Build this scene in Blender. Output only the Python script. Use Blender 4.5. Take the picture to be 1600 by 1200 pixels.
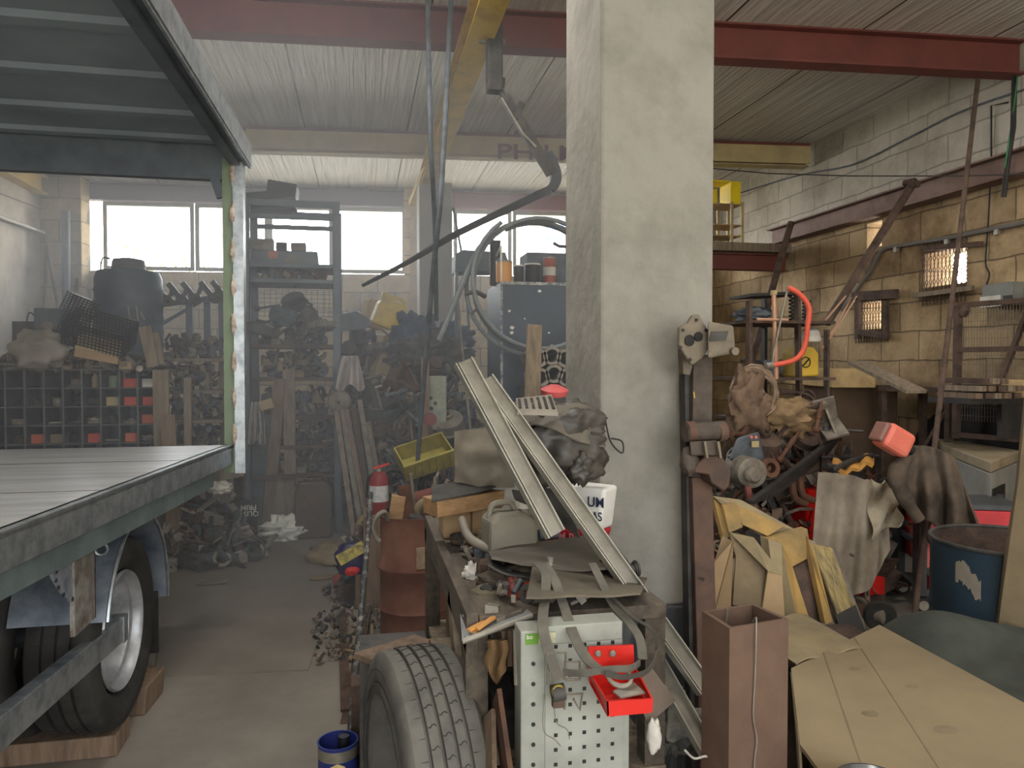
import bpy, math, random
from mathutils import Vector, Matrix, noise
for _o in list(bpy.data.objects): bpy.data.objects.remove(_o)
SC = bpy.context.scene; COL = SC.collection
V = Vector; PI = math.pi
rnd = random.Random(7)
# ---------------------------------------------------------------- camera
F = 1150.0; YAW = math.atan(235/F); PIT = math.atan(28/F); HC = 1.6
cam = bpy.data.cameras.new('camera'); camo = bpy.data.objects.new('camera', cam); COL.objects.link(camo)
cam.sensor_fit = 'HORIZONTAL'; cam.sensor_width = 36; cam.lens = 36*F/1600; cam.clip_start = .05; cam.clip_end = 300
camo.location = (0, 0, HC); camo.rotation_euler = (PI/2-PIT, 0, -YAW); SC.camera = camo
# ---------------------------------------------------------------- sky, daylight, exposure
SC.view_settings.view_transform = 'Standard'; SC.view_settings.look = 'None'
SC.view_settings.gamma = 1; SC.view_settings.use_curve_mapping = False; SC.view_settings.exposure = 0.45
wd = bpy.data.worlds.new('sky'); SC.world = wd; wd.use_nodes = True
wn = wd.node_tree; bg = wn.nodes['Background']
tc = wn.nodes.new('ShaderNodeTexCoord'); sx = wn.nodes.new('ShaderNodeSeparateXYZ'); cr = wn.nodes.new('ShaderNodeValToRGB')
wn.links.new(tc.outputs['Generated'], sx.inputs[0]); wn.links.new(sx.outputs['Z'], cr.inputs[0]); wn.links.new(cr.outputs[0], bg.inputs[0])
mr = wn.nodes.new('ShaderNodeMapRange'); mr.inputs[1].default_value = -1; mr.inputs[2].default_value = 1; mr.inputs[3].default_value = 3.2; mr.inputs[4].default_value = 24.0   # brighter towards the sun, behind the back windows
wn.links.new(sx.outputs['Y'], mr.inputs[0]); wn.links.new(mr.outputs[0], bg.inputs[1])
cr.color_ramp.elements[0].position = .0; cr.color_ramp.elements[0].color = (1, .96, .92, 1)
cr.color_ramp.elements[1].position = .6; cr.color_ramp.elements[1].color = (.80, .90, 1, 1)
bg.inputs[1].default_value = 6.0
def portal(name, loc, rot, sx_, sy_):
    l = bpy.data.lights.new(name, 'AREA'); l.shape = 'RECTANGLE'; l.size = sx_; l.size_y = sy_; l.cycles.is_portal = True
    o = bpy.data.objects.new(name, l); COL.objects.link(o); o.location = loc; o.rotation_euler = rot
portal('daylight_back_left', (-1.75, 11.35, 3.43), (-PI/2, 0, -.09), 4.3, .96)
portal('daylight_back_right', (2.6, 10.95, 3.43), (-PI/2, 0, -.09), 3.1, .96)
portal('daylight_entrance', (0.9, -3.1, 1.9), (PI/2, 0, 0), 6.2, 3.8)
SC.cycles.use_denoising = True
SC.cycles.max_bounces = 7; SC.cycles.diffuse_bounces = 4; SC.cycles.glossy_bounces = 3; SC.cycles.transparent_max_bounces = 8
SC.cycles.volume_bounces = 1; SC.cycles.sample_clamp_indirect = 4; SC.cycles.caustics_reflective = False; SC.cycles.caustics_refractive = False
def lamp(loc, length, watt, rot=0.0, col=(1, .95, .88)):      # the light of a ceiling tube fitting (the fitting itself is built with the ceiling)
    l = bpy.data.lights.new('tube_lamp', 'AREA'); l.shape = 'RECTANGLE'; l.size = length; l.size_y = .12; l.energy = watt; l.color = col
    o = bpy.data.objects.new('tube_lamp', l); COL.objects.link(o); o.location = loc; o.rotation_euler = (0, 0, rot)
LAMPS = [((2.9, 1.2, 3.98), 1.3, 26), ((-.25, 3.5, 3.98), 1.3, 46), ((3.3, 3.95, 3.98), 1.3, 20), ((-.2, -.6, 3.98), 1.3, 20)]
for _l in LAMPS: lamp(*_l)
# ---------------------------------------------------------------- pixel -> place helpers (1600x1200 frame)
def ray(px, py):
    x = (px-800)/F; z = (600-py)/F
    y2 = math.cos(PIT)+z*math.sin(PIT); z2 = -math.sin(PIT)+z*math.cos(PIT)
    return V((x*math.cos(YAW)+y2*math.sin(YAW), -x*math.sin(YAW)+y2*math.cos(YAW), z2))
def aY(px, py, Y): r = ray(px, py); return V((0, 0, HC))+r*(Y/r.y)
def aX(px, py, X): r = ray(px, py); return V((0, 0, HC))+r*(X/r.x)
def aZ(px, py, Z): r = ray(px, py); return V((0, 0, HC))+r*((Z-HC)/r.z)
def sY(px, Y): return Y/1169.0*px       # size of px pixels at depth Y
# ---------------------------------------------------------------- materials
MATS = {}
def mat(name, col, rough=.7, metal=0., var=.25, scale=6, bump=.0, col2=None, amt=.45, spec=.35, det=6, stretch=None, trans=0):
    if name in MATS: return MATS[name]
    m = bpy.data.materials.new(name); m.use_nodes = True; nt = m.node_tree; N = nt.nodes; L = nt.links
    b = N['Principled BSDF']; b.inputs['Roughness'].default_value = rough; b.inputs['Metallic'].default_value = metal
    b.inputs['Specular IOR Level'].default_value = spec
    t = N.new('ShaderNodeTexCoord'); mp = N.new('ShaderNodeMapping'); L.new(t.outputs['Object'], mp.inputs[0])
    if stretch: mp.inputs['Scale'].default_value = stretch
    n = N.new('ShaderNodeTexNoise'); n.inputs['Scale'].default_value = scale; n.inputs['Detail'].default_value = det; n.inputs['Roughness'].default_value = .65
    L.new(mp.outputs[0], n.inputs['Vector'])
    r = N.new('ShaderNodeValToRGB'); L.new(n.outputs['Fac'], r.inputs[0])
    c = V(col[:3]); c2 = V(col2[:3]) if col2 else c*(1-var)
    r.color_ramp.elements[0].position = max(0, amt-.14); r.color_ramp.elements[0].color = (*c2, 1)
    r.color_ramp.elements[1].position = min(1, amt+.14); r.color_ramp.elements[1].color = (*c, 1)
    L.new(r.outputs[0], b.inputs['Base Color'])
    if bump:
        n2 = N.new('ShaderNodeTexNoise'); n2.inputs['Scale'].default_value = scale*6; n2.inputs['Detail'].default_value = 4; L.new(mp.outputs[0], n2.inputs['Vector'])
        bp = N.new('ShaderNodeBump'); bp.inputs['Strength'].default_value = bump; bp.inputs['Distance'].default_value = .01
        L.new(n2.outputs['Fac'], bp.inputs['Height']); L.new(bp.outputs[0], b.inputs['Normal'])
    MATS[name] = m; return m
def srgb(r, g, b):
    f = lambda v: ((v/255+.055)/1.055)**2.4 if v/255 > .04045 else v/255/12.92
    return (f(r), f(g), f(b))
C = srgb
def blocks(name, c1, c2, mortar, axis='x', w=.5, h=.27, stain=(.1, .08, .06), rough=.9, bumpd=.02, amt=.5):
    m = bpy.data.materials.new(name); m.use_nodes = True; nt = m.node_tree; N = nt.nodes; L = nt.links; b = N['Principled BSDF']
    b.inputs['Roughness'].default_value = rough; b.inputs['Specular IOR Level'].default_value = .2
    t = N.new('ShaderNodeTexCoord'); s = N.new('ShaderNodeSeparateXYZ'); cb = N.new('ShaderNodeCombineXYZ'); L.new(t.outputs['Object'], s.inputs[0])
    L.new(s.outputs['X' if axis == 'x' else 'Y'], cb.inputs[0]); L.new(s.outputs['Z'], cb.inputs[1])
    nd = N.new('ShaderNodeTexNoise'); nd.inputs['Scale'].default_value = 3; L.new(t.outputs['Object'], nd.inputs['Vector'])
    ad = N.new('ShaderNodeVectorMath'); ad.operation = 'MULTIPLY_ADD'; ad.inputs[1].default_value = (.05, .05, .05); L.new(nd.outputs['Color'], ad.inputs[0]); L.new(cb.outputs[0], ad.inputs[2])
    br = N.new('ShaderNodeTexBrick'); L.new(ad.outputs[0], br.inputs['Vector']); br.inputs['Scale'].default_value = 1
    br.inputs['Brick Width'].default_value = w; br.inputs['Row Height'].default_value = h; br.inputs['Mortar Size'].default_value = .008
    br.inputs['Mortar Smooth'].default_value = .4; br.inputs['Color1'].default_value = (*c1, 1); br.inputs['Color2'].default_value = (*c2, 1); br.inputs['Mortar'].default_value = (*mortar, 1)
    n = N.new('ShaderNodeTexNoise'); n.inputs['Scale'].default_value = 1.6; n.inputs['Detail'].default_value = 8; n.inputs['Roughness'].default_value = .7; L.new(t.outputs['Object'], n.inputs['Vector'])
    r = N.new('ShaderNodeValToRGB'); r.color_ramp.elements[0].position = amt-.1; r.color_ramp.elements[0].color = (*stain, 1); r.color_ramp.elements[1].position = amt+.12; r.color_ramp.elements[1].color = (1, 1, 1, 1); L.new(n.outputs['Fac'], r.inputs[0])
    mx = N.new('ShaderNodeMix'); mx.data_type = 'RGBA'; mx.blend_type = 'MULTIPLY'; mx.inputs[0].default_value = .8; L.new(br.outputs['Color'], mx.inputs[6]); L.new(r.outputs[0], mx.inputs[7]); L.new(mx.outputs[2], b.inputs['Base Color'])
    n3 = N.new('ShaderNodeTexNoise'); n3.inputs['Scale'].default_value = 14; n3.inputs['Detail'].default_value = 6; L.new(t.outputs['Object'], n3.inputs['Vector'])
    m2 = N.new('ShaderNodeMath'); m2.operation = 'MULTIPLY_ADD'; m2.inputs[1].default_value = -1.2; L.new(br.outputs['Fac'], m2.inputs[0]); L.new(n3.outputs['Fac'], m2.inputs[2])
    bp = N.new('ShaderNodeBump'); bp.inputs['Strength'].default_value = .8; bp.inputs['Distance'].default_value = bumpd; L.new(m2.outputs[0], bp.inputs['Height']); L.new(bp.outputs[0], b.inputs['Normal'])
    MATS[name] = m; return m
# ---------------------------------------------------------------- mesh builder
class MB:
    def __init__(s, xf=None): s.v = []; s.f = []; s.mi = []; s.xf = xf; s.m = 0
    def add(s, vs, fs):
        n = len(s.v)
        s.v += [(s.xf @ V(p)) if s.xf else V(p) for p in vs]
        s.f += [tuple(n+i for i in f) for f in fs]; s.mi += [s.m]*len(fs); return s
    def hexa(s, p): return s.add(p, [(3, 2, 1, 0), (4, 5, 6, 7), (0, 1, 5, 4), (1, 2, 6, 5), (2, 3, 7, 6), (3, 0, 4, 7)])
    def box(s, x0, y0, z0, x1, y1, z1): return s.hexa([(x0, y0, z0), (x1, y0, z0), (x1, y1, z0), (x0, y1, z0), (x0, y0, z1), (x1, y0, z1), (x1, y1, z1), (x0, y1, z1)])
    def cbox(s, c, d, R=None):
        R = R or Matrix.Identity(3); c = V(c); x, y, z = d[0]/2, d[1]/2, d[2]/2
        return s.hexa([c+R @ V(q) for q in ((-x, -y, -z), (x, -y, -z), (x, y, -z), (-x, y, -z), (-x, -y, z), (x, -y, z), (x, y, z), (-x, y, z))])
    def bar(s, a, b, w, h, up=(0, 0, 1)):       # rectangular bar, w across, h along up
        a = V(a); b = V(b); d = (b-a).normalized(); u = V(up); sd = d.cross(u)
        if sd.length < 1e-4: u = V((0, 1, 0)); sd = d.cross(u)
        sd.normalize(); u = sd.cross(d).normalized(); p = []
        for q in (a, b):
            p.append([q-sd*w/2-u*h/2, q+sd*w/2-u*h/2, q+sd*w/2+u*h/2, q-sd*w/2+u*h/2])
        return s.hexa(p[0]+p[1])
    def angle(s, a, b, w, t, up=(0, 0, 1), flip=1):    # L section
        a = V(a); b = V(b); d = (b-a).normalized(); u = V(up); sd = d.cross(u).normalized()*flip; u = (sd*flip).cross(d).normalized()
        s.bar(a+sd*t/2, b+sd*t/2, t, w, u); s.bar(a+sd*w/2-u*(w/2-t/2), b+sd*w/2-u*(w/2-t/2), w, t, u); return s
    def ibeam(s, a, b, w, h, t=.012, up=(0, 0, 1)):    # a,b on the bottom centre line
        a = V(a); b = V(b); U = V(up)
        s.bar(a+U*t/2, b+U*t/2, w, t, up); s.bar(a+U*(h-t/2), b+U*(h-t/2), w, t, up); s.bar(a+U*h/2, b+U*h/2, t*.8, h-2*t, up); return s
    def channel(s, a, b, w, h, t=.006, side=1, up=(0, 0, 1)):
        a = V(a); b = V(b); U = V(up); d = (b-a).normalized(); sd = d.cross(U).normalized()*side
        s.bar(a+sd*w/2+U*t/2, b+sd*w/2+U*t/2, w, t, up); s.bar(a+sd*w/2+U*(h-t/2), b+sd*w/2+U*(h-t/2), w, t, up); s.bar(a+U*h/2+sd*t/2, b+U*h/2+sd*t/2, t, h-2*t, up); return s
    def prism(s, poly, ext):                     # poly: list of 3D points, ext: extrusion vector
        n = len(poly); e = V(ext); vs = [V(p) for p in poly]+[V(p)+e for p in poly]
        return s.add(vs, [tuple(range(n-1, -1, -1)), tuple(range(n, 2*n))]+[(i, (i+1) % n, n+(i+1) % n, n+i) for i in range(n)])
    def tube(s, pts, r, n=8, closed=False, cap=True, smooth=1):
        pts = [V(p) for p in pts]
        if smooth > 1 and len(pts) > 2: pts = spline(pts, smooth, closed)
        m = len(pts); rs = r if isinstance(r, (list, tuple)) else None; vs = []; pu = None
        for i, p in enumerate(pts):
            if closed: d = pts[(i+1) % m]-pts[i-1]
            else: d = pts[min(i+1, m-1)]-pts[max(i-1, 0)]
            d = d.normalized() if d.length > 1e-9 else V((0, 0, 1))
            if pu is None: pu = d.orthogonal().normalized()
            pu = (pu-d*pu.dot(d)); pu = pu.normalized() if pu.length > 1e-6 else d.orthogonal().normalized()
            q = d.cross(pu); rr = rs[min(i*len(rs)//m, len(rs)-1)] if rs else r
            vs += [p+(pu*math.cos(2*PI*k/n)+q*math.sin(2*PI*k/n))*rr for k in range(n)]
        fs = []
        for i in range(m if closed else m-1):
            j = (i+1) % m
            fs += [(i*n+k, i*n+(k+1) % n, j*n+(k+1) % n, j*n+k) for k in range(n)]
        if cap and not closed: fs += [tuple(range(n-1, -1, -1)), tuple((m-1)*n+k for k in range(n))]
        return s.add(vs, fs)
    def lathe(s, prof, o=(0, 0, 0), ax=(0, 0, 1), n=24, cap=True):    # prof: (radius, height)
        o = V(o); a = V(ax).normalized(); u = a.orthogonal().normalized(); w = a.cross(u); vs = []; m = len(prof)
        for r, h in prof: vs += [o+a*h+(u*math.cos(2*PI*k/n)+w*math.sin(2*PI*k/n))*max(r, 1e-4) for k in range(n)]
        fs = [(i*n+k, i*n+(k+1) % n, (i+1)*n+(k+1) % n, (i+1)*n+k) for i in range(m-1) for k in range(n)]
        if cap: fs += [tuple(range(n-1, -1, -1)), tuple((m-1)*n+k for k in range(n))]
        return s.add(vs, fs)
    def torus(s, c, R, r, ax=(0, 0, 1), n=24, k=8):
        c = V(c); a = V(ax).normalized(); u = a.orthogonal().normalized(); w = a.cross(u)
        return s.tube([c+(u*math.cos(2*PI*i/n)+w*math.sin(2*PI*i/n))*R for i in range(n)], r, k, closed=True)
    def sheet(s, fn, nu, nv, t=.003):            # fn(u,v) -> point; solid sheet of thickness t
        P = [[V(fn(i/nu, j/nv)) for j in range(nv+1)] for i in range(nu+1)]; vs = []; nn = (nu+1)*(nv+1)
        nor = []
        for i in range(nu+1):
            for j in range(nv+1):
                a = P[min(i+1, nu)][j]-P[max(i-1, 0)][j]; b = P[i][min(j+1, nv)]-P[i][max(j-1, 0)]
                c = a.cross(b); nor.append(c.normalized() if c.length > 1e-9 else V((0, 0, 1)))
        fl = [p for r in P for p in r]; vs = [p+q*t/2 for p, q in zip(fl, nor)]+[p-q*t/2 for p, q in zip(fl, nor)]
        I = lambda i, j: i*(nv+1)+j; fs = []
        for i in range(nu):
            for j in range(nv):
                q = (I(i, j), I(i+1, j), I(i+1, j+1), I(i, j+1)); fs += [q, tuple(nn+k for k in reversed(q))]
        for i in range(nu): fs += [(I(i, 0), nn+I(i, 0), nn+I(i+1, 0), I(i+1, 0)), (I(i+1, nv), nn+I(i+1, nv), nn+I(i, nv), I(i, nv))]
        for j in range(nv): fs += [(I(0, j+1), nn+I(0, j+1), nn+I(0, j), I(0, j)), (I(nu, j), nn+I(nu, j), nn+I(nu, j+1), I(nu, j+1))]
        return s.add(vs, fs)
    soft = False
    def blob(s, c, d, amp=.15, fr=2.5, seed=0, nu=20, nv=12, R=None, flat=0, pw=1.0):   # lumpy soft body of half-sizes d
        c = V(c); R = R or Matrix.Identity(3); vs = []; s.soft = True
        for j in range(nv+1):
            th = PI*j/nv
            for i in range(nu):
                ph = 2*PI*i/nu; q = V((math.sin(th)*math.cos(ph), math.sin(th)*math.sin(ph), math.cos(th)))
                k = 1+amp*(noise.fractal(q*fr+V((seed*7.3, seed*3.1, 0)), 1, 2, 4)) + amp*.5*abs(noise.noise(q*fr*2.3+V((seed, 5, 0))))
                g = V([math.copysign(abs(a)**pw, a) for a in q])*k
                p = V((g.x*d[0], g.y*d[1], g.z*d[2]))
                if flat and p.z < -d[2]*flat: p.z = -d[2]*flat
                vs.append(c+R @ p)
        fs = [(j*nu+i, (j+1)*nu+i, (j+1)*nu+(i+1) % nu, j*nu+(i+1) % nu) for j in range(nv) for i in range(nu)]
        return s.add(vs, fs)
    def build(s, name, m, parent=None, smooth=False, bevel=0, ang=.7, sub=0, origin=None):
        me = bpy.data.meshes.new(name); o = bpy.data.objects.new(name, me); COL.objects.link(o)
        if parent is not None:
            w = WL[parent.name]; o.parent = parent; WL[o.name] = w
        else:
            if origin is None:
                xs = [p.x for p in s.v]; ys = [p.y for p in s.v]; zs = [p.z for p in s.v]
                w = V(((min(xs)+max(xs))/2, (min(ys)+max(ys))/2, min(zs)))
            else: w = V(origin)
            o.location = w; WL[o.name] = w
        me.from_pydata([p-w for p in s.v], [], s.f)
        for x in (m if isinstance(m, (list, tuple)) else [m]): me.materials.append(x)
        if isinstance(m, (list, tuple)): me.polygons.foreach_set('material_index', s.mi)
        me.update()
        if smooth: me.shade_smooth(); me.set_sharp_from_angle(angle=1.5 if s.soft else ang)
        if bevel:
            md = o.modifiers.new('edge', 'BEVEL'); md.width = bevel; md.segments = 2; md.limit_method = 'ANGLE'
        if sub: md = o.modifiers.new('sub', 'SUBSURF'); md.levels = sub; md.render_levels = sub
        return o
WL = {}
def spline(p, k, closed=False):
    out = []; n = len(p); rng = range(n) if closed else range(n-1)
    for i in rng:
        g = (lambda j: p[j % n]) if closed else (lambda j: p[max(0, min(n-1, j))])
        a, b, c, d = g(i-1), g(i), g(i+1), g(i+2)
        for t in range(k):
            u = t/k; out.append(.5*((2*b)+(c-a)*u+(2*a-5*b+4*c-d)*u*u+(3*b-a-3*c+d)*u**3))
    if not closed: out.append(p[-1])
    return out
def tag(o, label=None, cat=None, group=None, kind=None):
    if label: o['label'] = label
    if cat: o['category'] = cat
    if group: o['group'] = group
    if kind: o['kind'] = kind
    return o
def thing(name, label, cat, loc, group=None):
    o = bpy.data.objects.new(name, None); COL.objects.link(o); o.empty_display_size = .1; o.location = loc; WL[o.name] = V(loc)
    return tag(o, label, cat, group)
def one(name, label, cat, mb, m, group=None, **k): return tag(mb.build(name, m, **k), label, cat, group)
def struct(name, mb, m, parent=None, **k):
    o = mb.build(name, m, parent, **k)
    if parent is None: o['kind'] = 'structure'
    return o
def text(name, s, m, parent, c, xdir, up, h, ext=.002, wide=1.0):
    cu = bpy.data.curves.new(name, 'FONT'); cu.body = s; cu.size = h*1.4; cu.align_x = 'CENTER'; cu.align_y = 'CENTER'; cu.extrude = ext; cu.offset = .0012*h/.1
    t = bpy.data.objects.new(name, cu); COL.objects.link(t); bpy.context.view_layer.update()
    dg = bpy.context.evaluated_depsgraph_get(); me = bpy.data.meshes.new_from_object(t.evaluated_get(dg)); bpy.data.objects.remove(t)
    x = V(xdir).normalized(); u = V(up); u = (u-x*u.dot(x)).normalized(); z = x.cross(u); R = Matrix((x*wide, u, z)).transposed()
    o = bpy.data.objects.new(name, me); COL.objects.link(o); me.materials.clear(); me.materials.append(m)
    w = WL[parent.name] if parent else V(c)
    for v in me.vertices: v.co = R @ v.co+V(c)-w
    if parent: o.parent = parent; WL[o.name] = w
    else: o.location = w
    return o
def RZ(a): return Matrix.Rotation(a, 3, 'Z')
def RE(x, y, z): return (Matrix.Rotation(z, 3, 'Z') @ Matrix.Rotation(y, 3, 'Y') @ Matrix.Rotation(x, 3, 'X'))
# ---------------------------------------------------------------- palette
concrete = mat('concrete_render', C(145, 142, 134), .92, var=.22, scale=3, bump=.8, col2=C(122, 119, 111))
plaster = mat('grey_plaster', C(200, 190, 174), .92, scale=1.6, bump=.35, col2=C(140, 132, 122))
galv = mat('galvanised_steel', C(168, 174, 178), .38, .75, scale=14, col2=C(118, 126, 132), bump=.05)
deckm = mat('deck_steel', C(206, 208, 208), .3, .25, scale=5, col2=C(165, 168, 170), bump=.04, stretch=(.3, 3, 1))
dsteel = mat('dark_primed_steel', C(92, 98, 106), .5, .2, scale=5, col2=C(72, 78, 86))
roofm = mat('dark_panel_paint', C(134, 142, 150), .55, .0, scale=2, col2=C(118, 126, 134))
greenp = mat('pale_green_paint', C(116, 130, 106), .6, scale=4, col2=C(94, 110, 88), amt=.35)
black = mat('black_paint', C(34, 33, 33), .6, scale=8, col2=C(52, 48, 44))
rubber = mat('dusty_rubber', C(74, 72, 68), .85, scale=9, col2=C(48, 47, 45), bump=.1)
rubberd = mat('dark_rubber', C(38, 37, 36), .8, scale=9, col2=C(56, 54, 50))
rust = mat('rusty_steel', C(104, 72, 54), .85, .1, scale=7, col2=C(66, 48, 40), bump=.25)
rustd = mat('dark_rusty_steel', C(92, 74, 64), .85, .1, scale=9, col2=C(58, 48, 42), bump=.25)
redox = mat('red_oxide_paint', C(112, 60, 54), .7, scale=3, col2=C(96, 54, 50))
redp = mat('bright_red_paint', C(200, 40, 32), .5, scale=4, col2=C(170, 30, 28))
cream = mat('cream_paint', C(176, 158, 116), .75, scale=3, col2=C(150, 134, 100))
yell = mat('yellow_paint', C(198, 164, 60), .6, scale=4, col2=C(150, 122, 54), amt=.4)
ochre = mat('ochre_paint', C(164, 132, 76), .75, scale=5, col2=C(120, 102, 70), amt=.46)
wood = mat('weathered_wood', C(136, 122, 104), .85, scale=5, col2=C(96, 84, 72), stretch=(6, 6, .8), bump=.2)
woodo = mat('fresh_wood', C(170, 136, 98), .75, scale=5, col2=C(132, 100, 68), stretch=(1, 5, 5), bump=.15)
plankb = mat('brown_plank', C(126, 106, 88), .85, scale=4, col2=C(90, 74, 62), stretch=(6, 6, .8), bump=.15)
card = mat('cardboard', C(168, 142, 108), .9, scale=3, col2=C(146, 122, 92))
cardd = mat('dusty_cardboard', C(138, 122, 96), .92, scale=2.4, col2=C(112, 98, 76))
alu = mat('aluminium', C(142, 137, 126), .5, .35, scale=10, col2=C(114, 109, 99))
iron = mat('grey_cast_iron', C(132, 124, 112), .75, .15, scale=9, col2=C(92, 84, 76), bump=.3)
irond = mat('oily_black_iron', C(78, 75, 72), .65, .2, scale=9, col2=C(46, 44, 43), bump=.2)
ironb = mat('blue_grey_iron', C(92, 98, 104), .7, .2, scale=9, col2=C(62, 66, 70), bump=.2)
clothg = mat('grey_cloth', C(150, 142, 130), .95, scale=6, col2=C(116, 108, 98), bump=.1)
clothb = mat('black_cloth', C(96, 84, 72), .95, scale=6, col2=C(62, 54, 48), bump=.15)
bagg = mat('dusty_grey_plastic', C(138, 130, 118), .55, scale=5, col2=C(112, 104, 94), bump=.06)
bagk = mat('dusty_black_plastic', C(80, 76, 70), .5, scale=4, col2=C(44, 42, 40), bump=.08, spec=.5)
white = mat('dirty_white', C(212, 208, 198), .7, scale=6, col2=C(176, 170, 160))
bluetarp = mat('blue_tarp', C(48, 64, 88), .6, scale=5, col2=C(34, 44, 60))
stone = mat('sandstone', C(196, 168, 122), .95, scale=3, col2=C(150, 126, 90), bump=.5)
# ================================================================ THE BUILDING
def wallY(x): return 10.98-.09*x
SK = math.atan(-.09)
floorm = mat('concrete_floor', C(136, 129, 119), .75, scale=1.3, col2=C(114, 107, 98), bump=.12, det=9)
struct('floor', MB().box(-4.6, -3.4, -.2, 5.6, 12.2, 0), floorm)
# ceiling of ribbed sandwich panels
def ceil_mat():
    m = bpy.data.materials.new('ribbed_ceiling_sheet'); m.use_nodes = True; nt = m.node_tree; N = nt.nodes; L = nt.links; b = N['Principled BSDF']
    b.inputs['Base Color'].default_value = (*C(176, 174, 166), 1); b.inputs['Roughness'].default_value = .15; b.inputs['Metallic'].default_value = .1
    t = N.new('ShaderNodeTexCoord'); s = N.new('ShaderNodeSeparateXYZ'); L.new(t.outputs['Object'], s.inputs[0])
    nz = N.new('ShaderNodeTexNoise'); nz.inputs['Scale'].default_value = 1; nz.inputs['Detail'].default_value = 5; mp = N.new('ShaderNodeMapping'); mp.inputs['Scale'].default_value = (26, .7, 1); L.new(t.outputs['Object'], mp.inputs[0]); L.new(mp.outputs[0], nz.inputs['Vector'])
    # joints every 1.1 m
    a = N.new('ShaderNodeMath'); a.operation = 'MULTIPLY'; a.inputs[1].default_value = 1/1.1; L.new(s.outputs['X'], a.inputs[0])
    f = N.new('ShaderNodeMath'); f.operation = 'FRACT'; L.new(a.outputs[0], f.inputs[0])
    g = N.new('ShaderNodeMath'); g.operation = 'LESS_THAN'; g.inputs[1].default_value = .014; L.new(f.outputs[0], g.inputs[0])
    mx = N.new('ShaderNodeMix'); mx.data_type = 'RGBA'; mx.inputs[7].default_value = (*C(62, 58, 52), 1); L.new(g.outputs[0], mx.inputs[0])
    r = N.new('ShaderNodeValToRGB'); r.color_ramp.elements[0].color = (*C(200, 196, 188), 1); r.color_ramp.elements[1].color = (*C(224, 221, 214), 1); r.color_ramp.elements[0].position = .35; r.color_ramp.elements[1].position = .65
    L.new(nz.outputs['Fac'], r.inputs[0]); L.new(r.outputs[0], mx.inputs[6]); L.new(mx.outputs[2], b.inputs['Base Color'])
    bp = N.new('ShaderNodeBump'); bp.inputs['Strength'].default_value = 1.0; bp.inputs['Distance'].default_value = .05; L.new(nz.outputs['Fac'], bp.inputs['Height']); L.new(bp.outputs[0], b.inputs['Normal'])
    return m
struct('ceiling', MB().box(-4.6, -3.4, 4.2, 5.6, 12.2, 4.32), ceil_mat())
backm = blocks('sandstone_blocks_back', C(222, 196, 144), C(190, 166, 120), C(130, 116, 88), 'x', .5, .27, (.35, .32, .25), amt=.42)
rightm = blocks('sandstone_blocks_right', C(190, 166, 130), C(156, 134, 104), C(126, 110, 88), 'y', .52, .28, (.36, .31, .25), amt=.46)
rendm = blocks('rough_render', C(186, 180, 168), C(174, 168, 156), C(158, 152, 142), 'y', .5, .26, (.62, .6, .56), amt=.45)
XB = Matrix.Translation((0, 10.98, 0)) @ Matrix.Rotation(SK, 4, 'Z')
b = MB(XB)
b.box(-4.7, 0, 0, 5.7, .25, 2.94); b.box(-4.7, 0, 2.94, -4.0, .25, 4.2); b.box(.62, 0, 2.94, 1.02, .25, 4.2); b.box(4.15, 0, 2.94, 5.7, .25, 4.2)
b.box(-4.0, .1, 4.1, .62, .25, 4.2); b.box(1.02, .1, 4.1, 4.15, .25, 4.2)
struct('wall_back', b, backm)
b = MB(XB); b.box(-4.25, -.28, 0, -3.72, 0, 4.2); struct('trim_pilaster', b, blocks('pilaster_blocks', C(186, 166, 124), C(170, 150, 110), C(110, 100, 78), 'x', .6, .3, (.5, .45, .36)), bevel=.01)
b = MB(XB); b.ibeam((-4.0, .06, 3.93), (.62, .06, 3.93), .14, .24); struct('trim_lintel_beam', b, mat('brown_purple_paint', C(98, 76, 78), .7, scale=3))
b = MB(XB); b.ibeam((1.02, .06, 3.93), (4.15, .06, 3.93), .14, .24); struct('trim_lintel_beam', b, mat('red_lintel_paint', C(140, 74, 62), .7, scale=3))
struct('wall_left', MB().box(-4.55, -3.4, 0, -4.25, 12.0, 4.2), plaster)
# right wall with three small openings: lower sandstone, upper render
def holes_wall(y0, y1, z0, z1, hs):
    b = MB(); ys = sorted({y0, y1} | {h[0] for h in hs} | {h[1] for h in hs})
    for a, c in zip(ys, ys[1:]):
        cut = sorted([(h[2], h[3]) for h in hs if h[0] <= a+1e-5 and h[1] >= c-1e-5]); z = z0
        for q0, q1 in cut: b.box(5.2, a, z, 5.5, c, q0); z = q1
        b.box(5.2, a, z, 5.5, c, z1)
    return b
def hole(x0, y0, x1, y1):
    a = aX(x0, y0, 5.2); c = aX(x1, y1, 5.2); return (c.y, a.y, c.z, a.z)
H1 = hole(1355, 350, 1378, 384); H2 = hole(1446, 397, 1510, 441); H3 = hole(1349, 473, 1377, 513)
struct('wall_right', holes_wall(-3.4, 12.0, 0, 3.2, [H1, H2, H3]), rightm)
struct('wall_right_upper', MB().box(5.2, -3.4, 3.2, 5.5, 12.0, 4.2), rendm)
b = MB(); b.box(-4.55, -3.4, 0, -2.2, -3.15, 4.2); b.box(4.0, -3.4, 0, 5.5, -3.15, 4.2); b.box(-2.2, -3.4, 3.8, 4.0, -3.15, 4.2); struct('wall_front', b, plaster)
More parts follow.
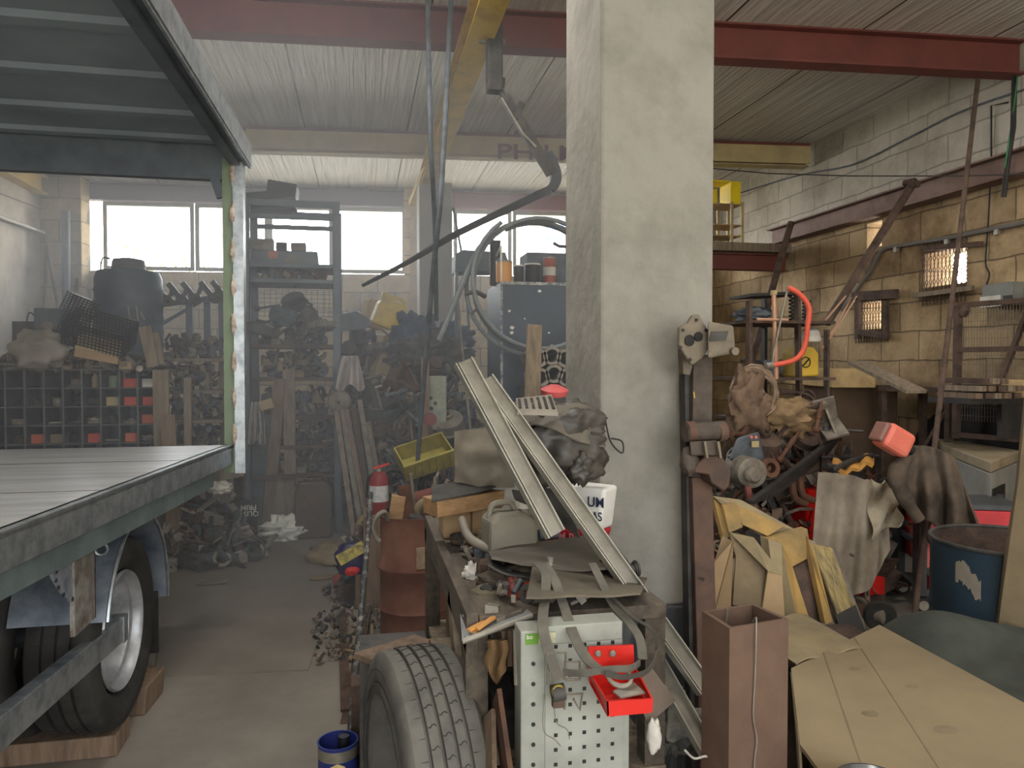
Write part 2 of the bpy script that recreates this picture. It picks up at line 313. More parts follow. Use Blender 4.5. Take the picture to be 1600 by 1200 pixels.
# outside: yard, white house, tree
struct('ground_outside', MB().box(-40, 12.3, -.25, 40, 60, -.05), mat('yard', C(180, 170, 150), .9))
struct('ground_outside_front', MB().box(-20, -30, -.25, 20, -3.4, -.05), MATS['yard'])
p0 = aY(842, 345, 26); p1 = aY(880, 386, 26)
hs = thing('house', 'white rendered house seen through the right back window', 'building', (p0.x, 27, 0))
MB().box(p0.x-.5, 26, 0, p0.x+7, 31, 8.6).build('wall', mat('white_house_render', C(244, 240, 230), .9, scale=1), hs)
for k in range(2):
    x0 = p0.x+.25+k*.55
    w_ = MB().box(x0-.04, 25.96, p1.z+.05, x0+.4, 26.0, p0.z).build('window_frame', white, hs)
    MB().box(x0, 25.93, p1.z+.1, x0+.36, 25.955, p0.z-.05).build('pane', mat('far_pane', C(120, 140, 170), .2), w_)
tp = aY(245, 405, 22); tr = thing('tree', 'sunlit treetop outside the left back window', 'tree', (tp.x, 22, 0))
MB().tube([(tp.x, 22, 0), (tp.x+.1, 22, 2.5), (tp.x, 22, tp.z-.6)], .12, 8).build('trunk', wood, tr)
b = MB()
for k in range(420):
    q = V((rnd.gauss(0, .75), rnd.gauss(0, .6), rnd.gauss(-.75, .33))); c = V((tp.x, 22, tp.z+.1))+q; R = RE(rnd.random()*6, rnd.random()*6, rnd.random()*6)
    b.add([c+R @ V(t) for t in ((-.09, 0, 0), (0, -.04, 0), (.09, 0, .02), (0, .04, 0))], [(0, 1, 2, 3)])
b.build('foliage', mat('sunlit_leaves', C(190, 180, 90), .7), tr)
# ---- window frames and panes
alf = mat('window_aluminium', C(168, 164, 150), .5, .3)
glassm = bpy.data.materials.new('window_glass'); glassm.use_nodes = True; _n = glassm.node_tree; _n.nodes.clear()
_o = _n.nodes.new('ShaderNodeOutputMaterial'); _t = _n.nodes.new('ShaderNodeBsdfTransparent'); _g = _n.nodes.new('ShaderNodeBsdfGlossy'); _x = _n.nodes.new('ShaderNodeMixShader'); _x.inputs[0].default_value = .06; _g.inputs[1].default_value = .05
_n.links.new(_t.outputs[0], _x.inputs[1]); _n.links.new(_g.outputs[0], _x.inputs[2]); _n.links.new(_x.outputs[0], _o.inputs[0])
def bx_at(px):    # position along the back wall of a pixel column
    r = ray(px, 370); t = 10.98/(r.y+.09*r.x); return r.x*t/math.cos(SK)
wi = 0
def window(pa, pb, pz0=2.96, pz1=3.92, glass=True, mesh=False):
    global wi; wi += 1
    x0, x1 = bx_at(pa), bx_at(pb); b = MB(XB); w = .055
    b.box(x0, .06, pz0, x0+w, .12, pz1); b.box(x1-w, .06, pz0, x1, .12, pz1); b.box(x0+w, .06, pz0, x1-w, .12, pz0+w); b.box(x0+w, .06, pz1-w, x1-w, .12, pz1)
    o = struct('window_%d' % wi, b, alf, origin=XB @ V((x0, 0, pz0)))
    if glass: MB(XB).box(x0+w, .085, pz0+w, x1-w, .091, pz1-w).build('pane', glassm, o)
    if mesh:
        m = MB(XB); n = max(2, int((x1-x0)/.13))
        for k in range(1, n): m.box(x0+(x1-x0)*k/n-.002, .16, pz0, x0+(x1-x0)*k/n+.002, .164, pz1)
        for k in range(1, 8): m.box(x0, .164, pz0+(pz1-pz0)*k/8-.002, x1, .168, pz0+(pz1-pz0)*k/8+.002)
        m.build('mesh_guard', alf, o)
window(158, 301, glass=True, mesh=True); window(303, 352, mesh=True); window(354, 418, mesh=True); window(418, 519); window(521, 634)
window(709, 800); window(802, 890); window(892, 1000)
# timber post against the window
b = MB(XB); x0 = bx_at(641); b.box(x0, -.12, 0, x0+.1, -.02, 3.9); struct('trim_window_post', b, stone)
# ---- ceiling tube fittings
tubem = bpy.data.materials.new('lit_tube'); tubem.use_nodes = True; _b = tubem.node_tree.nodes['Principled BSDF']; _b.inputs['Emission Color'].default_value = (1, .93, .82, 1); _b.inputs['Emission Strength'].default_value = 3
for k, (p, L_, w_) in enumerate(LAMPS):
    t = thing('ceiling_tube_light', 'lit fluorescent tube fitting, %s of four on the ceiling' % ['first', 'second', 'third', 'fourth'][k], 'light', (p[0], p[1], 4.08))
    MB().box(p[0]-L_/2-.05, p[1]-.05, 4.08, p[0]+L_/2+.05, p[1]+.05, 4.2).build('housing', alf, t); MB().tube([(p[0]-L_/2, p[1], 4.04), (p[0]+L_/2, p[1], 4.04)], .018, 10).build('tube', tubem, t, smooth=True)
# ---- columns
pl = MB(); a0 = aY(938, 575, 2.6)
pl.box(a0.x, 2.6, .69, 1.315, 3.08, 4.2)
struct('pillar', pl, concrete, bevel=.012)
struct('pillar_base', MB().box(a0.x-.004, 2.596, 0, 1.319, 3.084, .69), mat('dark_dado_paint', C(66, 68, 72), .6, scale=4, col2=C(140, 138, 132), amt=.33, stretch=(4, 4, .6)), bevel=.01)
c0 = aY(655, 283, 8.6); c1 = aY(707, 283, 8.6)
struct('pillar_back', MB().box(c0.x, 8.6, 0, c1.x, 9.0, c0.z), mat('mid_plaster', C(150, 146, 134), .9, scale=2, bump=.4), bevel=.01)
# ---- roof beams
def beamthing(name, a, b_, w, h, m, label, **k):
    o = one(name, label, 'beam', MB().ibeam(a, b_, w, h, **k), m); return o
beamthing('roof_beam', (-4.25, 5.83, 3.93), (5.2, 5.05, 3.93), .15, .27, redox, 'red oxide steel roof beam nearest the camera', t=.014)
bb = thing('roof_beam', 'cream steel roof beam with red painted letters, behind the red one', 'beam', (0, 8.3, 3.93))
MB().ibeam((-4.25, 8.82, 3.93), (5.13, 7.85, 3.93), .15, .22).build('girder', cream, bb)
MB().bar((-4.25, 8.82, 4.17), (5.13, 7.85, 4.17), .2, .035).build('top_plate', redox, bb)
q0 = aY(779, 238, 7.985); q1 = aY(905, 241, 7.93)
text('lettering', 'PHILM', mat('dark_red_brush_paint', C(90, 26, 36), .8), bb, (q0+q1)/2+V((0, -.0, 0)), (1, -.1, 0), (0, 0, 1), .17, ext=.004, wide=1.45)
# fascia where the letters stand (closed box front of the beam)
MB().bar((-1.2, 8.36, 4.04), (5.1, 7.71, 4.04), .01, .2).build('front_plate', cream, bb)
# crane rail
one('crane_rail', 'long yellow crane rail running from the roof front to the back pillar', 'rail', MB().ibeam(aZ(795, -60, 3.7), aZ(668, 292, 3.7), .17, .2, t=.014), yell)
one('brace', 'short yellow brace strut beside the back pillar top', 'brace', MB().bar(aY(668, 258, 8.5), aY(643, 318, 9.6), .07, .07), yell)
one('wall_rail', 'yellow steel rail along the top of the left wall', 'rail', MB().ibeam((-4.16, 2.0, 3.88), (-4.16, 10.9, 3.88), .16, .24), yell)
# I beam along the right wall
one('wall_beam', 'long brown steel girder fixed along the right wall', 'beam', MB().ibeam((5.1, -2.5, 3.06), (5.1, 8.5, 3.12), .17, .2, t=.016), mat('brown_girder_paint', C(122, 100, 90), .75, scale=4, col2=C(96, 72, 62)))
# ================================================================ THE TRUCK
ty = lambda x: x
tk = thing('flatbed_truck', 'half-built box truck body with a galvanised steel deck at the left', 'truck', (-1.95, 2.4, 0))
E0 = V((-.95, 2.19, 1.15)); E1 = V((-.72, 4.43, 1.15)); ed = (E1-E0)/(E1.y-E0.y)
def ep(Y, z=1.15, off=0): p = E0+ed*(Y-E0.y); return V((p.x+off, Y, z))
LX = -3.2
d = MB(); d.hexa([V((LX, .3, 1.135)), ep(.3, 1.135), ep(4.43, 1.135), V((LX, 4.43, 1.135)), V((LX, .3, 1.15)), ep(.3), ep(4.43), V((LX, 4.43, 1.15))]); d.build('deck', deckm, tk)
for Y in (1.6, 2.9, 3.75): MB().bar(V((LX, Y, 1.1505)), ep(Y, 1.1505, -.02), .006, .001).build('deck_seam', black, tk)
d = MB(); d.channel(ep(.3, 1.045, .0), ep(4.43, 1.045, .0), .05, .105, side=-1); d.bar(ep(.3, 1.152, -.012), ep(4.43, 1.152, -.012), .026, .006); d.build('side_rail', galv, tk)
d = MB(); d.channel(ep(.3, .965, -.012), ep(4.1, .965, -.012), .05, .078, side=-1); d.build('lower_side_rail', mat('grey_green_steel', C(110, 122, 122), .5, .3, scale=4, col2=C(80, 92, 94)), tk)
for Y in (.8, 1.4, 2.0, 2.6, 3.2, 3.8, 4.38): MB().channel(V((LX, Y, 1.03)), ep(Y, 1.03, -.06), .05, .1).build('cross_member', dsteel, tk)
for x in (-1.75, -2.55): MB().ibeam((x, .3, .80), (x, 4.3, .80), .09, .22).build('chassis_beam', dsteel, tk)
# rear post
pb = ep(4.45, 0); x1 = aY(383, 500, 4.45).x; x0 = aY(350, 500, 4.45).x; xm = aY(367, 500, 4.45).x; zt = aY(380, 250, 4.45).z; zb = aY(370, 738, 4.45).z
MB().box(xm, 4.41, zb, x1, 4.415, zt).box(x1-.006, 4.415, zb, x1, 4.50, zt).build('post', galv, tk)
gp = MB().box(x0, 4.43, zb, xm, 4.50, zt).build('inner_post', greenp, tk)
for k in range(9):
    z = zb+.22+k*.21; MB().blob((xm, 4.415, z), (.014, .012, .055), .6, 3, k, 10, 8).build('weld_patch', mat('weld_primer', C(196, 184, 168), .7, scale=20, col2=C(128, 84, 70)), tk, smooth=True)
# roof: panel, ribs, rear header, side beam
rz = zt-.02
r0 = V((aZ(383, 245, rz).x, 4.48, rz)); r1 = V((aZ(232, 0, rz).x+.0, 2.66, rz)); rd = (r0-r1)/(r0.y-r1.y)
def rp(Y, z=0, off=0): p = r1+rd*(Y-r1.y); return V((p.x+off, Y, rz+z))
d = MB(); d.hexa([V((LX, .3, rz+.1)), rp(.3, .1, -.1), rp(4.5, .1, -.1), V((LX, 4.5, rz+.1)), V((LX, .3, rz+.11)), rp(.3, .11, -.1), rp(4.5, .11, -.1), V((LX, 4.5, rz+.11))]); d.build('roof_panel', roofm, tk)
for Y in (.95, 1.45, 1.98, 2.5, 2.97, 3.47, 3.95, 4.35):
    d = MB(); d.prism([V((LX, Y-.06, rz+.1)), V((LX, Y-.035, rz+.082)), V((LX, Y+.035, rz+.082)), V((LX, Y+.06, rz+.1))], rp(Y, .1, -.1)-V((LX, Y, rz+.1))); d.build('roof_rib', roofm, tk)
d = MB(); d.bar(V((LX, 4.47, rz)), rp(4.47, 0, -.08), .06, .2); d.build('rear_header', dsteel, tk)
d = MB(); d.bar(rp(.3, .06, -.05), rp(4.5, .06, -.05), .1, .12); d.bar(rp(.3, -.01, -.07), rp(4.5, -.01, -.07), .05, .03); d.build('roof_side_beam', dsteel, tk)
d = MB(); d.bar(rp(.3, .0, -.004), rp(4.5, .0, -.004), .012, .03); d.bar(rp(.3, .02, -.11), rp(4.5, .02, -.11), .01, .02); d.bar(rp(.3, .06, .004), rp(4.5, .06, .004), .006, .12); d.build('roof_edge_trim', galv, tk)
d = MB(); d.bar(rp(4.45, -.2, -.15), rp(4.45, .02, -.22), .03, .05); d.build('corner_gusset', dsteel, tk)
# wheel
wx = -1.0; wc = V((wx, 3.36, .485)); R = .395
ax = V((1, -.03, 0)).normalized()
def tyre(parent, c, ax, R, W, ri, name='tyre', m=rubberd, grooves=4, n=96, blocks_=True, mt=None):
    ax = V(ax).normalized(); hw = W/2
    prof = [(ri, -hw*.62), (ri+.02, -hw*.8), (R*.78, -hw*1.0), (R*.9, -hw*1.0), (R*.965, -hw*.92), (R*.985, -hw*.84)]
    xs = [-.80+.32*k*5/ (grooves+1) for k in range(grooves+2)]
    xs = [-.80+1.6*k/(grooves+1) for k in range(grooves+2)]
    for k in range(1, grooves+1):
        x = xs[k]*hw; g = hw*.05; Rt = R-(abs(xs[k])**2)*.012
        prof += [(Rt, x-g), (Rt-.014, x-g*.7), (Rt-.014, x+g*.7), (Rt, x+g)]
    prof += [(R*.985, hw*.84), (R*.965, hw*.92), (R*.9, hw), (R*.78, hw), (ri+.02, hw*.8), (ri, hw*.62), (ri-.006, hw*.3), (ri-.006, -hw*.3), (ri, -hw*.62)]
    b = MB(); b.lathe(prof, c, ax, n, cap=False)
    if blocks_:
        u = ax.orthogonal().normalized(); v = ax.cross(u); s = b; s.m = 1; N = 44
        for k in range(N):
            for j in range(grooves+1):
                a0_ = 2*PI*(k+(j % 2)*.5)/N; xa = xs[j]*hw+hw*.06; xb = xs[j+1]*hw-hw*.06; pts = []
                for t in range(5):
                    f = t/4; x = xa+(xb-xa)*f; a = a0_+(.012*math.sin(f*2*PI+.5) if 0 < j < grooves else 0); Rt = R-(abs(x/hw)**2)*.012+.0005
                    pts.append(c+ax*x+(u*math.cos(a)+v*math.sin(a))*Rt)
                s.tube(pts, .0013, 4)
    return b.build(name, [m, black], parent, smooth=True, ang=.6)
tyre(tk, wc-ax*.10, ax, R, .25, .24, grooves=3, n=64); tyre(tk, wc-ax*.40, ax, R, .25, .24, grooves=3, blocks_=False, name='inner_tyre')
d = MB(); hub = [(.238, -.02), (.248, .0), (.242, .012), (.232, .0), (.226, -.03), (.206, -.036), (.198, -.05), (.192, -.13), (.17, -.155), (.13, -.13), (.12, -.10), (.07, -.09), (.06, -.04), (0, -.036)]
d.lathe(hub, wc, ax, 48, cap=False); rm = d.build('rim', mat('silver_wheel_paint', C(176, 178, 180), .42, .55, scale=12, col2=C(140, 142, 146)), tk, smooth=True)
u = ax.orthogonal().normalized(); v = ax.cross(u)
for k in range(8):
    a = k*PI/4; MB().lathe([(.014, 0), (.014, .03), (0, .031)], wc+ax*-.15+(u*math.cos(a)+v*math.sin(a))*.155, ax, 6).build('wheel_nut', iron, rm)
MB().lathe([(.05, -.9), (.05, 0)], wc-ax*.1, ax, 12).build('axle', dsteel, tk)
# fender: curved sheet over the wheel
d = MB(); ay = V((0, 1, 0)); FR = .445
def fen(u_, v_): a = math.radians(-6+170*u_); return V((-1.0, 3.42, .515))+V((-.28+.34*v_, math.cos(a)*FR, math.sin(a)*FR))
d.sheet(fen, 40, 4, .006); d.build('fender', mat('galvanised_fender', C(150, 158, 168), .4, .6, scale=5, col2=C(96, 106, 122)), tk, smooth=True)
d = MB(); d.tube([fen(i/40, 1) for i in range(41)], .008, 6); d.build('fender_edge', galv, tk, smooth=True)
d = MB(); d.box(wx-.3, 3.42+FR-.03, .2, wx+.02, 3.42+FR-.015, .5); d.build('mud_flap', rubberd, tk)
# gusset plate with holes, leg, guard bar
g = [(75, 858), (75, 885), (84, 905), (96, 925), (112, 941), (118, 940), (140, 900), (148, 850)]
P = [aX(a, b_, -.935) for a, b_ in g]; b = MB(); b.prism(P, (-.008, 0, 0)); gus = b.build('gusset_plate', mat('spattered_steel', C(150, 156, 166), .45, .5, scale=18, col2=C(104, 110, 122)), tk)
for (a, q) in ((88, 893), (87, 907), (91, 918), (99, 929), (113, 936)): MB().lathe([(.007, -.002), (.007, .003)], aX(a, q, -.935), (1, 0, 0), 10).build('bolt_hole', black, gus)
lg = aX(133, 850, -.93); lb = aX(133, 1008, -.93)
MB().box(-.945, aX(116, 900, -.93).y, lb.z+.06, -.93, aX(149, 900, -.93).y, .98).box(-.99, aX(149, 900, -.93).y-.006, lb.z+.06, -.93, aX(149, 900, -.93).y, .98).build('leg', mat('rusty_galvanised_leg', C(140, 138, 132), .6, .4, scale=20, col2=C(96, 84, 74)), tk)
ga = aX(182, 985, -1.0); gb = aX(0, 1150, -1.0)
gd = (gb-ga).normalized()
gbar = MB().bar(V((-1.0, ga.y, ga.z)), V((-1.06, .9, ga.z+(gb.z-ga.z)*(ga.y-.9)/(ga.y-gb.y))), .05, .10).build('side_guard', galv, tk, bevel=.004)
MB().bar(V((-1.0, ga.y-.0, ga.z)), V((-1.0, ga.y+.05, ga.z)), .06, .11).build('guard_end_plate', galv, tk)
MB().torus(aX(158, 858, -1.0), .022, .006, (0, 1, 0), 16, 6).build('ring', galv, tk)
MB().box(-1.5, 3.1, .62, -1.08, 3.16, .97).build('fender_bracket', dsteel, tk)
MB().box(-1.62, 1.0, .5, -1.6, 2.9, .98).build('side_skirt', dsteel, tk)
one('timber_block', 'thick reddish timber block under the front of the truck wheel', 'timber', MB().box(-1.75, 3.24, 0, -.99, 3.42, .088), plankb, bevel=.006)
one('timber_chock', 'broken brown wooden chock behind the truck wheel', 'timber', MB().prism([V((-1.22, 3.62, 0)), V((-.98, 3.60, 0)), V((-.96, 3.84, 0)), V((-1.18, 3.9, 0))], (0.01, .0, .13)), plankb, bevel=.008)
# haze hanging in the smoky left half
hz = bpy.data.materials.new('smoke_haze'); hz.use_nodes = True; _n = hz.node_tree; _n.nodes.clear()
_o = _n.nodes.new('ShaderNodeOutputMaterial'); _v = _n.nodes.new('ShaderNodeVolumePrincipled'); _v.inputs['Color'].default_value = (.86, .92, 1, 1); _v.inputs['Density'].default_value = .075; _v.inputs['Anisotropy'].default_value = .0
_n.links.new(_v.outputs[0], _o.inputs['Volume'])
ho = MB().box(-4.2, 3.9, .02, 2.0, 10.5, 3.9).build('haze', hz); ho['kind'] = 'stuff'; ho['label'] = 'thin bluish smoke hanging in the left half of the workshop'
# ================================================================ SALVAGED PARTS: one maker per kind
ORD = ['first', 'second', 'third', 'fourth', 'fifth', 'sixth', 'seventh', 'eighth', 'ninth', 'tenth', 'eleventh', 'twelfth', 'thirteenth', 'fourteenth', 'fifteenth']
MIX = [iron, irond, ironb, rustd, iron, irond]
def X4(loc, R=None): return Matrix.Translation(V(loc)) @ (R or Matrix.Identity(3)).to_4x4()
# every maker: (transform, size) -> list of (part name, mesh, material, smooth)
def k_gear(x, s, m):
    a = MB(x); n = 22
    for k in range(n):
        t = 2*PI*k/n; a.cbox((math.cos(t)*s*.46, math.sin(t)*s*.46, s*.09), (s*.1, s*.06, s*.16), RZ(t))
    a.lathe([(s*.18, 0), (s*.44, 0), (s*.45, s*.17), (s*.2, s*.17)], n=22, cap=False)
    b = MB(x); b.lathe([(s*.1, 0), (s*.2, 0), (s*.2, s*.3), (s*.1, s*.3), (s*.1, 0)], n=16, cap=False)
    return [('toothed_rim', a, m, True), ('hub', b, m, True)]
def k_drum(x, s, m):
    return [('shell', MB(x).lathe([(s*.12, s*.36), (s*.30, s*.38), (s*.44, s*.30), (s*.46, s*.04), (s*.5, 0), (s*.42, 0), (s*.41, s*.28), (s*.12, s*.33), (s*.12, s*.36)], n=28, cap=False), m, True),
            ('flange', MB(x).lathe([(s*.11, s*.33), (s*.17, s*.4), (s*.17, s*.47), (s*.08, s*.47), (s*.08, s*.33)], n=16, cap=False), m, True)]
def k_pump(x, s, m):
    a = MB(x); a.lathe([(s*.25, 0), (s*.27, s*.1), (s*.22, s*.15), (s*.24, s*.4), (s*.15, s*.5)], (0, 0, 0), n=16); a.lathe([(s*.13, 0), (s*.13, s*.4), (s*.17, s*.4), (s*.17, s*.46)], (0, 0, s*.24), (1, .1, .1), 14); a.cbox((-.12*s, 0, s*.25), (s*.3, s*.24, s*.3))
    b = MB(x); b.lathe([(s*.2, 0), (s*.2, s*.05), (s*.08, s*.05)], (s*.44, s*.04, s*.29), (1, .1, .1), 14)
    c = MB(x); c.tube([(-.2*s, 0, s*.4), (-.3*s, 0, s*.52), (-.42*s, .1*s, s*.5)], s*.045, 8)
    return [('housing', a, m, True), ('flange', b, m, True), ('port', c, m, True)]
def k_motor(x, s, m):
    a = MB(x); ax_ = (1, 0, 0); o = (-s*.35, 0, s*.27); a.lathe([(s*.22, 0), (s*.22, s*.6)], o, ax_, 20)
    for k in range(14): t = PI*2*k/14; a.cbox((0-s*.05, math.cos(t)*s*.22, s*.27+math.sin(t)*s*.22), (s*.56, s*.02, s*.02))
    b = MB(x); b.lathe([(s*.24, 0), (s*.24, s*.04), (s*.12, s*.09)], (s*.25, 0, s*.27), ax_, 20)
    c = MB(x); c.lathe([(s*.04, 0), (s*.04, s*.2)], (s*.32, 0, s*.27), ax_, 10); d = MB(x); d.cbox((-.05*s, 0, s*.03), (s*.4, s*.36, s*.06))
    return [('body', a, m, True), ('end_cap', b, m, True), ('shaft', c, alu, True), ('foot', d, m, False)]
def k_pipe(x, s, m): return [('', MB(x).tube([(-.5*s, 0, .09*s), (.1*s, 0, .09*s), (.3*s, .02*s, .12*s), (.4*s, .05*s, .35*s)], s*.085, 10, smooth=4), m, True)]
def k_can(x, s, m):
    return [('body', MB(x).lathe([(s*.3, 0), (s*.3, s*.02), (s*.29, s*.03), (s*.29, s*.62), (s*.3, s*.64)], n=20), m, True), ('lid', MB(x).lathe([(s*.3, s*.64), (s*.3, s*.68), (s*.25, s*.66), (0, s*.66)], n=20, cap=False), alu, True)]
def k_bottle(x, s, m):
    return [('body', MB(x).lathe([(s*.2, 0), (s*.22, s*.03), (s*.22, s*.6), (s*.1, s*.76), (s*.08, s*.84)], n=16), m, True), ('cap', MB(x).lathe([(s*.1, s*.84), (s*.1, s*.97)], n=12), m, True)]
def k_block(x, s, m): return [('', MB(x).cbox((0, 0, s*.18), (s*.9, s*.4, s*.36)), m, False)]
def k_ring(x, s, m): return [('', MB(x).lathe([(s*.3, 0), (s*.46, 0), (s*.5, s*.08), (s*.46, s*.2), (s*.3, s*.2), (s*.3, 0)], n=26, cap=False), m, True)]
def k_bracket(x, s, m):
    a = MB(x); a.cbox((0, 0, s*.03), (s*.8, s*.5, s*.06)); a.cbox((-.36*s, 0, s*.32), (s*.06, s*.5, s*.62)); a.prism([(-.33*s, -.03*s, s*.06), (.3*s, -.03*s, s*.06), (-.33*s, -.03*s, s*.55)], (0, s*.06, 0))
    b = MB(x); b.lathe([(s*.09, 0), (s*.09, s*.12), (s*.05, s*.12)], (-.33*s, 0, s*.5), (1, 0, 0), 10)
    return [('plate', a, m, False), ('boss', b, m, True)]
def k_spring(x, s, m): return [('', MB(x).tube([(math.cos(t*.7)*s*.16, math.sin(t*.7)*s*.16, s*.04+t*s*.0155) for t in range(60)], s*.035, 6), m, True)]
def k_carton(x, s, m):
    a = MB(x).cbox((0, 0, s*.25), (s*.8, s*.5, s*.5)); b = MB(x); b.cbox((0, s*.13, s*.508), (s*.78, s*.23, s*.01)); b.cbox((0, -s*.13, s*.51), (s*.78, s*.22, s*.012), RE(.12, 0, 0))
    return [('box', a, m, False), ('flap', b, m, False)]
def k_block_casting(x, s, m):
    a = MB(x); a.cbox((0, 0, s*.22), (s*.9, s*.42, s*.44)); a.cbox((0, 0, s*.47), (s*.96, s*.48, s*.06)); b = MB(x)
    for k in (-.3, 0, .3): b.lathe([(s*.11, 0), (s*.11, s*.08), (s*.08, s*.08), (s*.08, s*.01)], (k*s, 0, s*.5), (0, 0, 1), 14)
    c = MB(x)
    for k in (-.3, 0, .3): c.tube([(k*s, -.2*s, s*.3), (k*s, -.34*s, s*.26), (k*s+.06*s, -.36*s, s*.05)], s*.05, 8)
    return [('casting', a, m, False), ('cylinder', b, m, True), ('port', c, m, True)]
def k_shaft(x, s, m): return [('shaft', MB(x).lathe([(s*.05, -.6*s), (s*.05, -.3*s), (s*.08, -.3*s), (s*.08, .1*s), (s*.06, .1*s), (s*.06, .6*s)], (0, 0, s*.12), (1, .05, 0), 12), m, True), ('yoke', MB(x).lathe([(s*.12, .5*s), (s*.12, .56*s), (s*.07, .62*s)], (0, 0, s*.12), (1, .05, 0), 12), m, True)]
def k_rag(x, s, m): return [('', MB(x).blob((0, 0, s*.16), (s*.45, s*.34, s*.2), .6, 2.4, int(s*1e4) % 97, 22, 14, flat=.75), m, True)]
def k_filter(x, s, m): return [('canister', MB(x).lathe([(s*.2, 0), (s*.22, s*.04), (s*.22, s*.5), (s*.17, s*.56)], n=18), m, True), ('rim', MB(x).lathe([(s*.23, s*.0), (s*.23, s*.05)], n=18), alu, True)]
def k_lever(x, s, m): return [('arm', MB(x).bar((-.5*s, 0, s*.05), (.4*s, 0, s*.12), s*.1, s*.06), m, False), ('eye', MB(x).lathe([(s*.05, 0), (s*.1, 0), (s*.1, s*.14), (s*.05, s*.14), (s*.05, 0)], (.45*s, 0, s*.05), n=14, cap=False), m, True)]
def k_tray(x, s, m):
    a = MB(x); a.cbox((0, 0, s*.02), (s, s*.6, s*.03))
    for q in (-1, 1): a.cbox((q*s*.5, 0, s*.12), (s*.03, s*.6, s*.22)); a.cbox((0, q*s*.3, s*.12), (s, s*.03, s*.22))
    return [('', a, m, False)]
KIND = dict(gear=(k_gear, 'toothed gear wheel', 'gear'), drum=(k_drum, 'brake drum', 'brake drum'), pump=(k_pump, 'pump housing', 'pump'), motor=(k_motor, 'finned electric motor', 'motor'), pipe=(k_pipe, 'bent pipe piece', 'pipe'),
    can=(k_can, 'round tin can', 'can'), bottle=(k_bottle, 'plastic bottle', 'bottle'), block=(k_block, 'square block', 'block'), ring=(k_ring, 'thick ring', 'ring'), bracket=(k_bracket, 'ribbed bracket', 'bracket'),
    spring=(k_spring, 'coil spring', 'spring'), carton=(k_carton, 'small carton', 'box'), casting=(k_block_casting, 'valve block casting', 'casting'), shaft=(k_shaft, 'drive shaft piece', 'shaft'), rag=(k_rag, 'crumpled rag', 'rag'),
    filter=(k_filter, 'canister filter', 'filter'), lever=(k_lever, 'eyed lever', 'lever'), tray=(k_tray, 'shallow tray', 'tray'))
NAMES = dict(drum='brake_drum', pump='pump_housing', motor='electric_motor', can='tin_can', block='metal_block', ring='bearing_ring', spring='coil_spring', casting='valve_casting', shaft='drive_shaft', lever='lever_arm', gear='cogwheel', pipe='bent_pipe', filter='canister_filter', tray='parts_tray')
COLN = {}
for nm, m_ in (('grey iron', iron), ('oily black', irond), ('blue-grey', ironb), ('dark rusty', rustd), ('rusty brown', rust), ('brown cardboard', card), ('dusty brown', cardd), ('black', black), ('pale grey', clothg), ('white', white), ('red', redp), ('wooden', wood), ('fresh wooden', woodo), ('dull yellow', ochre), ('silvery', alu), ('yellow', yell), ('red oxide', redox), ('dusty rubber', rubber), ('dusty grey', bagg), ('blue', bluetarp), ('dark', black)):
    COLN.setdefault(m_.name, nm)
def junk(kind, loc, s, m, where, R=None, group=None, name=None, label=None, cat=None):
    fn, desc, c = KIND[kind]; x = X4(loc, R); parts = fn(x, s, m)
    nm = name or NAMES.get(kind, kind); lab = label or '%s %s %s' % (COLN.get(m.name, 'dark'), desc, where)
    if len(parts) == 1: return tag(parts[0][1].build(nm, m, smooth=parts[0][3], bevel=0 if parts[0][3] else .003), lab, cat or c, group)
    t = thing(nm, lab, cat or c, loc, group)
    for pn, b, pm, sm in parts: b.build(pn, pm, t, smooth=sm, bevel=0 if sm else .003)
    return t
def row(place, group, p0, p1, spec, smin=.12, smax=.2, mats=MIX, seed=1, hmax=None):
    """parts standing side by side from p0 to p1 (left to right); spec: list of kinds or (kind, size, material)"""
    r = random.Random(seed); p0 = V(p0); p1 = V(p1); L = (p1-p0).length; d = (p1-p0)/L; n = len(spec); it = []
    for q in spec:
        if isinstance(q, str): q = (q, r.uniform(smin, smax), r.choice(mats))
        it.append(q)
    tot = sum(q[1] for q in it); k = min(1.0, L/tot*1.0); gap = max(0, (L-tot*k)/n); x = 0; ctr = {}
    for i, (kind, s, m) in enumerate(it):
        s *= k*.94; fw = s; c = p0+d*(x+fw/2); x += fw/.94+gap
        R = RZ(r.uniform(-.25, .25)+(PI if r.random() < .4 else 0))
        if kind in ('gear', 'ring', 'drum') and r.random() < .6:
            R = R @ RE(PI/2, 0, 0); c = c+V((0, (s*.1), s*.5))
        junk(kind, c+V((0, 0, .001)), s, m, '%s from left %s' % (ORD[i] if i < 15 else 'last', place), R, group)
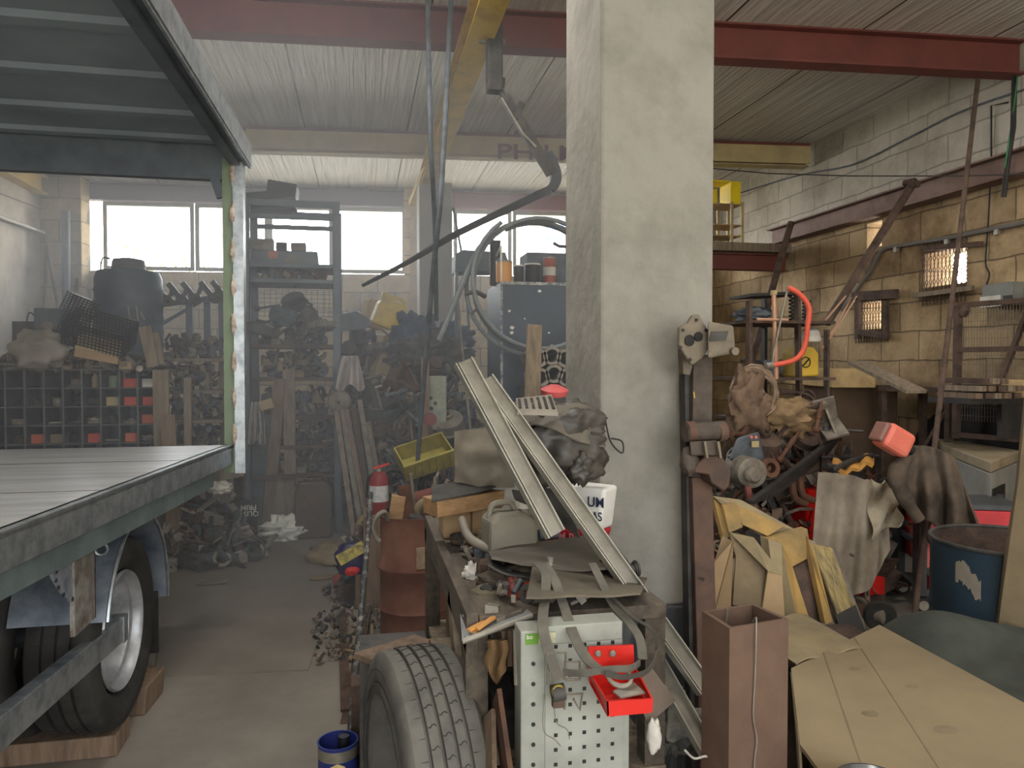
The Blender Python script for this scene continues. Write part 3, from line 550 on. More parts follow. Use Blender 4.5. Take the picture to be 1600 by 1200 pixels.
def heap(name, label, c, rx, ry, h, n, seed, mats, size=.09):
    r = random.Random(seed); b = MB(); c = V(c)
    b.blob(c, (rx*.85, ry*.85, h*.5), .5, 3, seed, 40, 20, flat=.02); n = int(n*1.7)
    for k in range(n):
        a = r.random()*2*PI; q = math.sqrt(r.random())*.97; z = h*(1-q*q)*r.uniform(.75, 1.0); p = c+V((math.cos(a)*rx*q, math.sin(a)*ry*q, max(.02, z))); s = size*r.uniform(.6, 1.9); b.m = r.randrange(len(mats))
        R = RE(r.random()*6, r.random()*6, r.random()*6); t = r.random()
        if t < .3: b.cbox(p, (s, s*.5, s*.12), R)
        elif t < .5: b.tube([p-R @ V((s, 0, 0)), p+R @ V((s, 0, 0))], s*.12, 6)
        elif t < .65: b.lathe([(s*.3, 0), (s*.45, 0), (s*.45, s*.15), (s*.3, s*.15), (s*.3, 0)], p, R @ V((0, 0, 1)), 12, cap=False)
        elif t < .8: b.cbox(p, (s*.6, s*.5, s*.5), R)
        elif t < .9: b.tube([p+R @ V((s*math.cos(w_)*.7, s*math.sin(w_)*.7, w_*s*.05)) for w_ in [i*.7 for i in range(9)]], s*.06, 5)
        else: b.bar(p-R @ V((s*1.3, 0, 0)), p+R @ V((s*1.3, 0, 0)), s*.25, s*.05, R @ V((0, 0, 1)))
    o = b.build(name, mats, smooth=False); o['kind'] = 'stuff'; o['label'] = label; return o
def loose(label, x0, x1, y0, y1, z, h, n, seed, mats, size=.06):
    r = random.Random(seed); b = MB()
    for k in range(n):
        s = size*r.uniform(.5, 1.6); p = V((r.uniform(x0+s, x1-s), r.uniform(y0, y1), z+r.uniform(.1, 1)*h)); R = RE(r.random()*6, r.random()*6, r.random()*6); b.m = r.randrange(len(mats)); t = r.random()
        if t < .35: b.cbox(p, (s, s*.6, s*.5), R)
        elif t < .6: b.tube([p-R @ V((s, 0, 0)), p+R @ V((s*.8, 0, 0))], s*.3, 8)
        elif t < .8: b.lathe([(s*.3, 0), (s*.6, 0), (s*.6, s*.3), (s*.3, s*.3), (s*.3, 0)], p, R @ V((0, 0, 1)), 12, cap=False)
        else: b.cbox(p, (s*1.5, s*.4, s*.15), R)
    o = b.build('loose_scrap', mats); o['kind'] = 'stuff'; o['label'] = label; return o
def plank(label, a, b_, w, t, m, name='plank', cat='plank', group=None, up=(0, -1, 0)):
    return one(name, label, cat, MB().bar(a, b_, w, t, up), m, group, bevel=.003)
def cloth(name, label, cat, fn, m, t=.006, nu=30, nv=24, group=None): return one(name, label, cat, MB().sheet(fn, nu, nv, t), m, group, smooth=True, ang=1.2)
def lattice(b, c, d, R, t=.006, nx=8, nz=4):     # open plastic crate: slatted walls and rim
    x, y, z = d; c = V(c)
    def bx(p, q): b.cbox(c+R @ V(p), q, R)
    for s_ in (-1, 1):
        for k in range(nz+1): bx((0, s_*y/2, z*k/nz), (x, t, t*1.6)); bx((s_*x/2, 0, z*k/nz), (t, y, t*1.6))
        for k in range(nx+1): bx((-x/2+x*k/nx, s_*y/2, z/2), (t*1.6, t, z))
        for k in range(nx//2+1): bx((s_*x/2, -y/2+y*k/(nx//2), z/2), (t, t*1.6, z))
    for k in range(nx+1): bx((-x/2+x*k/nx, 0, 0), (t*1.6, y, t))
    return b
# ================================================================ LEFT: PIGEONHOLE RACK AND WHAT LIES ON IT
YR = 6.6; px0 = -66; cols = 11; cw = 28.5
X = lambda px, Y=YR: aY(px, 572, Y).x
Z = lambda py, Y=YR, px=565: aY(px, py, Y).z
rx0 = X(243)-cols*(X(243)-X(214.5)); cwm = X(243)-X(214.5); ch = .152; ztop = Z(577, YR, 100)
t = thing('pigeonhole_rack', 'long grey steel pigeonhole rack behind the truck deck', 'rack', ((rx0+X(243))/2, YR+.15, 0))
bld = mat('grey_shelf_steel', C(104, 106, 106), .6, .3, scale=6, col2=C(78, 78, 78))
nrow = 10; zs = [ztop-ch*k for k in range(nrow+1)]
b = MB()
for k in range(cols+1): x = rx0+cwm*k; b.box(x-.002, YR, zs[-1], x+.002, YR+.3, ztop); b.box(x-.007, YR-.003, zs[-1], x+.007, YR, ztop)
b.build('divider', bld, t)
for z in zs: MB().box(rx0, YR-.001, z-.008, X(243), YR+.3, z).build('shelf', bld, t)
MB().box(rx0, YR+.3, 0, X(243), YR+.304, ztop).build('back_panel', irond, t)
MB().box(rx0, YR, 0, X(243), YR+.29, zs[-1]-.01).build('base', bld, t)
box_r = mat('red_carton', C(196, 78, 62), .7, scale=4); box_o = mat('orange_carton', C(200, 104, 80), .7, scale=4)
cell = [(207, 0, 'carton', box_r), (233, 0, 'carton', white), (182, 0, 'can', greenp), (152, 0, 'bottle', cardd), (125, 0, 'pump', iron), (100, 0, 'ring', irond), (200, 1, 'carton', box_r), (233, 1, 'carton', box_r), (176, 1, 'carton', cream), (150, 1, 'motor', irond),
        (120, 1, 'spring', irond), (90, 1, 'pump', alu), (60, 1, 'bracket', irond), (230, 2, 'carton', box_o), (198, 2, 'gear', iron), (175, 2, 'pump', irond), (148, 2, 'rag', clothg), (118, 2, 'ring', irond), (90, 2, 'pipe', alu), (35, 2, 'block', iron), (8, 2, 'ring', iron),
        (232, 3, 'rag', clothg), (208, 3, 'carton', box_o), (172, 3, 'pipe', alu), (150, 3, 'carton', box_r), (118, 3, 'bracket', irond), (92, 3, 'carton', cardd), (60, 3, 'carton', box_o), (32, 3, 'pump', irond), (10, 3, 'rag', clothb),
        (207, 4, 'carton', box_r), (232, 4, 'bottle', alu), (178, 4, 'ring', irond), (92, 4, 'casting', irond), (64, 4, 'rag', clothb), (118, 4, 'pump', iron), (36, 4, 'motor', irond), (148, 4, 'block', iron)]
COLN['red_carton'] = 'red'; COLN['orange_carton'] = 'orange'; COLN[greenp.name] = 'green'; COLN[cream.name] = 'cream'; COLN[concrete.name] = 'grey'
for px, rw, kd, m in cell:
    cc = int((X(px)-rx0)/cwm); cx = rx0+cwm*(cc+.5); fr = cols-cc
    junk(kd, (cx, YR+.10, zs[rw+1]+.001), .14, m, '%s compartment from right, %s row down' % (ORD[fr-1], ORD[rw]), RZ(rnd.uniform(-.3, .3)), 'small parts in the pigeonhole rack')
# on top of the rack (z = ztop)
def onrack(px, dy=.15): return V((X(px, YR+dy), YR+dy, ztop+.002))
heap('scrap_pile', 'loose oily scrap and rags spread over the top of the pigeonhole rack', onrack(110, .2), .95, .16, .13, 90, 3, [irond, iron, clothg, cardd, rustd], .07)
g = MB(); g.blob(onrack(62, .02)+V((0, 0, .13)), (.19, .1, .16), .45, 2, 4, 30, 20, flat=.8); one('plastic_bag', 'crumpled pale grey plastic bag at the left end of the rack top', 'bag', g, bagg, smooth=True)
g = MB(); q = onrack(90, .25); g.cbox(q+V((-.1, .06, .3)), (.52, .03, .2)); one('dark_board', 'dark dusty board standing behind the grey plastic bag', 'board', g, irond, bevel=.004)
t = thing('cardboard_box', 'flat tilted brown cardboard box lying in front of the black crate', 'box', onrack(158, .0))
R = RE(.1, .2, 0); g = MB(); g.cbox(onrack(158, .0)+V((0, 0, .16)), (.33, .16, .17), R); g.build('carton', card, t, bevel=.003); MB().cbox(onrack(158, .0)+V((.0, -.081, .16)), (.33, .004, .035), R).build('tape_strip', cream, t)
for (px, py, sx, tilt, lab, yy) in ((155, 517, .46, .28, 'black plastic lattice crate tipped over, the lower one beside the tank', 6.66), (136, 482, .34, -1.15, 'black plastic lattice crate standing on its end, the upper one beside the tank', 6.92)):
    c = aY(px, py, yy); one('lattice_crate', lab, 'crate', lattice(MB(), c-V((0, 0, .1)), (sx, .3, .2), RE(.5, tilt, 0), .006, 16, 7), black)
t = thing('power_unit', 'small dark grey motor box with a round dial on the rack top', 'machine', onrack(90, .3)); c = aY(88, 507, 6.9)
MB().cbox(c, (.27, .2, .26)).build('housing', ironb, t, bevel=.01); MB().lathe([(.05, 0), (.05, .02), (.03, .025)], c+V((-.03, -.1, -.03)), (0, -1, 0), 20).build('dial', iron, t, smooth=True)
MB().tube([c+V((-.13, 0, .02)), c+V((-.2, 0, .1)), c+V((-.22, 0, 0)), c+V((-.14, 0, -.06))], .006, 6, smooth=5).build('cable_loop', black, t, smooth=True)
junk('block', onrack(20, .1)+V((0, 0, .0)), .14, iron, 'at the far left end of the rack top'); junk('carton', onrack(197, .03), .12, card, 'with a torn side at the right of the rack top'); junk('can', onrack(216, -.0), .09, redp, 'lying among scrap near the leaning board on the rack top', RE(1.5, 0, .4))
junk('pump', onrack(206, .12), .24, irond, 'in front of the tank foot, on the rack top')
# the big tank
tm = mat('blue_black_plastic', C(62, 70, 84), .55, scale=7, col2=C(84, 90, 98))
yt = 7.15; c = V((X(203, yt), yt, 0)); tt = thing('water_tank', 'big dark blue ribbed plastic tank with a raised lid behind the rack', 'tank', (c.x, yt, 0))
zl = Z(422, yt, 200); rr = sY(45, yt); prof = [(rr*.95, 0), (rr, .05)]; z = .2
while z < zl-.15:
    prof += [(rr, z), (rr*1.03, z+.03), (rr, z+.06)]; z += .12
prof += [(rr, zl-.08), (rr*.92, zl-.02), (rr*.55, zl)]
MB().lathe(prof, (c.x, yt, 0), n=40).build('body', tm, tt, smooth=True)
MB().lathe([(rr*.5, zl-.01), (rr*.5, zl+.05), (rr*.46, zl+.09), (rr*.2, zl+.105)], (c.x, yt, 0), n=32).build('lid', mat('grey_lid', C(98, 98, 100), .6), tt, smooth=True)
MB().tube([(c.x-rr*.8, yt-.05, zl-.05), (c.x-rr*.72, yt-.05, zl+.09), (c.x-rr*.5, yt-.05, zl+.09)], .008, 6, smooth=4).build('strap', black, tt, smooth=True)
b = MB()
for (p, q) in (((200, 478), (203, 500)), ((203, 500), (213, 500)), ((213, 478), (216, 502)), ((220, 488), (226, 500))): b.bar(aY(*p, 6.82), aY(*q, 6.82), .01, .01)
one('bent_rod', 'thin bent bright rod hanging in front of the blue tank', 'rod', b, alu)
plank('grey weathered board leaning against the tank at the rack end', aY(226, 510, 6.5), aY(240, 573, 6.5), .09, .03, wood); plank('narrow grey board just right of the board that leans on the tank', aY(243, 520, 6.58), aY(252, 570, 6.56), .05, .03, wood)
plank('upright grey wooden board at the right end of the pigeonhole rack', aY(251, 578, 6.48), V((aY(251, 578, 6.48).x+.02, 6.44, 0)), .12, .03, wood)
plank('short pale wooden offcut leaning at the foot of the upright grey board', aY(262, 648, 6.35), V((aY(262, 648, 6.3).x+.07, 6.2, 0)), .11, .03, plankb)
plank('curved grey wooden stave right of the pale offcut', aY(293, 590, 6.7), V((aY(297, 700, 6.6).x, 6.5, 0)), .06, .03, wood)
# ---- left wall
t = thing('tube_light', 'unlit fluorescent tube light fixed on the left wall', 'light', aX(30, 345, -4.24)); a = aX(-10, 335, -4.2); c = aX(62, 361, -4.2)
MB().bar(a, c, .06, .04).build('fitting', alu, t); MB().tube([a+V((.05, 0, -.02)), c+V((.05, 0, -.02))], .019, 10).build('tube', white, t, smooth=True)
for k, (a, c, l) in enumerate((((70, 368), (93, 490), 'thin grey pole leaning on the left wall, the longer one'), ((73, 372), (69, 490), 'thin upright pole against the left wall under the tube light'))):
    p = aY(*a, 9.6); q = aY(*c, 9.3); q2 = p+(q-p)*((p.z-.01)/(p.z-q.z)); one('pole', l, 'pole', MB().tube([p, q2], .02, 8), iron, smooth=True)
one('downpipe', 'dark drain pipe running down the corner beside the brick pilaster', 'pipe', MB().tube([aY(103, 330, 10.9), V((aY(100, 500, 10.9).x, 10.9, 0))], .05, 12), ironb, smooth=True)
one('wall_cable', 'thin cable sagging along the left wall to the corner', 'cable', MB().tube([aX(0, 302, -4.23), aX(60, 325, -4.23), aX(105, 345, -4.23)], .008, 6, smooth=4), iron, smooth=True)
one('hanging_tool', 'long handled tool leaning in the corner by the pilaster', 'tool', MB().tube([aY(120, 435, 9.0), V((aY(105, 480, 9).x, 9.0, .01))], .02, 8), plankb, smooth=True)
# ================================================================ YOKE RACK BEHIND
YQ = 7.7; t = thing('hook_rack', 'dark steel rack with yokes on its top rail, left of the tall rack', 'rack', (aY(300, 500, YQ).x, YQ, 0))
for px, tp in ((296, 462), (324, 470), (347, 470)): p = aY(px, tp, YQ); MB().bar(p, (p.x, YQ, 0), .06, .06, (0, 1, 0)).build('post', dsteel, t)
p0 = aY(248, 476, YQ-.08); p1 = aY(350, 464, YQ-.08); MB().bar(p0, p1, .05, .05).build('top_rail', dsteel, t)
MB().bar(aY(250, 508, YQ+.05), aY(312, 472, YQ+.05), .03, .03).build('diagonal_brace', dsteel, t)
MB().bar(aY(255, 555, YQ), aY(350, 540, YQ), .05, .05).build('middle_rail', dsteel, t)
for k, px in enumerate((254, 276, 298, 326, 344)):
    c = aY(px, 466 - k*1.2, YQ-.16); th = thing('yoke', 'black cast yoke standing %s along the rail of the hook rack' % (ORD[k]), 'yoke', c, 'yokes on the hook rack')
    MB().bar(c+V((-.07, 0, .13)), c+V((.05, 0, -.03)), .06, .05).bar(c+V((.05, 0, -.02)), c+V((.1, 0, .1)), .05, .03).build('arm', irond, th); MB().lathe([(.02, -.04), (.05, -.04), (.05, .04), (.02, .04), (.02, -.04)], c+V((.05, 0, -.02)), (0, 1, 0), 14, cap=False).build('eye', irond, th, smooth=True)
# low shelf with junk between the rack and the tall shelf
for k, (py, dy) in enumerate(((560, 0), (610, -.1), (655, -.2), (700, -.3))):
    z = Z(py, 7.2, 300); Yk = 7.3+dy*.5
    o = one('wooden_shelf_board', '%s sagging shelf board from the top between the two racks' % ORD[k], 'shelf', MB().box(X(250, Yk), Yk-.15, z-.03, X(352, Yk), Yk+.2, z), wood, bevel=.004)
    row('on %s board between two racks' % ORD[k], 'salvaged parts between the racks', (X(252, Yk-.02), Yk-.02, z), (X(350, Yk-.02), Yk-.02, z), [rnd.choice(['pump', 'gear', 'drum', 'bracket', 'casting', 'ring', 'spring', 'block', 'shaft', 'rag']) for _ in range(5)], .14, .2, seed=20+k, mats=[irond, iron, rustd, ironb, iron])
for k, (py, dy) in enumerate(((560, 0), (610, -.1), (655, -.2), (700, -.3))):
    z = Z(py, 7.2, 300); Yk = 7.3+dy*.5; loose('small loose scrap heaped on the %s sagging board between the racks' % ORD[k], X(254, Yk), X(350, Yk), Yk-.1, Yk+.15, z, .2, 80, 700+k, [irond, iron, rustd, cardd, ironb])
loose('small scrap and oily bits strewn along the pigeonhole rack top', X(20, 6.7), X(240, 6.7), 6.62, 6.86, ztop, .08, 120, 711, [irond, iron, cardd, rustd, bagg])
for px in (252, 350): one('shelf_upright', 'timber upright at the %s side of the sagging shelf boards' % ('left' if px == 252 else 'right'), 'post', MB().box(X(px, 7.46)-.04, 7.46, 0, X(px, 7.46)+.04, 7.52, Z(555, 7.46, 300)), wood)
heap('scrap_heap', 'low heap of small scrap metal on the floor behind the truck', (X(300, 6.3), 6.45, 0), .55, .4, .5, 160, 5, [irond, iron, rustd, clothg, ironb], .09)
for k, (px, py, Y, kd, s, m) in enumerate(((318, 745, 6.2, 'bracket', .2, alu), (337, 722, 6.3, 'shaft', .3, iron), (345, 770, 6.0, 'rag', .24, white), (305, 735, 6.35, 'pump', .24, irond), (352, 748, 6.1, 'casting', .22, iron))):
    p = aY(px, py, Y); junk(kd, (p.x, p.y, max(0, p.z)), s, m, 'on the scrap heap behind the truck, %s from its left' % ORD[[3, 1, 2, 0, 4].index(k)], RZ(k), 'pieces on the scrap heap behind the truck')
one('black_tub', 'square black tub on the floor just behind the truck fender', 'tub', MB().hexa([aZ(262, 835, 0), aZ(296, 822, 0), aZ(296, 818, 0)+V((0, .3, 0)), aZ(262, 828, 0)+V((0, .3, 0)), aY(262, 766, 6.7), aY(303, 758, 6.7), aY(303, 756, 7.0), aY(262, 760, 7.0)]), irond, bevel=.006)
# ================================================================ THE TALL RACK
YT = 7.3; xl = X(392, YT); xr = X(521, YT); D = .55; ztr = Z(316, YT, 520)
t = thing('tall_shelf_rack', 'tall dark steel shelf rack full of salvaged machine parts', 'rack', ((xl+xr)/2, YT+D/2, 0))
for x in (xl, xr):
    for y in (YT, YT+D): MB().angle((x, y, 0), (x, y, ztr), .07, .006, up=(0, 1, 0), flip=1 if x == xl else -1).build('upright', dsteel, t)
for y in (YT, YT+D):
    MB().bar((xl, y, ztr-.03), (xr, y, ztr-.03), .04, .06).build('top_rail', dsteel, t)
    MB().bar((xl, y, Z(339, YT, 450)), (xr, y, Z(339, YT, 450)), .03, .045).build('cross_rail', dsteel, t)
shelf_py = [412, 436, 538, 590, 650, 696, 742]; SZ = []
for py in shelf_py:
    z = Z(py, YT, 450); SZ.append(z); MB().box(xl, YT-.01, z-.035, xr, YT+D, z).build('shelf', rustd if py > 500 else dsteel, t)
# wire mesh bay
b = MB(); za, zb_ = Z(446, YT), Z(490, YT)
for k in range(14): x = xl+(xr-xl)*k/13; b.box(x-.003, YT+D+.002, zb_, x+.003, YT+D+.006, za)
for k in range(7): z = zb_+(za-zb_)*k/6; b.box(xl, YT+D+.006, z-.003, xr, YT+D+.01, z+.003)
b.build('mesh_panel', iron, t)
gr = lambda k: 'parts on the tall rack, level %s' % ORD[k]
# topmost: black profiles
for k, (a, c, w_, l) in enumerate((((388, 312), (462, 306), .12, 'black steel profile on top of the tall rack, the lowest'), ((384, 326), (463, 324), .1, 'black round-ended beam lying under the other profiles of the tall rack'), ((420, 296), (465, 304), .13, 'tilted black plate topmost on the tall rack'))):
    dz = V((0, 0, 0)); one('steel_profile', l, 'beam', MB().bar(aY(*a, YT+.2+.02*k), aY(*c, YT+.2+.02*k), .3, w_ if k == 2 else .07), black, bevel=.006)
p = aY(409, 388, YT+.2)
t = thing('machine_casing', 'dark machine casing with an orange sticker and round plug, high in the tall rack', 'machine', (X(445, YT), YT+.2, SZ[0]))
zq = Z(390, YT, 445); MB().hexa([(xl+.02, YT+.05, SZ[0]), (X(498, YT), YT+.05, SZ[0]), (X(498, YT), YT+.45, SZ[0]), (xl+.02, YT+.45, SZ[0]), (xl+.02, YT+.05, zq), (X(497, YT), YT+.05, zq), (X(495, YT), YT+.4, zq), (xl+.02, YT+.4, zq)]).build('casing', dsteel, t, bevel=.01)
c = aY(427, 398, YT+.05); MB().box(c.x-.045, c.y-.004, c.z-.035, c.x+.045, c.y, c.z+.035).build('sticker', mat('orange_sticker', C(170, 112, 96), .7), t)
MB().lathe([(.05, 0), (.05, .02), (.02, .025)], aY(456, 406, YT+.05), (0, -1, 0), 20).build('plug', iron, t, smooth=True)
junk('carton', V((X(409, YT), YT+.2, zq)), .24, iron, 'at the left on the machine casing of the tall rack', label='grey rounded box at the left on the machine casing of the tall rack', name='grey_box', cat='box')
p = V((X(438, YT), YT+.2, zq)); one('cable_reel', 'small dark reel in the middle on the machine casing of the tall rack', 'reel', MB().lathe([(.05, -.05), (.05, .05)], p+V((0, 0, .051)), (1, 0, 0), 18), irond, smooth=True)
one('cable_reel', 'longer dark roll at the right on the machine casing of the tall rack', 'reel', MB().lathe([(.05, -.07), (.05, .07)], p+V((.16, 0, .051)), (1, 0, .05), 18), iron, smooth=True)
specs = [None, ['pump', 'bracket', 'gear', 'casting', 'drum'], ['casting', 'carton', 'carton', 'motor', 'pump', 'ring'], ['carton', 'pump', 'block', 'casting', 'bottle', 'gear'], ['pump', 'tray', 'motor', 'drum', 'casting'], ['casting', 'block', 'carton', 'ring', 'pump', 'block'], ['block', 'carton', 'casting', 'carton', 'drum', 'block']]
for k in range(1, 7):
    zt_ = SZ[k]
    big = .26 if k in (1, 2) else .2
    row('on %s shelf of tall rack' % ORD[k], gr(k), (xl+.05, YT+.14, zt_), (xr-.05, YT+.14, zt_), specs[k], big*.8, big, seed=40+k, mats=[irond, iron, ironb, cardd if k > 2 else irond, rustd])
    row('rear of %s shelf of tall rack' % ORD[k], gr(k), (xl+.05, YT+.40, zt_), (xr-.05, YT+.40, zt_), [rnd.choice(['pump', 'drum', 'motor', 'casting', 'block']) for _ in range(4)], big*1.1, big*1.3, seed=60+k, mats=[irond, iron, rustd])
for k in range(3, 7):
    row('upper layer, %s shelf of tall rack' % ORD[k], gr(k), (xl+.06, YT+.16, SZ[k]+.115), (xr-.06, YT+.16, SZ[k]+.115), [rnd.choice(['pump', 'bracket', 'carton', 'gear', 'lever', 'shaft', 'ring', 'rag']) for _ in range(4)], .2, .26, seed=80+k, mats=[irond, iron, ironb, cardd, rustd])
for k in range(1, 7): loose('small loose scrap filling the %s shelf down of the tall rack' % ORD[k], xl+.03, xr-.03, YT+.1, YT+.45, SZ[k], .11 if k == 1 else .24, 90, 500+k, [irond, iron, ironb, cardd, rustd])
# more parts piled in the second bay
for k, (px, py, s, kd, m) in enumerate(((405, 520, .3, 'drum', irond), (440, 505, .34, 'motor', ironb), (475, 500, .32, 'pump', irond), (503, 512, .3, 'gear', iron), (420, 480, .24, 'lever', irond), (462, 475, .26, 'drum', irond))):
    p = aY(px, py, YT+.02); junk(kd, p-V((0, .05, .02)), s, m, 'in mesh bay of tall rack, %s of the pile' % ORD[k], RE(.3*(k % 3), .2, k*.7), 'parts stacked in the mesh bay')
# leaning things in front of the tall rack
def lean(label, top, bot, w_, t_, m, Yt=YT-.08, Yb=None, name='plank', cat='plank', tube=False, group=None):
    a = aY(*top, Yt); c = aZ(*bot, t_*.5) if Yb is None else V((aY(bot[0], bot[1], Yb).x, Yb, .01))
    if tube: return one(name, label, cat, MB().tube([a, c], w_/2, 8), m, group, smooth=True)
    return plank(label, a, c, w_, t_, m, name, cat, group)
lean('long orange-brown plank leaning on the tall rack', (437, 592), (418, 828), .11, .035, plankb)
lean('grey plank leaning right of the orange-brown plank', (451, 578), (455, 826), .11, .03, wood)
lean('dark grey board leaning left of the orange-brown plank', (412, 648), (397, 828), .13, .03, ironb, name='metal_strip', cat='strip')
lean('short squared timber leaning at the foot of the truck post', (375, 738), (373, 812), .08, .06, wood, Yt=6.5)
lean('pale plank leaning right of the oil jerrycan, the leftmost bar of that bunch', (512, 688), (548, 792), .1, .03, plankb)
bars = [((524, 630), (556, 800)), ((534, 636), (570, 806)), ((541, 640), (582, 790)), ((552, 640), (590, 780)), ((562, 625), (600, 760)), ((575, 660), (612, 800))]
for k, (a, c) in enumerate(bars):
    lean('%s of the six long bars leaning beside the tall rack, counted from the left' % ORD[k], a, c, .045+.01*(k % 2), .03, [wood, iron, plankb, rustd, iron, wood][k], Yt=6.95-.02*k, Yb=6.5-.05*k, name='steel_bar', cat='bar', tube=(k % 2 == 1), group='bars leaning beside the tall rack')
for k, (px, yb) in enumerate(((502, 842), )):
    t = thing('jerrycan', 'dark rusty metal jerrycan standing on the floor before the tall rack', 'jerrycan', aZ(490, 842, 0)); c = aZ(490, 842, 0); w_ = .17; h_ = .53
    pr = [V((c.x-w_, c.y, 0)), V((c.x+w_-.01, c.y, 0)), V((c.x+w_, c.y, .05)), V((c.x+w_, c.y, h_-.08)), V((c.x+w_-.05, c.y, h_)), V((c.x-w_+.05, c.y, h_)), V((c.x-w_, c.y, h_-.1))]
    MB().prism(pr, (0, .16, 0)).build('body', mat('rusty_olive', C(80, 68, 58), .7, .2, scale=4, col2=C(112, 86, 66), amt=.4, bump=.15), t, bevel=.02)
    for s_ in (-.06, 0, .06): MB().tube([(c.x+.12, c.y+.08+s_*.8, h_), (c.x+.08, c.y+.08+s_*.8, h_+.045), (c.x-.06, c.y+.08+s_*.8, h_+.045), (c.x-.1, c.y+.08+s_*.8, h_)], .008, 6).build('handle', rustd, t, smooth=True)
    MB().lathe([(.03, 0), (.03, .05)], (c.x-.13, c.y+.08, h_-.06), (-.5, 0, 1), 12).build('spout', rustd, t, smooth=True)
    for s_ in (-1, 1): MB().bar((c.x-.1*s_, c.y-.004, .08), (c.x+.1*s_, c.y-.004, h_-.1), .012, .006, (0, -1, 0)).build('pressed_rib', rustd, t)
g = MB(); c = aZ(440, 842, 0); g.blob(c+V((0, 0, .08)), (.19, .13, .1), .7, 2.6, 11, 34, 20, flat=.8); one('plastic_bag', 'bright white crumpled plastic bag on the floor beside the jerrycan', 'bag', g, mat('white_plastic', C(228, 228, 220), .5, scale=8, col2=C(196, 198, 184)), smooth=True)
g = MB(); g.cbox(aZ(428, 812, 0)+V((0, -.22, .13)), (.06, .02, .1), RE(.2, .3, 0))
p = aZ(382, 832, 0); t = thing('ring_gear', 'dark steel ring gear lying flat on the floor by the blackboard', 'gear', p); MB().lathe([(.09, 0), (.15, 0), (.155, .04), (.12, .07), (.09, .07), (.09, 0)], p, n=30, cap=False).build('rim', irond, t, smooth=True); MB().lathe([(.03, .07), (.09, .05), (.09, .09), (.05, .11), (.03, .11), (.03, .07)], p, n=24, cap=False).build('hub', irond, t, smooth=True)
t = thing('black_sign', 'black board with white hand lettering upside down behind the ring gear', 'sign', aZ(376, 812, 0)); a = aY(353, 782, 6.72); c = aY(402, 782, 6.72)
MB().box(a.x, 6.72, 0, c.x, 6.735, a.z).build('board', black, t); wl = mat('chalk_white', C(214, 212, 204), .8)
text('lettering', 'PRIM  E', wl, t, aY(382, 793, 6.715), (-1, 0, 0), (0, 0, -1), .045, .001); text('lettering', 'QLIS7-E1R', wl, t, aY(378, 803, 6.715), (-1, 0, 0), (0, 0, -1), .045, .001); text('lettering', 'AV', wl, t, aY(360, 818, 6.715), (-1, 0, 0), (0, 0, -1), .04, .001)
def hang(px0_, py0_, px1_, py1_, Y, folds=4, depth=.04, swing=0, taper=1.0, low=.0):
    a = aY(px0_, py0_, Y); b_ = aY(px1_, py1_, Y); W_ = b_.x-a.x; H_ = a.z-b_.z
    def f(u, v):
        w_ = (taper+(1-taper)*v); x = a.x+W_*(.5+(u-.5)*w_)+swing*v
        return V((x, Y-depth*(math.sin(u*PI*2*folds+1.3*v)*(.3+.7*v))-depth*.6*math.sin(v*5+u*3), a.z-H_*v*(1+low*math.sin(u*PI*3))))
    return f
stripe = mat('striped_rag', C(168, 164, 156), .9, scale=30, col2=C(110, 108, 106), stretch=(3, 1, .3))
cloth('striped_rag', 'grey striped rag hanging on the left side of the tall rack', 'rag', hang(387, 628, 416, 692, YT-.1, 3, .04, taper=.6, low=.06), stripe)
cloth('shirt', 'pale dirty shirt hung on the right side of the tall rack', 'cloth', hang(524, 556, 570, 606, 6.95, 2, .06, taper=.55, low=.12), mat('pale_shirt_cloth', C(190, 182, 176), .95, scale=5, col2=C(150, 140, 140)))
g = MB(); g.cbox(aY(416, 632, YT-.14), (.12, .01, .09), RE(.2, -.3, 0)); one('paper_label', 'pale yellow paper tag stuck by the striped rag', 'label', g, cream)
junk('drum', aY(530, 628, 6.98), .22, iron, 'hanging below the pale shirt', RE(PI/2, 0, 0), label='grey pulley wheel hanging below the pale shirt', name='pulley', cat='pulley')
# mesh side of things right of the rack
# ================================================================ MIDDLE GROUND
one('black_cabinet', 'low black steel cabinet with an open top behind the leaning bars', 'cabinet', MB().box(X(558, 7.2), 7.2, 0, X(617, 7.2), 7.7, Z(642, 7.2)), black, bevel=.008)
zc = Z(642, 7.2)
junk('block', (X(602, 7.4), 7.4, zc), .3, irond, 'on the low black cabinet', label='black square opening frame on the low black cabinet', name='square_casing', cat='casing')
heap('scrap_heap', 'tall mixed heap of scrap iron between the bars and the back pillar', (X(580, 8.2), 8.3, 0), .6, .45, 1.95, 330, 9, [irond, iron, rustd, cardd, ironb, clothg], .12)
heap('scrap_heap', 'dark heap of engine scrap at the foot of the back pillar', (X(690, 6.4), 6.8, 0), .75, .6, 1.55, 300, 13, [irond, iron, rustd, ironb, cardd], .12)
one('dark_sheet', 'dark bent steel sheet reaching out of the tall rack at shoulder height', 'sheet', MB().prism([aY(527, 492, 7.3), aY(556, 486, 7.3), aY(580, 500, 7.3), aY(577, 512, 7.3), aY(524, 520, 7.3)], (0, .25, .02)), ironb, bevel=.004)
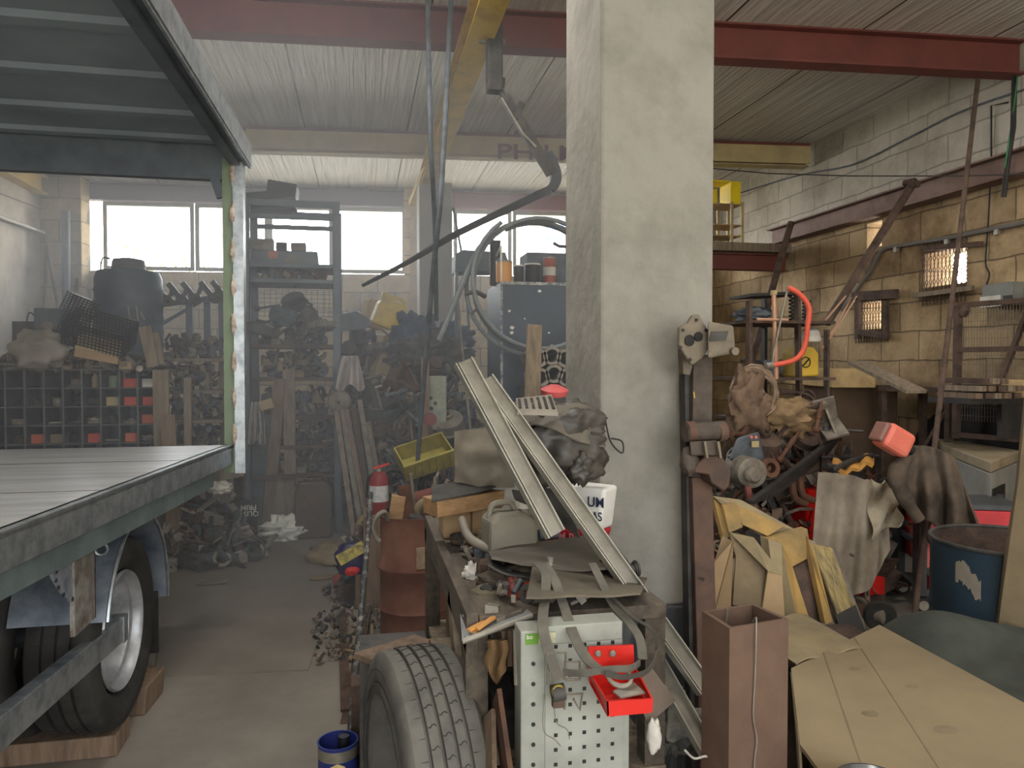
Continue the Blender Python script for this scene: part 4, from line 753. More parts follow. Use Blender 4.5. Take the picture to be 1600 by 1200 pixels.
for k, (px, py, Y, s, kd, m, l) in enumerate(((560, 525, 7.6, .34, 'pump', irond, 'under the yellow jerrycan, the left one'), (545, 548, 7.5, .34, 'motor', irond, 'stacked by the pale shirt'), (590, 545, 7.8, .4, 'gear', iron, 'beneath the yellow jerrycan'),
        (612, 600, 7.6, .4, 'tray', rustd, 'half way up the scrap heap'), (590, 620, 7.4, .42, 'bracket', iron, 'on the heap above the black cabinet'), (560, 600, 7.4, .3, 'casting', irond, 'right of the pale shirt'), (625, 640, 7.2, .34, 'drum', irond, 'leaning near the back pillar foot'),
        (575, 575, 7.7, .34, 'shaft', iron, 'lying across the heap under the yellow jerrycan'), (605, 660, 7.0, .3, 'pump', rustd, 'beside the low black cabinet'))):
    p = aY(px, py, Y); junk(kd, p-V((0, 0, .08)), s, m, l, RE(.3, .2*k, k*1.3), 'scrap iron beside the back pillar')
def jerry(name, label, c, w, d, h, m, R=None, cap=None, sub='jerrycan'):
    x = X4(c, R); t = thing(name, label, sub, c); pr = [(-w/2, 0, 0), (w/2, 0, 0), (w/2, 0, h*.72), (w*.32, 0, h*.84), (-w*.2, 0, h*.84), (-w*.42, 0, h*.72), (-w/2, 0, h*.66)]
    b = MB(x); b.prism([V(p)+V((0, -d/2, 0)) for p in pr], (0, d, 0)); b.build('body', m, t, bevel=min(w, d)*.12)
    MB(x).tube([(w*.42, 0, h*.74), (w*.34, 0, h*.94), (0, 0, h*.96), (-w*.12, 0, h*.84)], w*.06, 10, smooth=5).build('handle', m, t, smooth=True)
    MB(x).lathe([(w*.12, h*.66), (w*.12, h*.9)], (-w*.32, 0, 0), n=16).build('neck', m, t, smooth=True); MB(x).lathe([(w*.15, h*.86), (w*.15, h*.97), (w*.13, h*.985)], (-w*.32, 0, 0), n=18).build('cap', cap or m, t, smooth=True)
    return t
p = aY(600, 512, 7.6); jerry('yellow_jerrycan', 'old yellow jerrycan on top of the scrap heap under the window', p, .3, .2, .34, mat('old_yellow', C(206, 178, 72), .6, scale=5, col2=C(170, 150, 100)), RE(.1, .35, .2))
for a, c, l, m in (((572, 470), (595, 512), 'pale dusty foam slab beside the yellow jerrycan', stone), ((590, 525), (612, 598), 'big pale sandstone block beneath the yellow jerrycan', stone)):
    p = aY((a[0]+c[0])/2, (a[1]+c[1])/2, 7.9); one('stone_block', l, 'block', MB().cbox(p, (.2, .25, .3 if m is stone and a[0] < 580 else .5), RE(.1, .2, .3)), m, bevel=.02)
g = MB(); p = aY(648, 535, 7.4); g.blob(p, (.24, .22, .25), .45, 2.8, 8, 40, 28); one('blue_bundle', 'dark blue tarp bundle left of the back pillar', 'tarp', g, bluetarp, smooth=True)
g = MB(); p = aY(700, 540, 7.5); g.blob(p, (.24, .22, .2), .5, 2.8, 18, 40, 28); one('blue_bundle', 'dark blue tarp bundle right of the back pillar', 'tarp', g, bluetarp, smooth=True)
g = MB(); p = aY(672, 560, 7.0); g.blob(p, (.32, .22, .2), .6, 3.0, 28, 44, 28); one('black_tarp', 'black tarp heaped over scrap in front of the back pillar', 'tarp', g, irond, smooth=True)
# pale machine with dials
t = thing('compressor_unit', 'pale green-grey machine with round dials in front of the back pillar', 'machine', (aY(684, 680, 5.9).x, 6.1, 0)); a = aY(668, 588, 5.9); c = aY(698, 672, 5.9)
MB().box(a.x, 5.9, c.z, c.x, 6.2, a.z).build('housing', mat('pale_green_grey', C(150, 154, 136), .7, scale=6, col2=C(110, 112, 100)), t, bevel=.01)
for px, py in ((673, 622), (680, 630), (674, 638)): MB().lathe([(.014, 0), (.014, .012)], aY(px, py, 5.9), (0, -1, 0), 12).build('dial', black, t)
MB().box(a.x-.02, 5.92, 0, c.x+.02, 6.2, c.z).build('stand', rustd, t)
one('wooden_post', 'brown timber post standing beside the pale machine', 'post', MB().bar(aY(664, 560, 5.85), V((aY(664, 700, 5.85).x, 5.85, 0)), .06, .06, (0, -1, 0)), plankb)
t = thing('air_hose_reel', 'small red topped bracket in front of the pale machine', 'reel', aY(672, 655, 5.7)); p = aY(672, 655, 5.7); MB().lathe([(.05, -.03), (.05, .03)], p, (0, 1, 0), 18).build('drum', redox, t, smooth=True); MB().bar(p, (p.x, p.y, 0), .03, .03, (0, -1, 0)).build('stand', rustd, t)
# blue cabinet
YC = 5.45; xa = X(783, YC); xb = X(905, YC); zt = Z(440, YC, 783); xk = xa-.02
t = thing('blue_cabinet', 'tall dark blue steel cabinet with chipped paint behind the concrete pillar', 'cabinet', ((xa+xb)/2, YC+.25, 0))
bl = mat('chipped_blue_paint', C(62, 72, 82), .5, scale=16, col2=C(56, 66, 76), amt=.4); MB().box(xa, YC, .05, xb, YC+.62, zt).build('body', bl, t, bevel=.004)
one_ = MB(); one_.box(xa-.004, YC-.004, .05, xa+.012, YC+.01, zt); one_.box(xa, YC-.005, zt-.02, xb, YC+.0, zt+.002); one_.build('worn_edge', mat('worn_edge', C(196, 192, 180), .7, scale=30, col2=C(70, 82, 96), amt=.52), t)
MB().box(xa+.02, YC+.02, 0, xb-.02, YC+.5, .05).build('plinth', black, t)
for px, py, s in ((796, 486, .012), (800, 512, .018), (799, 520, .015), (820, 498, .008), (858, 520, .01), (862, 540, .012), (843, 455, .014)): p = aY(px, py, YC-.002); MB().blob(p, (s, .002, s*.7), .5, 3, px, 8, 6).build('paint_chip', white, t)
zt += .002
t = thing('framed_pane', 'small white-edged glass frame standing on the left of the blue cabinet', 'frame', aY(760, 440, YC+.3)); a = aY(755, 440, YC+.35); c = aY(764, 384, YC+.1)
b = MB(); b.bar((xa+.01, YC+.05, zt), (xa+.01, YC+.05, zt+.27), .012, .012, (0, -1, 0)); b.bar((xa+.01, YC+.35, zt), (xa+.01, YC+.35, zt+.2), .012, .012, (0, -1, 0)); b.bar((xa+.01, YC+.05, zt+.27), (xa+.01, YC+.35, zt+.2), .012, .012); b.build('rim', white, t); MB().box(xa+.008, YC+.05, zt, xa+.012, YC+.35, zt+.2).build('pane', ironb, t)
def can(px0, px1, py, dy, label, m, lm=None, band=None, name='tin_can', lid=True):
    a = aY(px0, py, YC+dy); c = aY(px1, py, YC+dy); r = (c.x-a.x)/2; h = max(.04, a.z-zt); o = V(((a.x+c.x)/2, YC+dy, zt)); t = thing(name, label, 'can', o, None)
    MB().lathe([(r*.98, 0), (r, .006), (r, h-.008), (r*.96, h)], o, n=24).build('body', m, t, smooth=True)
    if band: MB().lathe([(r*1.01, h*.3), (r*1.01, h*.62)], o, n=24).build('label_band', band, t, smooth=True)
    if lid: MB().lathe([(r*1.02, h-.012), (r*1.02, h), (r*.9, h+.001)], o, n=24).build('lid', lm or alu, t, smooth=True)
    return t
can(765, 782, 376, .28, 'tall black bottle-like can at the left of the blue cabinet top', black, black)
can(775, 800, 408, .1, 'orange topped paint can on the blue cabinet, second from the left', mat('orange_can', C(198, 140, 74), .6, scale=5), alu)
can(803, 818, 414, .1, 'small dark can beside the orange one on the blue cabinet', black, white)
can(820, 844, 412, .1, 'black can with a white lid ring on the blue cabinet', black, white)
can(849, 868, 402, .1, 'tin can with a pale and red band on the blue cabinet', mat('red_can', C(150, 78, 62), .6), alu, white)
one('dark_box', 'large dark box at the back right of the blue cabinet top', 'box', MB().box(X(822, YC+.3), YC+.26, zt, xb-.02, YC+.55, Z(387, YC+.3)), ironb, bevel=.005)
one('black_hook_bar', 'bent black bar lying on the dark box', 'bar', MB().tube([aY(865, 380, YC+.3), aY(874, 385, YC+.3), aY(900, 386, YC+.3)], .012, 8), black, smooth=True)
one('car_bonnet', 'dark metal hood standing behind the blue cabinet', 'panel', MB().prism([aY(711, 425, 7.0), aY(712, 396, 7.0), aY(724, 390, 7.0), aY(790, 394, 7.0), aY(800, 425, 7.0)], (0, .3, 0)), ironb, bevel=.01)
one('storage_rack', 'grey steel frame carrying the dark metal hood', 'rack', MB().box(aY(711, 425, 7).x, 7.0, 0, aY(716, 425, 7).x, 7.04, aY(711, 425, 7).z).box(aY(796, 425, 7).x, 7.0, 0, aY(800, 425, 7).x, 7.04, aY(711, 425, 7).z), dsteel)
# hose coil
Yh = 5.1; cc = aY(842, 436, Yh); R_ = sY(112, Yh); pts = []
for k in range(0, 108): a = k/36*2*PI+2.2; lp = k/36; r_ = R_*(1.02-.055*abs(math.sin(lp*PI/3+.3))-.03*math.sin(a*1.0+lp)); pts.append(V((cc.x+math.cos(a)*r_+.02*math.sin(lp*2), Yh-.06+.0014*k, cc.z+math.sin(a)*r_*.98-.03*lp)))
t = thing('hose_coil', 'big coil of grey plastic hose hanging before the blue cabinet', 'hose', (cc.x, Yh, cc.z-R_)); MB().tube(pts, .0165, 8).build('coil', mat('grey_hose', C(112, 118, 120), .55, scale=8), t, smooth=True)
MB().tube([aY(733, 418, Yh), aY(720, 450, Yh), aY(686, 532, Yh)], .02, 8, smooth=5).build('hose_tail', MATS['grey_hose'], t, smooth=True)
g = MB(); q = aY(742, 462, Yh); g.tube([q+V((-.07, -.03, .01)), q+V((0, -.05, .02)), q+V((.07, -.03, -.01))], .016, 8, smooth=4); g.tube([q, q+V((.01, -.03, -.09)), q+V((-.03, -.02, -.13))], .01, 6); g.build('tie_wire', irond, t, smooth=True)
plank('upright old grey-brown plank leaning in front of the hose coil', aY(835, 508, 4.3), V((aY(826, 640, 4.1).x-.04, 4.0, 0)), .09, .035, wood)
for k, (px, py) in enumerate(((863, 556), (866, 584), (842, 560), (845, 590), (884, 560), (886, 590))):
    c = aY(px, py, 5.0); one('pipe_roll', 'grey pipe end, %s of the stacked pipes behind the plank' % ORD[k], 'pipe', MB().lathe([(.045, 0), (.066, 0), (.066, .3), (.045, .3), (.045, 0)], c, (0, 1, 0), 22, cap=False), bagg, 'stacked pipe ends by the blue cabinet', smooth=True)
one('pipe_stand', 'dark crate carrying the stacked pipe ends', 'crate', MB().box(X(825, 5.0), 4.98, 0, X(905, 5.0), 5.32, Z(605, 5.0)), irond)
# hanging ropes / poles from the roof
one('roof_cable', 'dark cable hanging straight down from the roof to the black tarp, left of the pole', 'cable', MB().tube([aZ(668, -40, 4.19), aY(672, 200, 4.6), aY(679, 340, 5.0), aY(682, 500, 5.6)], .016, 8, smooth=4), ironb, smooth=True)
one('long_pole', 'long brown pole leaning from the roof down past the back pillar', 'pole', MB().tube([aZ(706, -30, 4.19), aY(690, 280, 4.3), aY(672, 480, 4.6), V((aY(636, 790, 5.2).x, 5.2, .02))], [.017, .016, .015], 8, smooth=4), ironb, smooth=True)
one('steel_rod', 'thin grey rod leaning beside the back pillar by the right window', 'rod', MB().tube([aY(708, 325, 8.4), aY(728, 430, 8.1), V((aY(748, 560, 7.9).x, 7.9, 0))], .014, 6), ironb, smooth=True)
for k, (a, c) in enumerate((((640, 640), (650, 740)), ((715, 470), (728, 600)), ((628, 690), (640, 760)))):
    p = aY(*a, 6.3); q = aY(*c, 6.0); one('steel_rod', '%s short rod sticking out of the dark scrap heap' % ORD[k], 'rod', MB().tube([p, q+(q-p)*.8], .012, 6), iron)
for k in range(16):
    r = random.Random(200+k); px = r.uniform(622, 760); py = r.uniform(575, 700); Y = 6.0+r.random()*.5-.0*k; p = aY(px, py, Y)
    kd = r.choice(['pump', 'casting', 'motor', 'gear', 'shaft', 'drum', 'bracket', 'lever']); junk(kd, p, r.uniform(.2, .36), r.choice([irond, iron, rustd, ironb]), 'in the dark scrap heap, %s from left to right' % ORD[min(14, int((px-622)/138*15))], RE(r.random(), r.random(), r.random()*6), 'engine parts in the dark scrap heap')
# yellow crate, extinguisher
t = thing('yellow_crate', 'dirty yellow ribbed plastic crate lying tipped on the scrap', 'crate', aY(672, 752, 4.9)); R = RE(.5, -.28, .15); c = aY(672, 727, 4.9)
b = MB(); b.cbox(c, (.34, .01, .13), R); b.cbox(c+R @ V((0, .22, 0)), (.34, .01, .13), R); b.cbox(c+R @ V((-.17, .11, 0)), (.01, .22, .13), R); b.cbox(c+R @ V((.17, .11, 0)), (.01, .22, .13), R); b.cbox(c+R @ V((0, .11, -.06)), (.34, .22, .01), R)
ym = mat('dirty_yellow_plastic', C(158, 146, 66), .7, scale=7, col2=C(112, 106, 66)); b.build('body', ym, t)
for k in range(7): MB().cbox(c+R @ V((-.15+.05*k, -.008, 0)), (.012, .012, .12), R).build('rib', ym, t)
MB().cbox(c+R @ V((0, -.008, .062)), (.36, .02, .015), R).build('rim', ym, t)
heap('scrap_heap', 'heap of cables, cloth and scrap behind the rusty drum', (X(655, 5.0), 5.2, 0), .55, .45, .92, 260, 17, [irond, iron, rustd, clothb, ironb, rubber], .09)
ex = aY(592, 802, 4.9); t = thing('fire_extinguisher', 'dusty red fire extinguisher with a white label beside the drum', 'fire extinguisher', (ex.x, ex.y, ex.z))
er = sY(15, 4.9); eh = sY(66, 4.9); MB().lathe([(er*.9, 0), (er, .01), (er, eh*.82), (er*.75, eh*.95), (er*.3, eh*1.0)], ex, n=26).build('cylinder', mat('dusty_red', C(132, 46, 46), .5, scale=5, col2=C(108, 42, 42)), t, smooth=True)
MB().lathe([(er*1.01, eh*.3), (er*1.01, eh*.68)], ex, n=26).build('label_band', mat('label_white', C(190, 186, 182), .6, scale=24, col2=C(120, 140, 160), amt=.4), t, smooth=True)
MB().lathe([(er*.3, eh), (er*.3, eh*1.07)], ex, n=12).build('valve', alu, t); MB().bar(ex+V((-er*.5, 0, eh*1.08)), ex+V((er*1.1, 0, eh*1.18)), .02, .012).build('handle', redp, t); MB().tube([ex+V((-er*.3, 0, eh)), ex+V((-er*1.1, -.02, eh*.85)), ex+V((-er*1.2, -.02, eh*.4))], .009, 6, smooth=4).build('hose', black, t, smooth=True)
one('timber_stack', 'stacked brown timbers carrying the fire extinguisher', 'timber', MB().box(ex.x-.1, ex.y-.1, 0, ex.x+.1, ex.y+.12, ex.z), plankb)
# ================================================================ RUSTY DRUM
dc = V((aZ(652, 1008, 0).x, 4.35, 0)); dr = .205; dh = aY(650, 812, 4.14).z
t = thing('oil_drum', 'rusty red-brown oil drum filled with scrap beside the workbench', 'drum', dc)
drm = mat('rusty_drum', C(128, 90, 74), .85, .1, scale=3.2, col2=C(100, 64, 54), bump=.15)
MB().lathe([(dr, 0), (dr*1.03, .01), (dr, .02), (dr, dh*.24), (dr*1.05, dh*.26), (dr, dh*.285), (dr, dh*.55), (dr*1.1, dh*.585), (dr*1.1, dh*.60), (dr, dh*.64), (dr, dh-.02), (dr*1.03, dh), (dr*.98, dh), (dr*.97, dh-.1), (.01, dh-.1)], dc, n=48, cap=False).build('shell', drm, t, smooth=True, ang=.9)
p = aY(664, 872, 4.135); R = RZ(.15); MB().cbox(p, (.1, .012, .12), R).build('label_plate', mat('peeling_label', C(166, 146, 122), .8, scale=12, col2=C(130, 100, 80)), t)
zd = dh-.09
one('wooden_offcut', 'pale wooden offcut standing in the rusty drum', 'wood', MB().bar(dc+V((-.13, -.09, zd)), dc+V((-.10, -.1, zd+.21)), .08, .04, (0, -1, 0)), woodo, bevel=.003)
one('brown_paddle', 'rust-brown flat bar standing in the rusty drum', 'bar', MB().bar(dc+V((-.03, -.11, zd)), dc+V((-.07, -.1, zd+.27)), .07, .012, (0, -1, 0)), rust, bevel=.003)
t = thing('copper_winding', 'round dusty coil winding standing in the rusty drum', 'coil', dc+V((.1, -.1, zd))); b = dc+V((.07, -.08, zd+.1)); MB().torus(b, .065, .028, (.2, 1, .1), 28, 10).build('winding', cardd, t, smooth=True); MB().lathe([(.045, -.03), (.045, .03)], b, (.2, 1, .1), 18).build('core', rustd, t, smooth=True)
g = MB(); r = random.Random(5)
one('red_bottle', 'dusty red striped can lying in the rusty drum', 'can', MB().lathe([(.045, -.08), (.045, .08)], dc+V((.07, .06, zd+.17)), (.9, .1, .2), 18), redox, smooth=True)
for k in range(5): p0_ = dc+V((r.uniform(-.12, .1), r.uniform(-.05, .1), zd)); one('scrap_rod', '%s of the thin scrap rods sticking out of the rusty drum' % ORD[k], 'rod', MB().tube([p0_, p0_+V((r.uniform(-.1, .2), r.uniform(-.05, .1), r.uniform(.2, .34)))], .01, 6), iron, 'scrap rods in the rusty drum')
g = MB(); g.blob(dc+V((.03, .03, zd+.06)), (.17, .15, .1), .5, 2.6, 31, 26, 14); one('black_rag', 'oily black cloth stuffed in the rusty drum', 'rag', g, irond, smooth=True)
one('hooked_tube', 'pale hooked metal tube hung over the left rim of the rusty drum', 'tube', MB().tube([aY(606, 812, 4.17), aY(601, 800, 4.12), aY(588, 808, 4.1), aY(583, 825, 4.1), aY(588, 840, 4.1), aY(593, 846, 4.1)], .014, 8, smooth=5), alu, smooth=True)
# floor litter by the drum
one('brown_carton', 'brown cardboard carton on the floor left of the drum', 'box', MB().box(aZ(556, 925, 0).x, 4.9, 0, aZ(596, 925, 0).x, 5.2, .27), plankb, bevel=.004)
one('grey_sack', 'grey-brown sack lying against the carton left of the drum', 'sack', MB().blob((X(582, 5.35), 5.35, .18+.2), (.15, .12, .17), .2, 2, 3, 24, 16, flat=.9), cardd, smooth=True)
t = thing('crisp_bag', 'shiny purple snack bag with yellow lettering on the floor litter', 'bag', aY(550, 902, 5.0)); c = aY(550, 873, 4.9); g = MB(); g.blob(c, (.10, .035, .1), .2, 2, 44, 26, 16, pw=.7); g.build('bag', mat('purple_foil', C(40, 34, 78), .35, scale=3), t, smooth=True)
MB().bar(c+V((-.085, -.03, .0)), c+V((.08, -.03, .09)), .07, .035, (0, -1, 0)).build('yellow_band', mat('snack_yellow', C(196, 180, 90), .5, scale=30, col2=C(60, 50, 70), amt=.42), t); MB().blob(c+V((0, -.035, -.07)), (.045, .015, .03), .2, 2, 3, 12, 8).build('red_spot', redp, t)
g = MB(); c = aZ(545, 918, 0); g.blob(c+V((0, 0, .06)), (.11, .1, .05), .3, 3, 45, 24, 12, flat=.9); one('red_plastic', 'crushed red plastic lid on the floor beside the rod', 'lid', g, mat('dull_red', C(160, 70, 60), .6), smooth=True)
g = MB(); c = aZ(520, 880, 0); g.blob(c+V((0, .1, .05)), (.18, .2, .09), .4, 2.5, 46, 28, 14, flat=.5); one('dirty_sack', 'dirty flattened sack on the floor left of the snack bag', 'sack', g, cardd, smooth=True)
_o = loose('litter and dirt on the floor left of the rusty drum', X(548, 4.75)-.26, X(548, 4.75)+.26, 4.0, 5.4, 0, .04, 210, 22, [cardd, irond, iron, rubber, plankb], .032); _o.name = 'floor_litter'
for k, (px, py, m, sx, sy_) in enumerate(((332, 912, alu, .22, .12), (618, 700, iron, .2, .1), (502, 905, cardd, .16, .1), (345, 876, cardd, .2, .06))):
    if k == 1: continue
    c = aZ(px, py, 0); one('floor_scrap', ['small bent metal plate lying alone on the concrete floor', '', 'dirty flat card scrap near the litter', 'thin strip lying along the floor crack'][k], 'scrap', MB().sheet(lambda u, v: c+V((-sx/2+sx*u, -sy_/2+sy_*v, .012+.014*abs(u-.5))), 8, 2, .003), m)
# tall rod in the aisle
one('leaning_rod', 'long worn black and white rod leaning left of the rusty drum', 'rod', MB().tube([aY(579, 770, 3.9), aY(573, 860, 3.7), aZ(543, 1190, .01)], .014, 10, smooth=3), mat('worn_black_white', C(60, 60, 60), .6, scale=30, col2=C(170, 168, 160), amt=.36), smooth=True)
one('angle_strip', 'long dark steel angle lying on the floor along the drum', 'bar', MB().angle(aZ(588, 900, .03), aZ(556, 1120, .03), .07, .006), rustd)
one('scrap_bar', 'thin brown bar lying flat on the aisle floor', 'bar', MB().bar(aZ(533, 925, .008), aZ(541, 1110, .008), .05, .012), rustd)
# ---- floor sheet
pf = [(242, 1059), (482, 1048), (528, 900), (440, 846), (398, 846), (350, 889), (258, 893)]
one('floor_mat', 'large dark rubber mat lying on the aisle floor by the truck', 'mat', MB().prism([aZ(a, b_, 0) for a, b_ in pf], (0, 0, .006)), mat('floor_mat_rubber', C(126, 118, 108), .7, scale=2, col2=C(111, 104, 95)))
# ================================================================ HOIST WITH FORK TINE
Yr = 4.75; hb = aY(771, 35, Yr); hk = aY(772, 128, Yr)
t = thing('chain_hoist', 'small black chain hoist hanging from the yellow crane rail', 'hoist', aY(770, 90, Yr))
MB().box(hb.x-.045, Yr-.05, aY(0, 92, Yr).z+.02, hb.x+.055, Yr+.05, hb.z+.02).build('housing', irond, t, bevel=.012)
MB().tube([hb+V((-.01, 0, 0)), V((hb.x-.01, Yr, 3.72))], .022, 8).build('suspension', irond, t, smooth=True)
b = MB(); b.tube([V((hb.x+.03, Yr, 3.8)), V((hb.x+.035, Yr, hb.z))], .006, 6); b.build('load_chain', alu, t)
for s_ in (-1, 1): MB().lathe([(.022, 0), (.022, .03)], hb+V((s_*.06-(.015 if s_ > 0 else -.0), 0, -.12)), (s_, 0, 0), 12).build('knob', iron, t, smooth=True)
b = MB(); k0 = aY(775, 92, Yr); b.tube([k0, k0+V((0, 0, -.06)), aY(763, 124, Yr), aY(770, 140, Yr), aY(784, 136, Yr), aY(786, 122, Yr)], [.02, .018, .016, .014], 8, smooth=5); b.build('hook', rustd, t, smooth=True)
t = thing('lashing_strap', 'black ratchet strap with a silver edge hung on the hoist hook', 'strap', aY(830, 235, Yr)); s0 = aY(777, 134, Yr-.01); s1 = aY(862, 272, Yr-.01)
MB().tube([s0, s0+(s1-s0)*.15], .018, 8).build('loop', irond, t, smooth=True); MB().bar(s0+(s1-s0)*.12, s1, .07, .035, (0, -1, 0)).build('webbing', irond, t)
MB().tube([s0+(s1-s0)*.15+V((-.03, -.02, 0)), s0+(s1-s0)*.55+V((-.035, -.02, 0)), s0+(s1-s0)*.7+V((.0, -.02, 0))], .008, 6).build('foil_edge', alu, t, smooth=True)
MB().cbox(s0+(s1-s0)*.28+V((.035, 0, 0)), (.05, .05, .12), RE(0, .5, 0)).build('ratchet', irond, t, bevel=.006)
tn = [aY(853, 240, Yr), aY(868, 272, Yr), aY(863, 293, Yr), aY(838, 306, Yr), aY(720, 362, Yr-.1), aY(640, 408, Yr-.2), aY(567, 446, Yr-.3)]
tn = spline(tn, 6); b = MB(); n = len(tn)
for i in range(n-1):
    f = i/(n-1); w_ = .08*(1-.8*f); b.bar(tn[i], tn[i+1]+(tn[i+1]-tn[i])*.1, .05*(1-.7*f), w_, (0, -.2, 1) if i > n*.35 else (1, 0, 0))
one('fork_tine', 'long tapering dark steel fork tine hanging from the hoist', 'fork tine', b, mat('worn_dark_steel', C(74, 76, 80), .5, .5, scale=8))
# ================================================================ RIGHT SIDE
# wire guards and battens on the wall openings
def guard(px0, py0, px1, py1, label, battens):
    a = aX(px0, py0, 5.19); c = aX(px1, py1, 5.19); t = thing('window_guard', label, 'guard', (5.18, (a.y+c.y)/2, c.z)); b = MB(); n = int(abs(a.y-c.y)/.045); r = int((a.z-c.z)/.05)
    ya, yc, za, zc = a.y, c.y, a.z, c.z
    for i in range(n+1):
        pts = []
        for j in range(r+1): pts.append(V((5.185, ya+(yc-ya)*(i+(.5 if j % 2 else 0))/(n+.5), za+(zc-za)*j/r)))
        b.tube(pts, .0035, 4)
        pts = []
        for j in range(r+1): pts.append(V((5.18, ya+(yc-ya)*(i+(0 if j % 2 else .5))/(n+.5), za+(zc-za)*j/r)))
        b.tube(pts, .0035, 4)
    b.build('expanded_mesh', rustd, t)
    for q0, q1, w_, m in battens: MB().bar(aX(*q0, 5.14), aX(*q1, 5.14), .04, w_, (0, 0, 1)).build('batten', m, t, bevel=.004)
guard(1443, 380, 1511, 471, 'rusty expanded metal guard over the larger wall opening', [((1440, 389), (1534, 381), .045, rustd), ((1428, 462), (1520, 450), .045, wood)])
guard(1338, 468, 1389, 534, 'rusty expanded metal guard over the smaller wall opening', [((1332, 463), (1402, 459), .09, rustd), ((1338, 518), (1388, 526), .06, rustd), ((1340, 465), (1340, 530), .06, rustd), ((1384, 470), (1384, 530), .06, rustd)])
t = thing('conduit', 'grey electrical conduit running along the right wall below the girder', 'pipe', aX(1500, 365, 5.17)); MB().tube([aX(1605, 347, 5.17), aX(1480, 372, 5.17), aX(1385, 387, 5.17), aX(1376, 393, 5.17), aX(1362, 420, 5.17), aX(1315, 485, 5.17)], .02, 8).build('tube', mat('conduit_grey', C(120, 116, 112), .5, .2), t, smooth=True)
for px, py in ((1400, 389), (1480, 376), (1558, 361)): MB().cbox(aX(px, py, 5.17)+V((0, 0, -.005)), (.03, .04, .05)).build('clip', alu, t)
one('wall_wire', 'black wire hanging in waves down the right wall from the girder', 'wire', MB().tube([aX(1547, 292, 5.18), aX(1544, 350, 5.18), aX(1540, 410, 5.18), aX(1546, 430, 5.18), aX(1536, 460, 5.18), aX(1541, 474, 5.18)], .007, 6, smooth=5), black, smooth=True)
one('wall_wire', 'thin cable sloping up the rendered wall above the girder', 'wire', MB().tube([aX(1130, 310, 5.18), aX(1240, 276, 5.18), aX(1330, 258, 5.18), aX(1420, 215, 5.18), aX(1500, 175, 5.18), aX(1600, 140, 5.18)], .009, 6, smooth=4), ironb, smooth=True)
one('wall_wire', 'thin dark cable loop at the top right of the rendered wall', 'wire', MB().tube([aX(1549, 255, 5.18), aX(1549, 165, 5.18), aX(1575, 160, 5.18)], .008, 6), black, smooth=True)
one('stay_wire', 'thin taut wire stretched across in front of the right wall', 'wire', MB().tube([aY(1100, 262, 6.5), aY(1200, 271, 6.0), aY(1330, 275, 5.4), aY(1500, 275, 4.9), aY(1680, 270, 4.4)], .005, 6), black)
t = thing('hanging_cable', 'green and black cable bundle hanging over the right end of the girder', 'cable', aX(1580, 300, 4.98)); MB().tube([aX(1585, 120, 5.1), aX(1583, 200, 4.98), aX(1575, 250, 4.98), aX(1568, 308, 4.98)], .02, 8).build('bundle', black, t, smooth=True); MB().tube([aX(1590, 120, 5.08), aX(1580, 200, 4.97), aX(1570, 262, 4.95)], .007, 6).build('green_wire', mat('green_wire', C(60, 120, 80), .5), t)
a = aX(1553, 446, 5.18); c = aX(1600, 477, 5.18); t = thing('fuse_box', 'grey electrical box fixed on the right wall', 'electrical box', (5.12, (a.y+c.y)/2, c.z)); MB().box(5.06, c.y, c.z, 5.18, a.y, a.z).build('housing', mat('fusebox_grey', C(120, 122, 116), .6), t, bevel=.008)
MB().box(5.055, c.y+.1, c.z, 5.06, c.y+.3, c.z+.09).build('label_card', white, t); MB().box(5.05, a.y-.3, c.z, 5.06, a.y-.22, c.z+.08).build('switch', black, t)
def prop(label, a, b_, w, m, name='prop_pole'): return one(name, label, 'pole', MB().tube([a, b_], w, 10), m, smooth=True)
prop('brown steel prop leaning from the girder behind the pillar', aY(1236, 348, 7.4), V((aY(1100, 700, 6.6).x, 6.6, .01)), .036, rustd)
prop('thick brown prop with a forked head leaning on the girder', aX(1424, 290, 4.85), aY(1292, 505, 5.5), .036, rustd)
one('prop_fork', 'small forked head clamped on the girder edge above the thick prop', 'clamp', MB().cbox(aX(1424, 287, 4.88), (.1, .12, .05), RE(0, .4, .3)), rustd, bevel=.01)
prop('long thin dark pole leaning from the red beam to the bench', aZ(1528, 124, 3.92), V((aY(1430, 760, 3.85).x, 3.85, .01)), .018, rustd)
for k, (a, b_) in enumerate((((1330, 465), (1285, 545)), ((1338, 463), (1296, 530)), ((1325, 458), (1290, 500)))): prop('%s thin bright copper rod leaning by the shelf rack' % ORD[k], aY(*a, 5.6), aY(*b_, 5.0), .008, mat('copper_rod', C(190, 150, 120), .5, .4), 'copper_rod')
# mezzanine, small shelf, yellow crate
zm = 3.02; a = aZ(1110, 388, zm) if False else aY(1112, 377, 8.0)
one('mezzanine_deck', 'grey storage deck projecting from the right wall behind the pillar', 'deck', MB().box(aY(1080, 377, 8.1).x, 8.0, a.z-.1, 5.05, 9.4, a.z), wood)
one('mezzanine_beam', 'short dark red beam under the storage deck', 'beam', MB().ibeam((aY(1080, 395, 8.0).x, 8.05, a.z-.32), (5.0, 8.05, a.z-.32), .12, .19), redox)
mz = a.z; t = thing('small_rack', 'small slotted steel shelf rack standing on the storage deck', 'rack', (aY(1135, 372, 8.3).x, 8.35, mz)); xa_, xb_ = aY(1098, 300, 8.2).x, aY(1160, 300, 8.2).x; zz = aY(1140, 318, 8.2).z
for x in (xa_, xb_, (xa_+xb_)*.5+.12):
    for y in (8.2, 8.55): MB().bar((x, y, mz), (x, y, zz+.02), .03, .03, (0, 1, 0)).build('upright', cream, t)
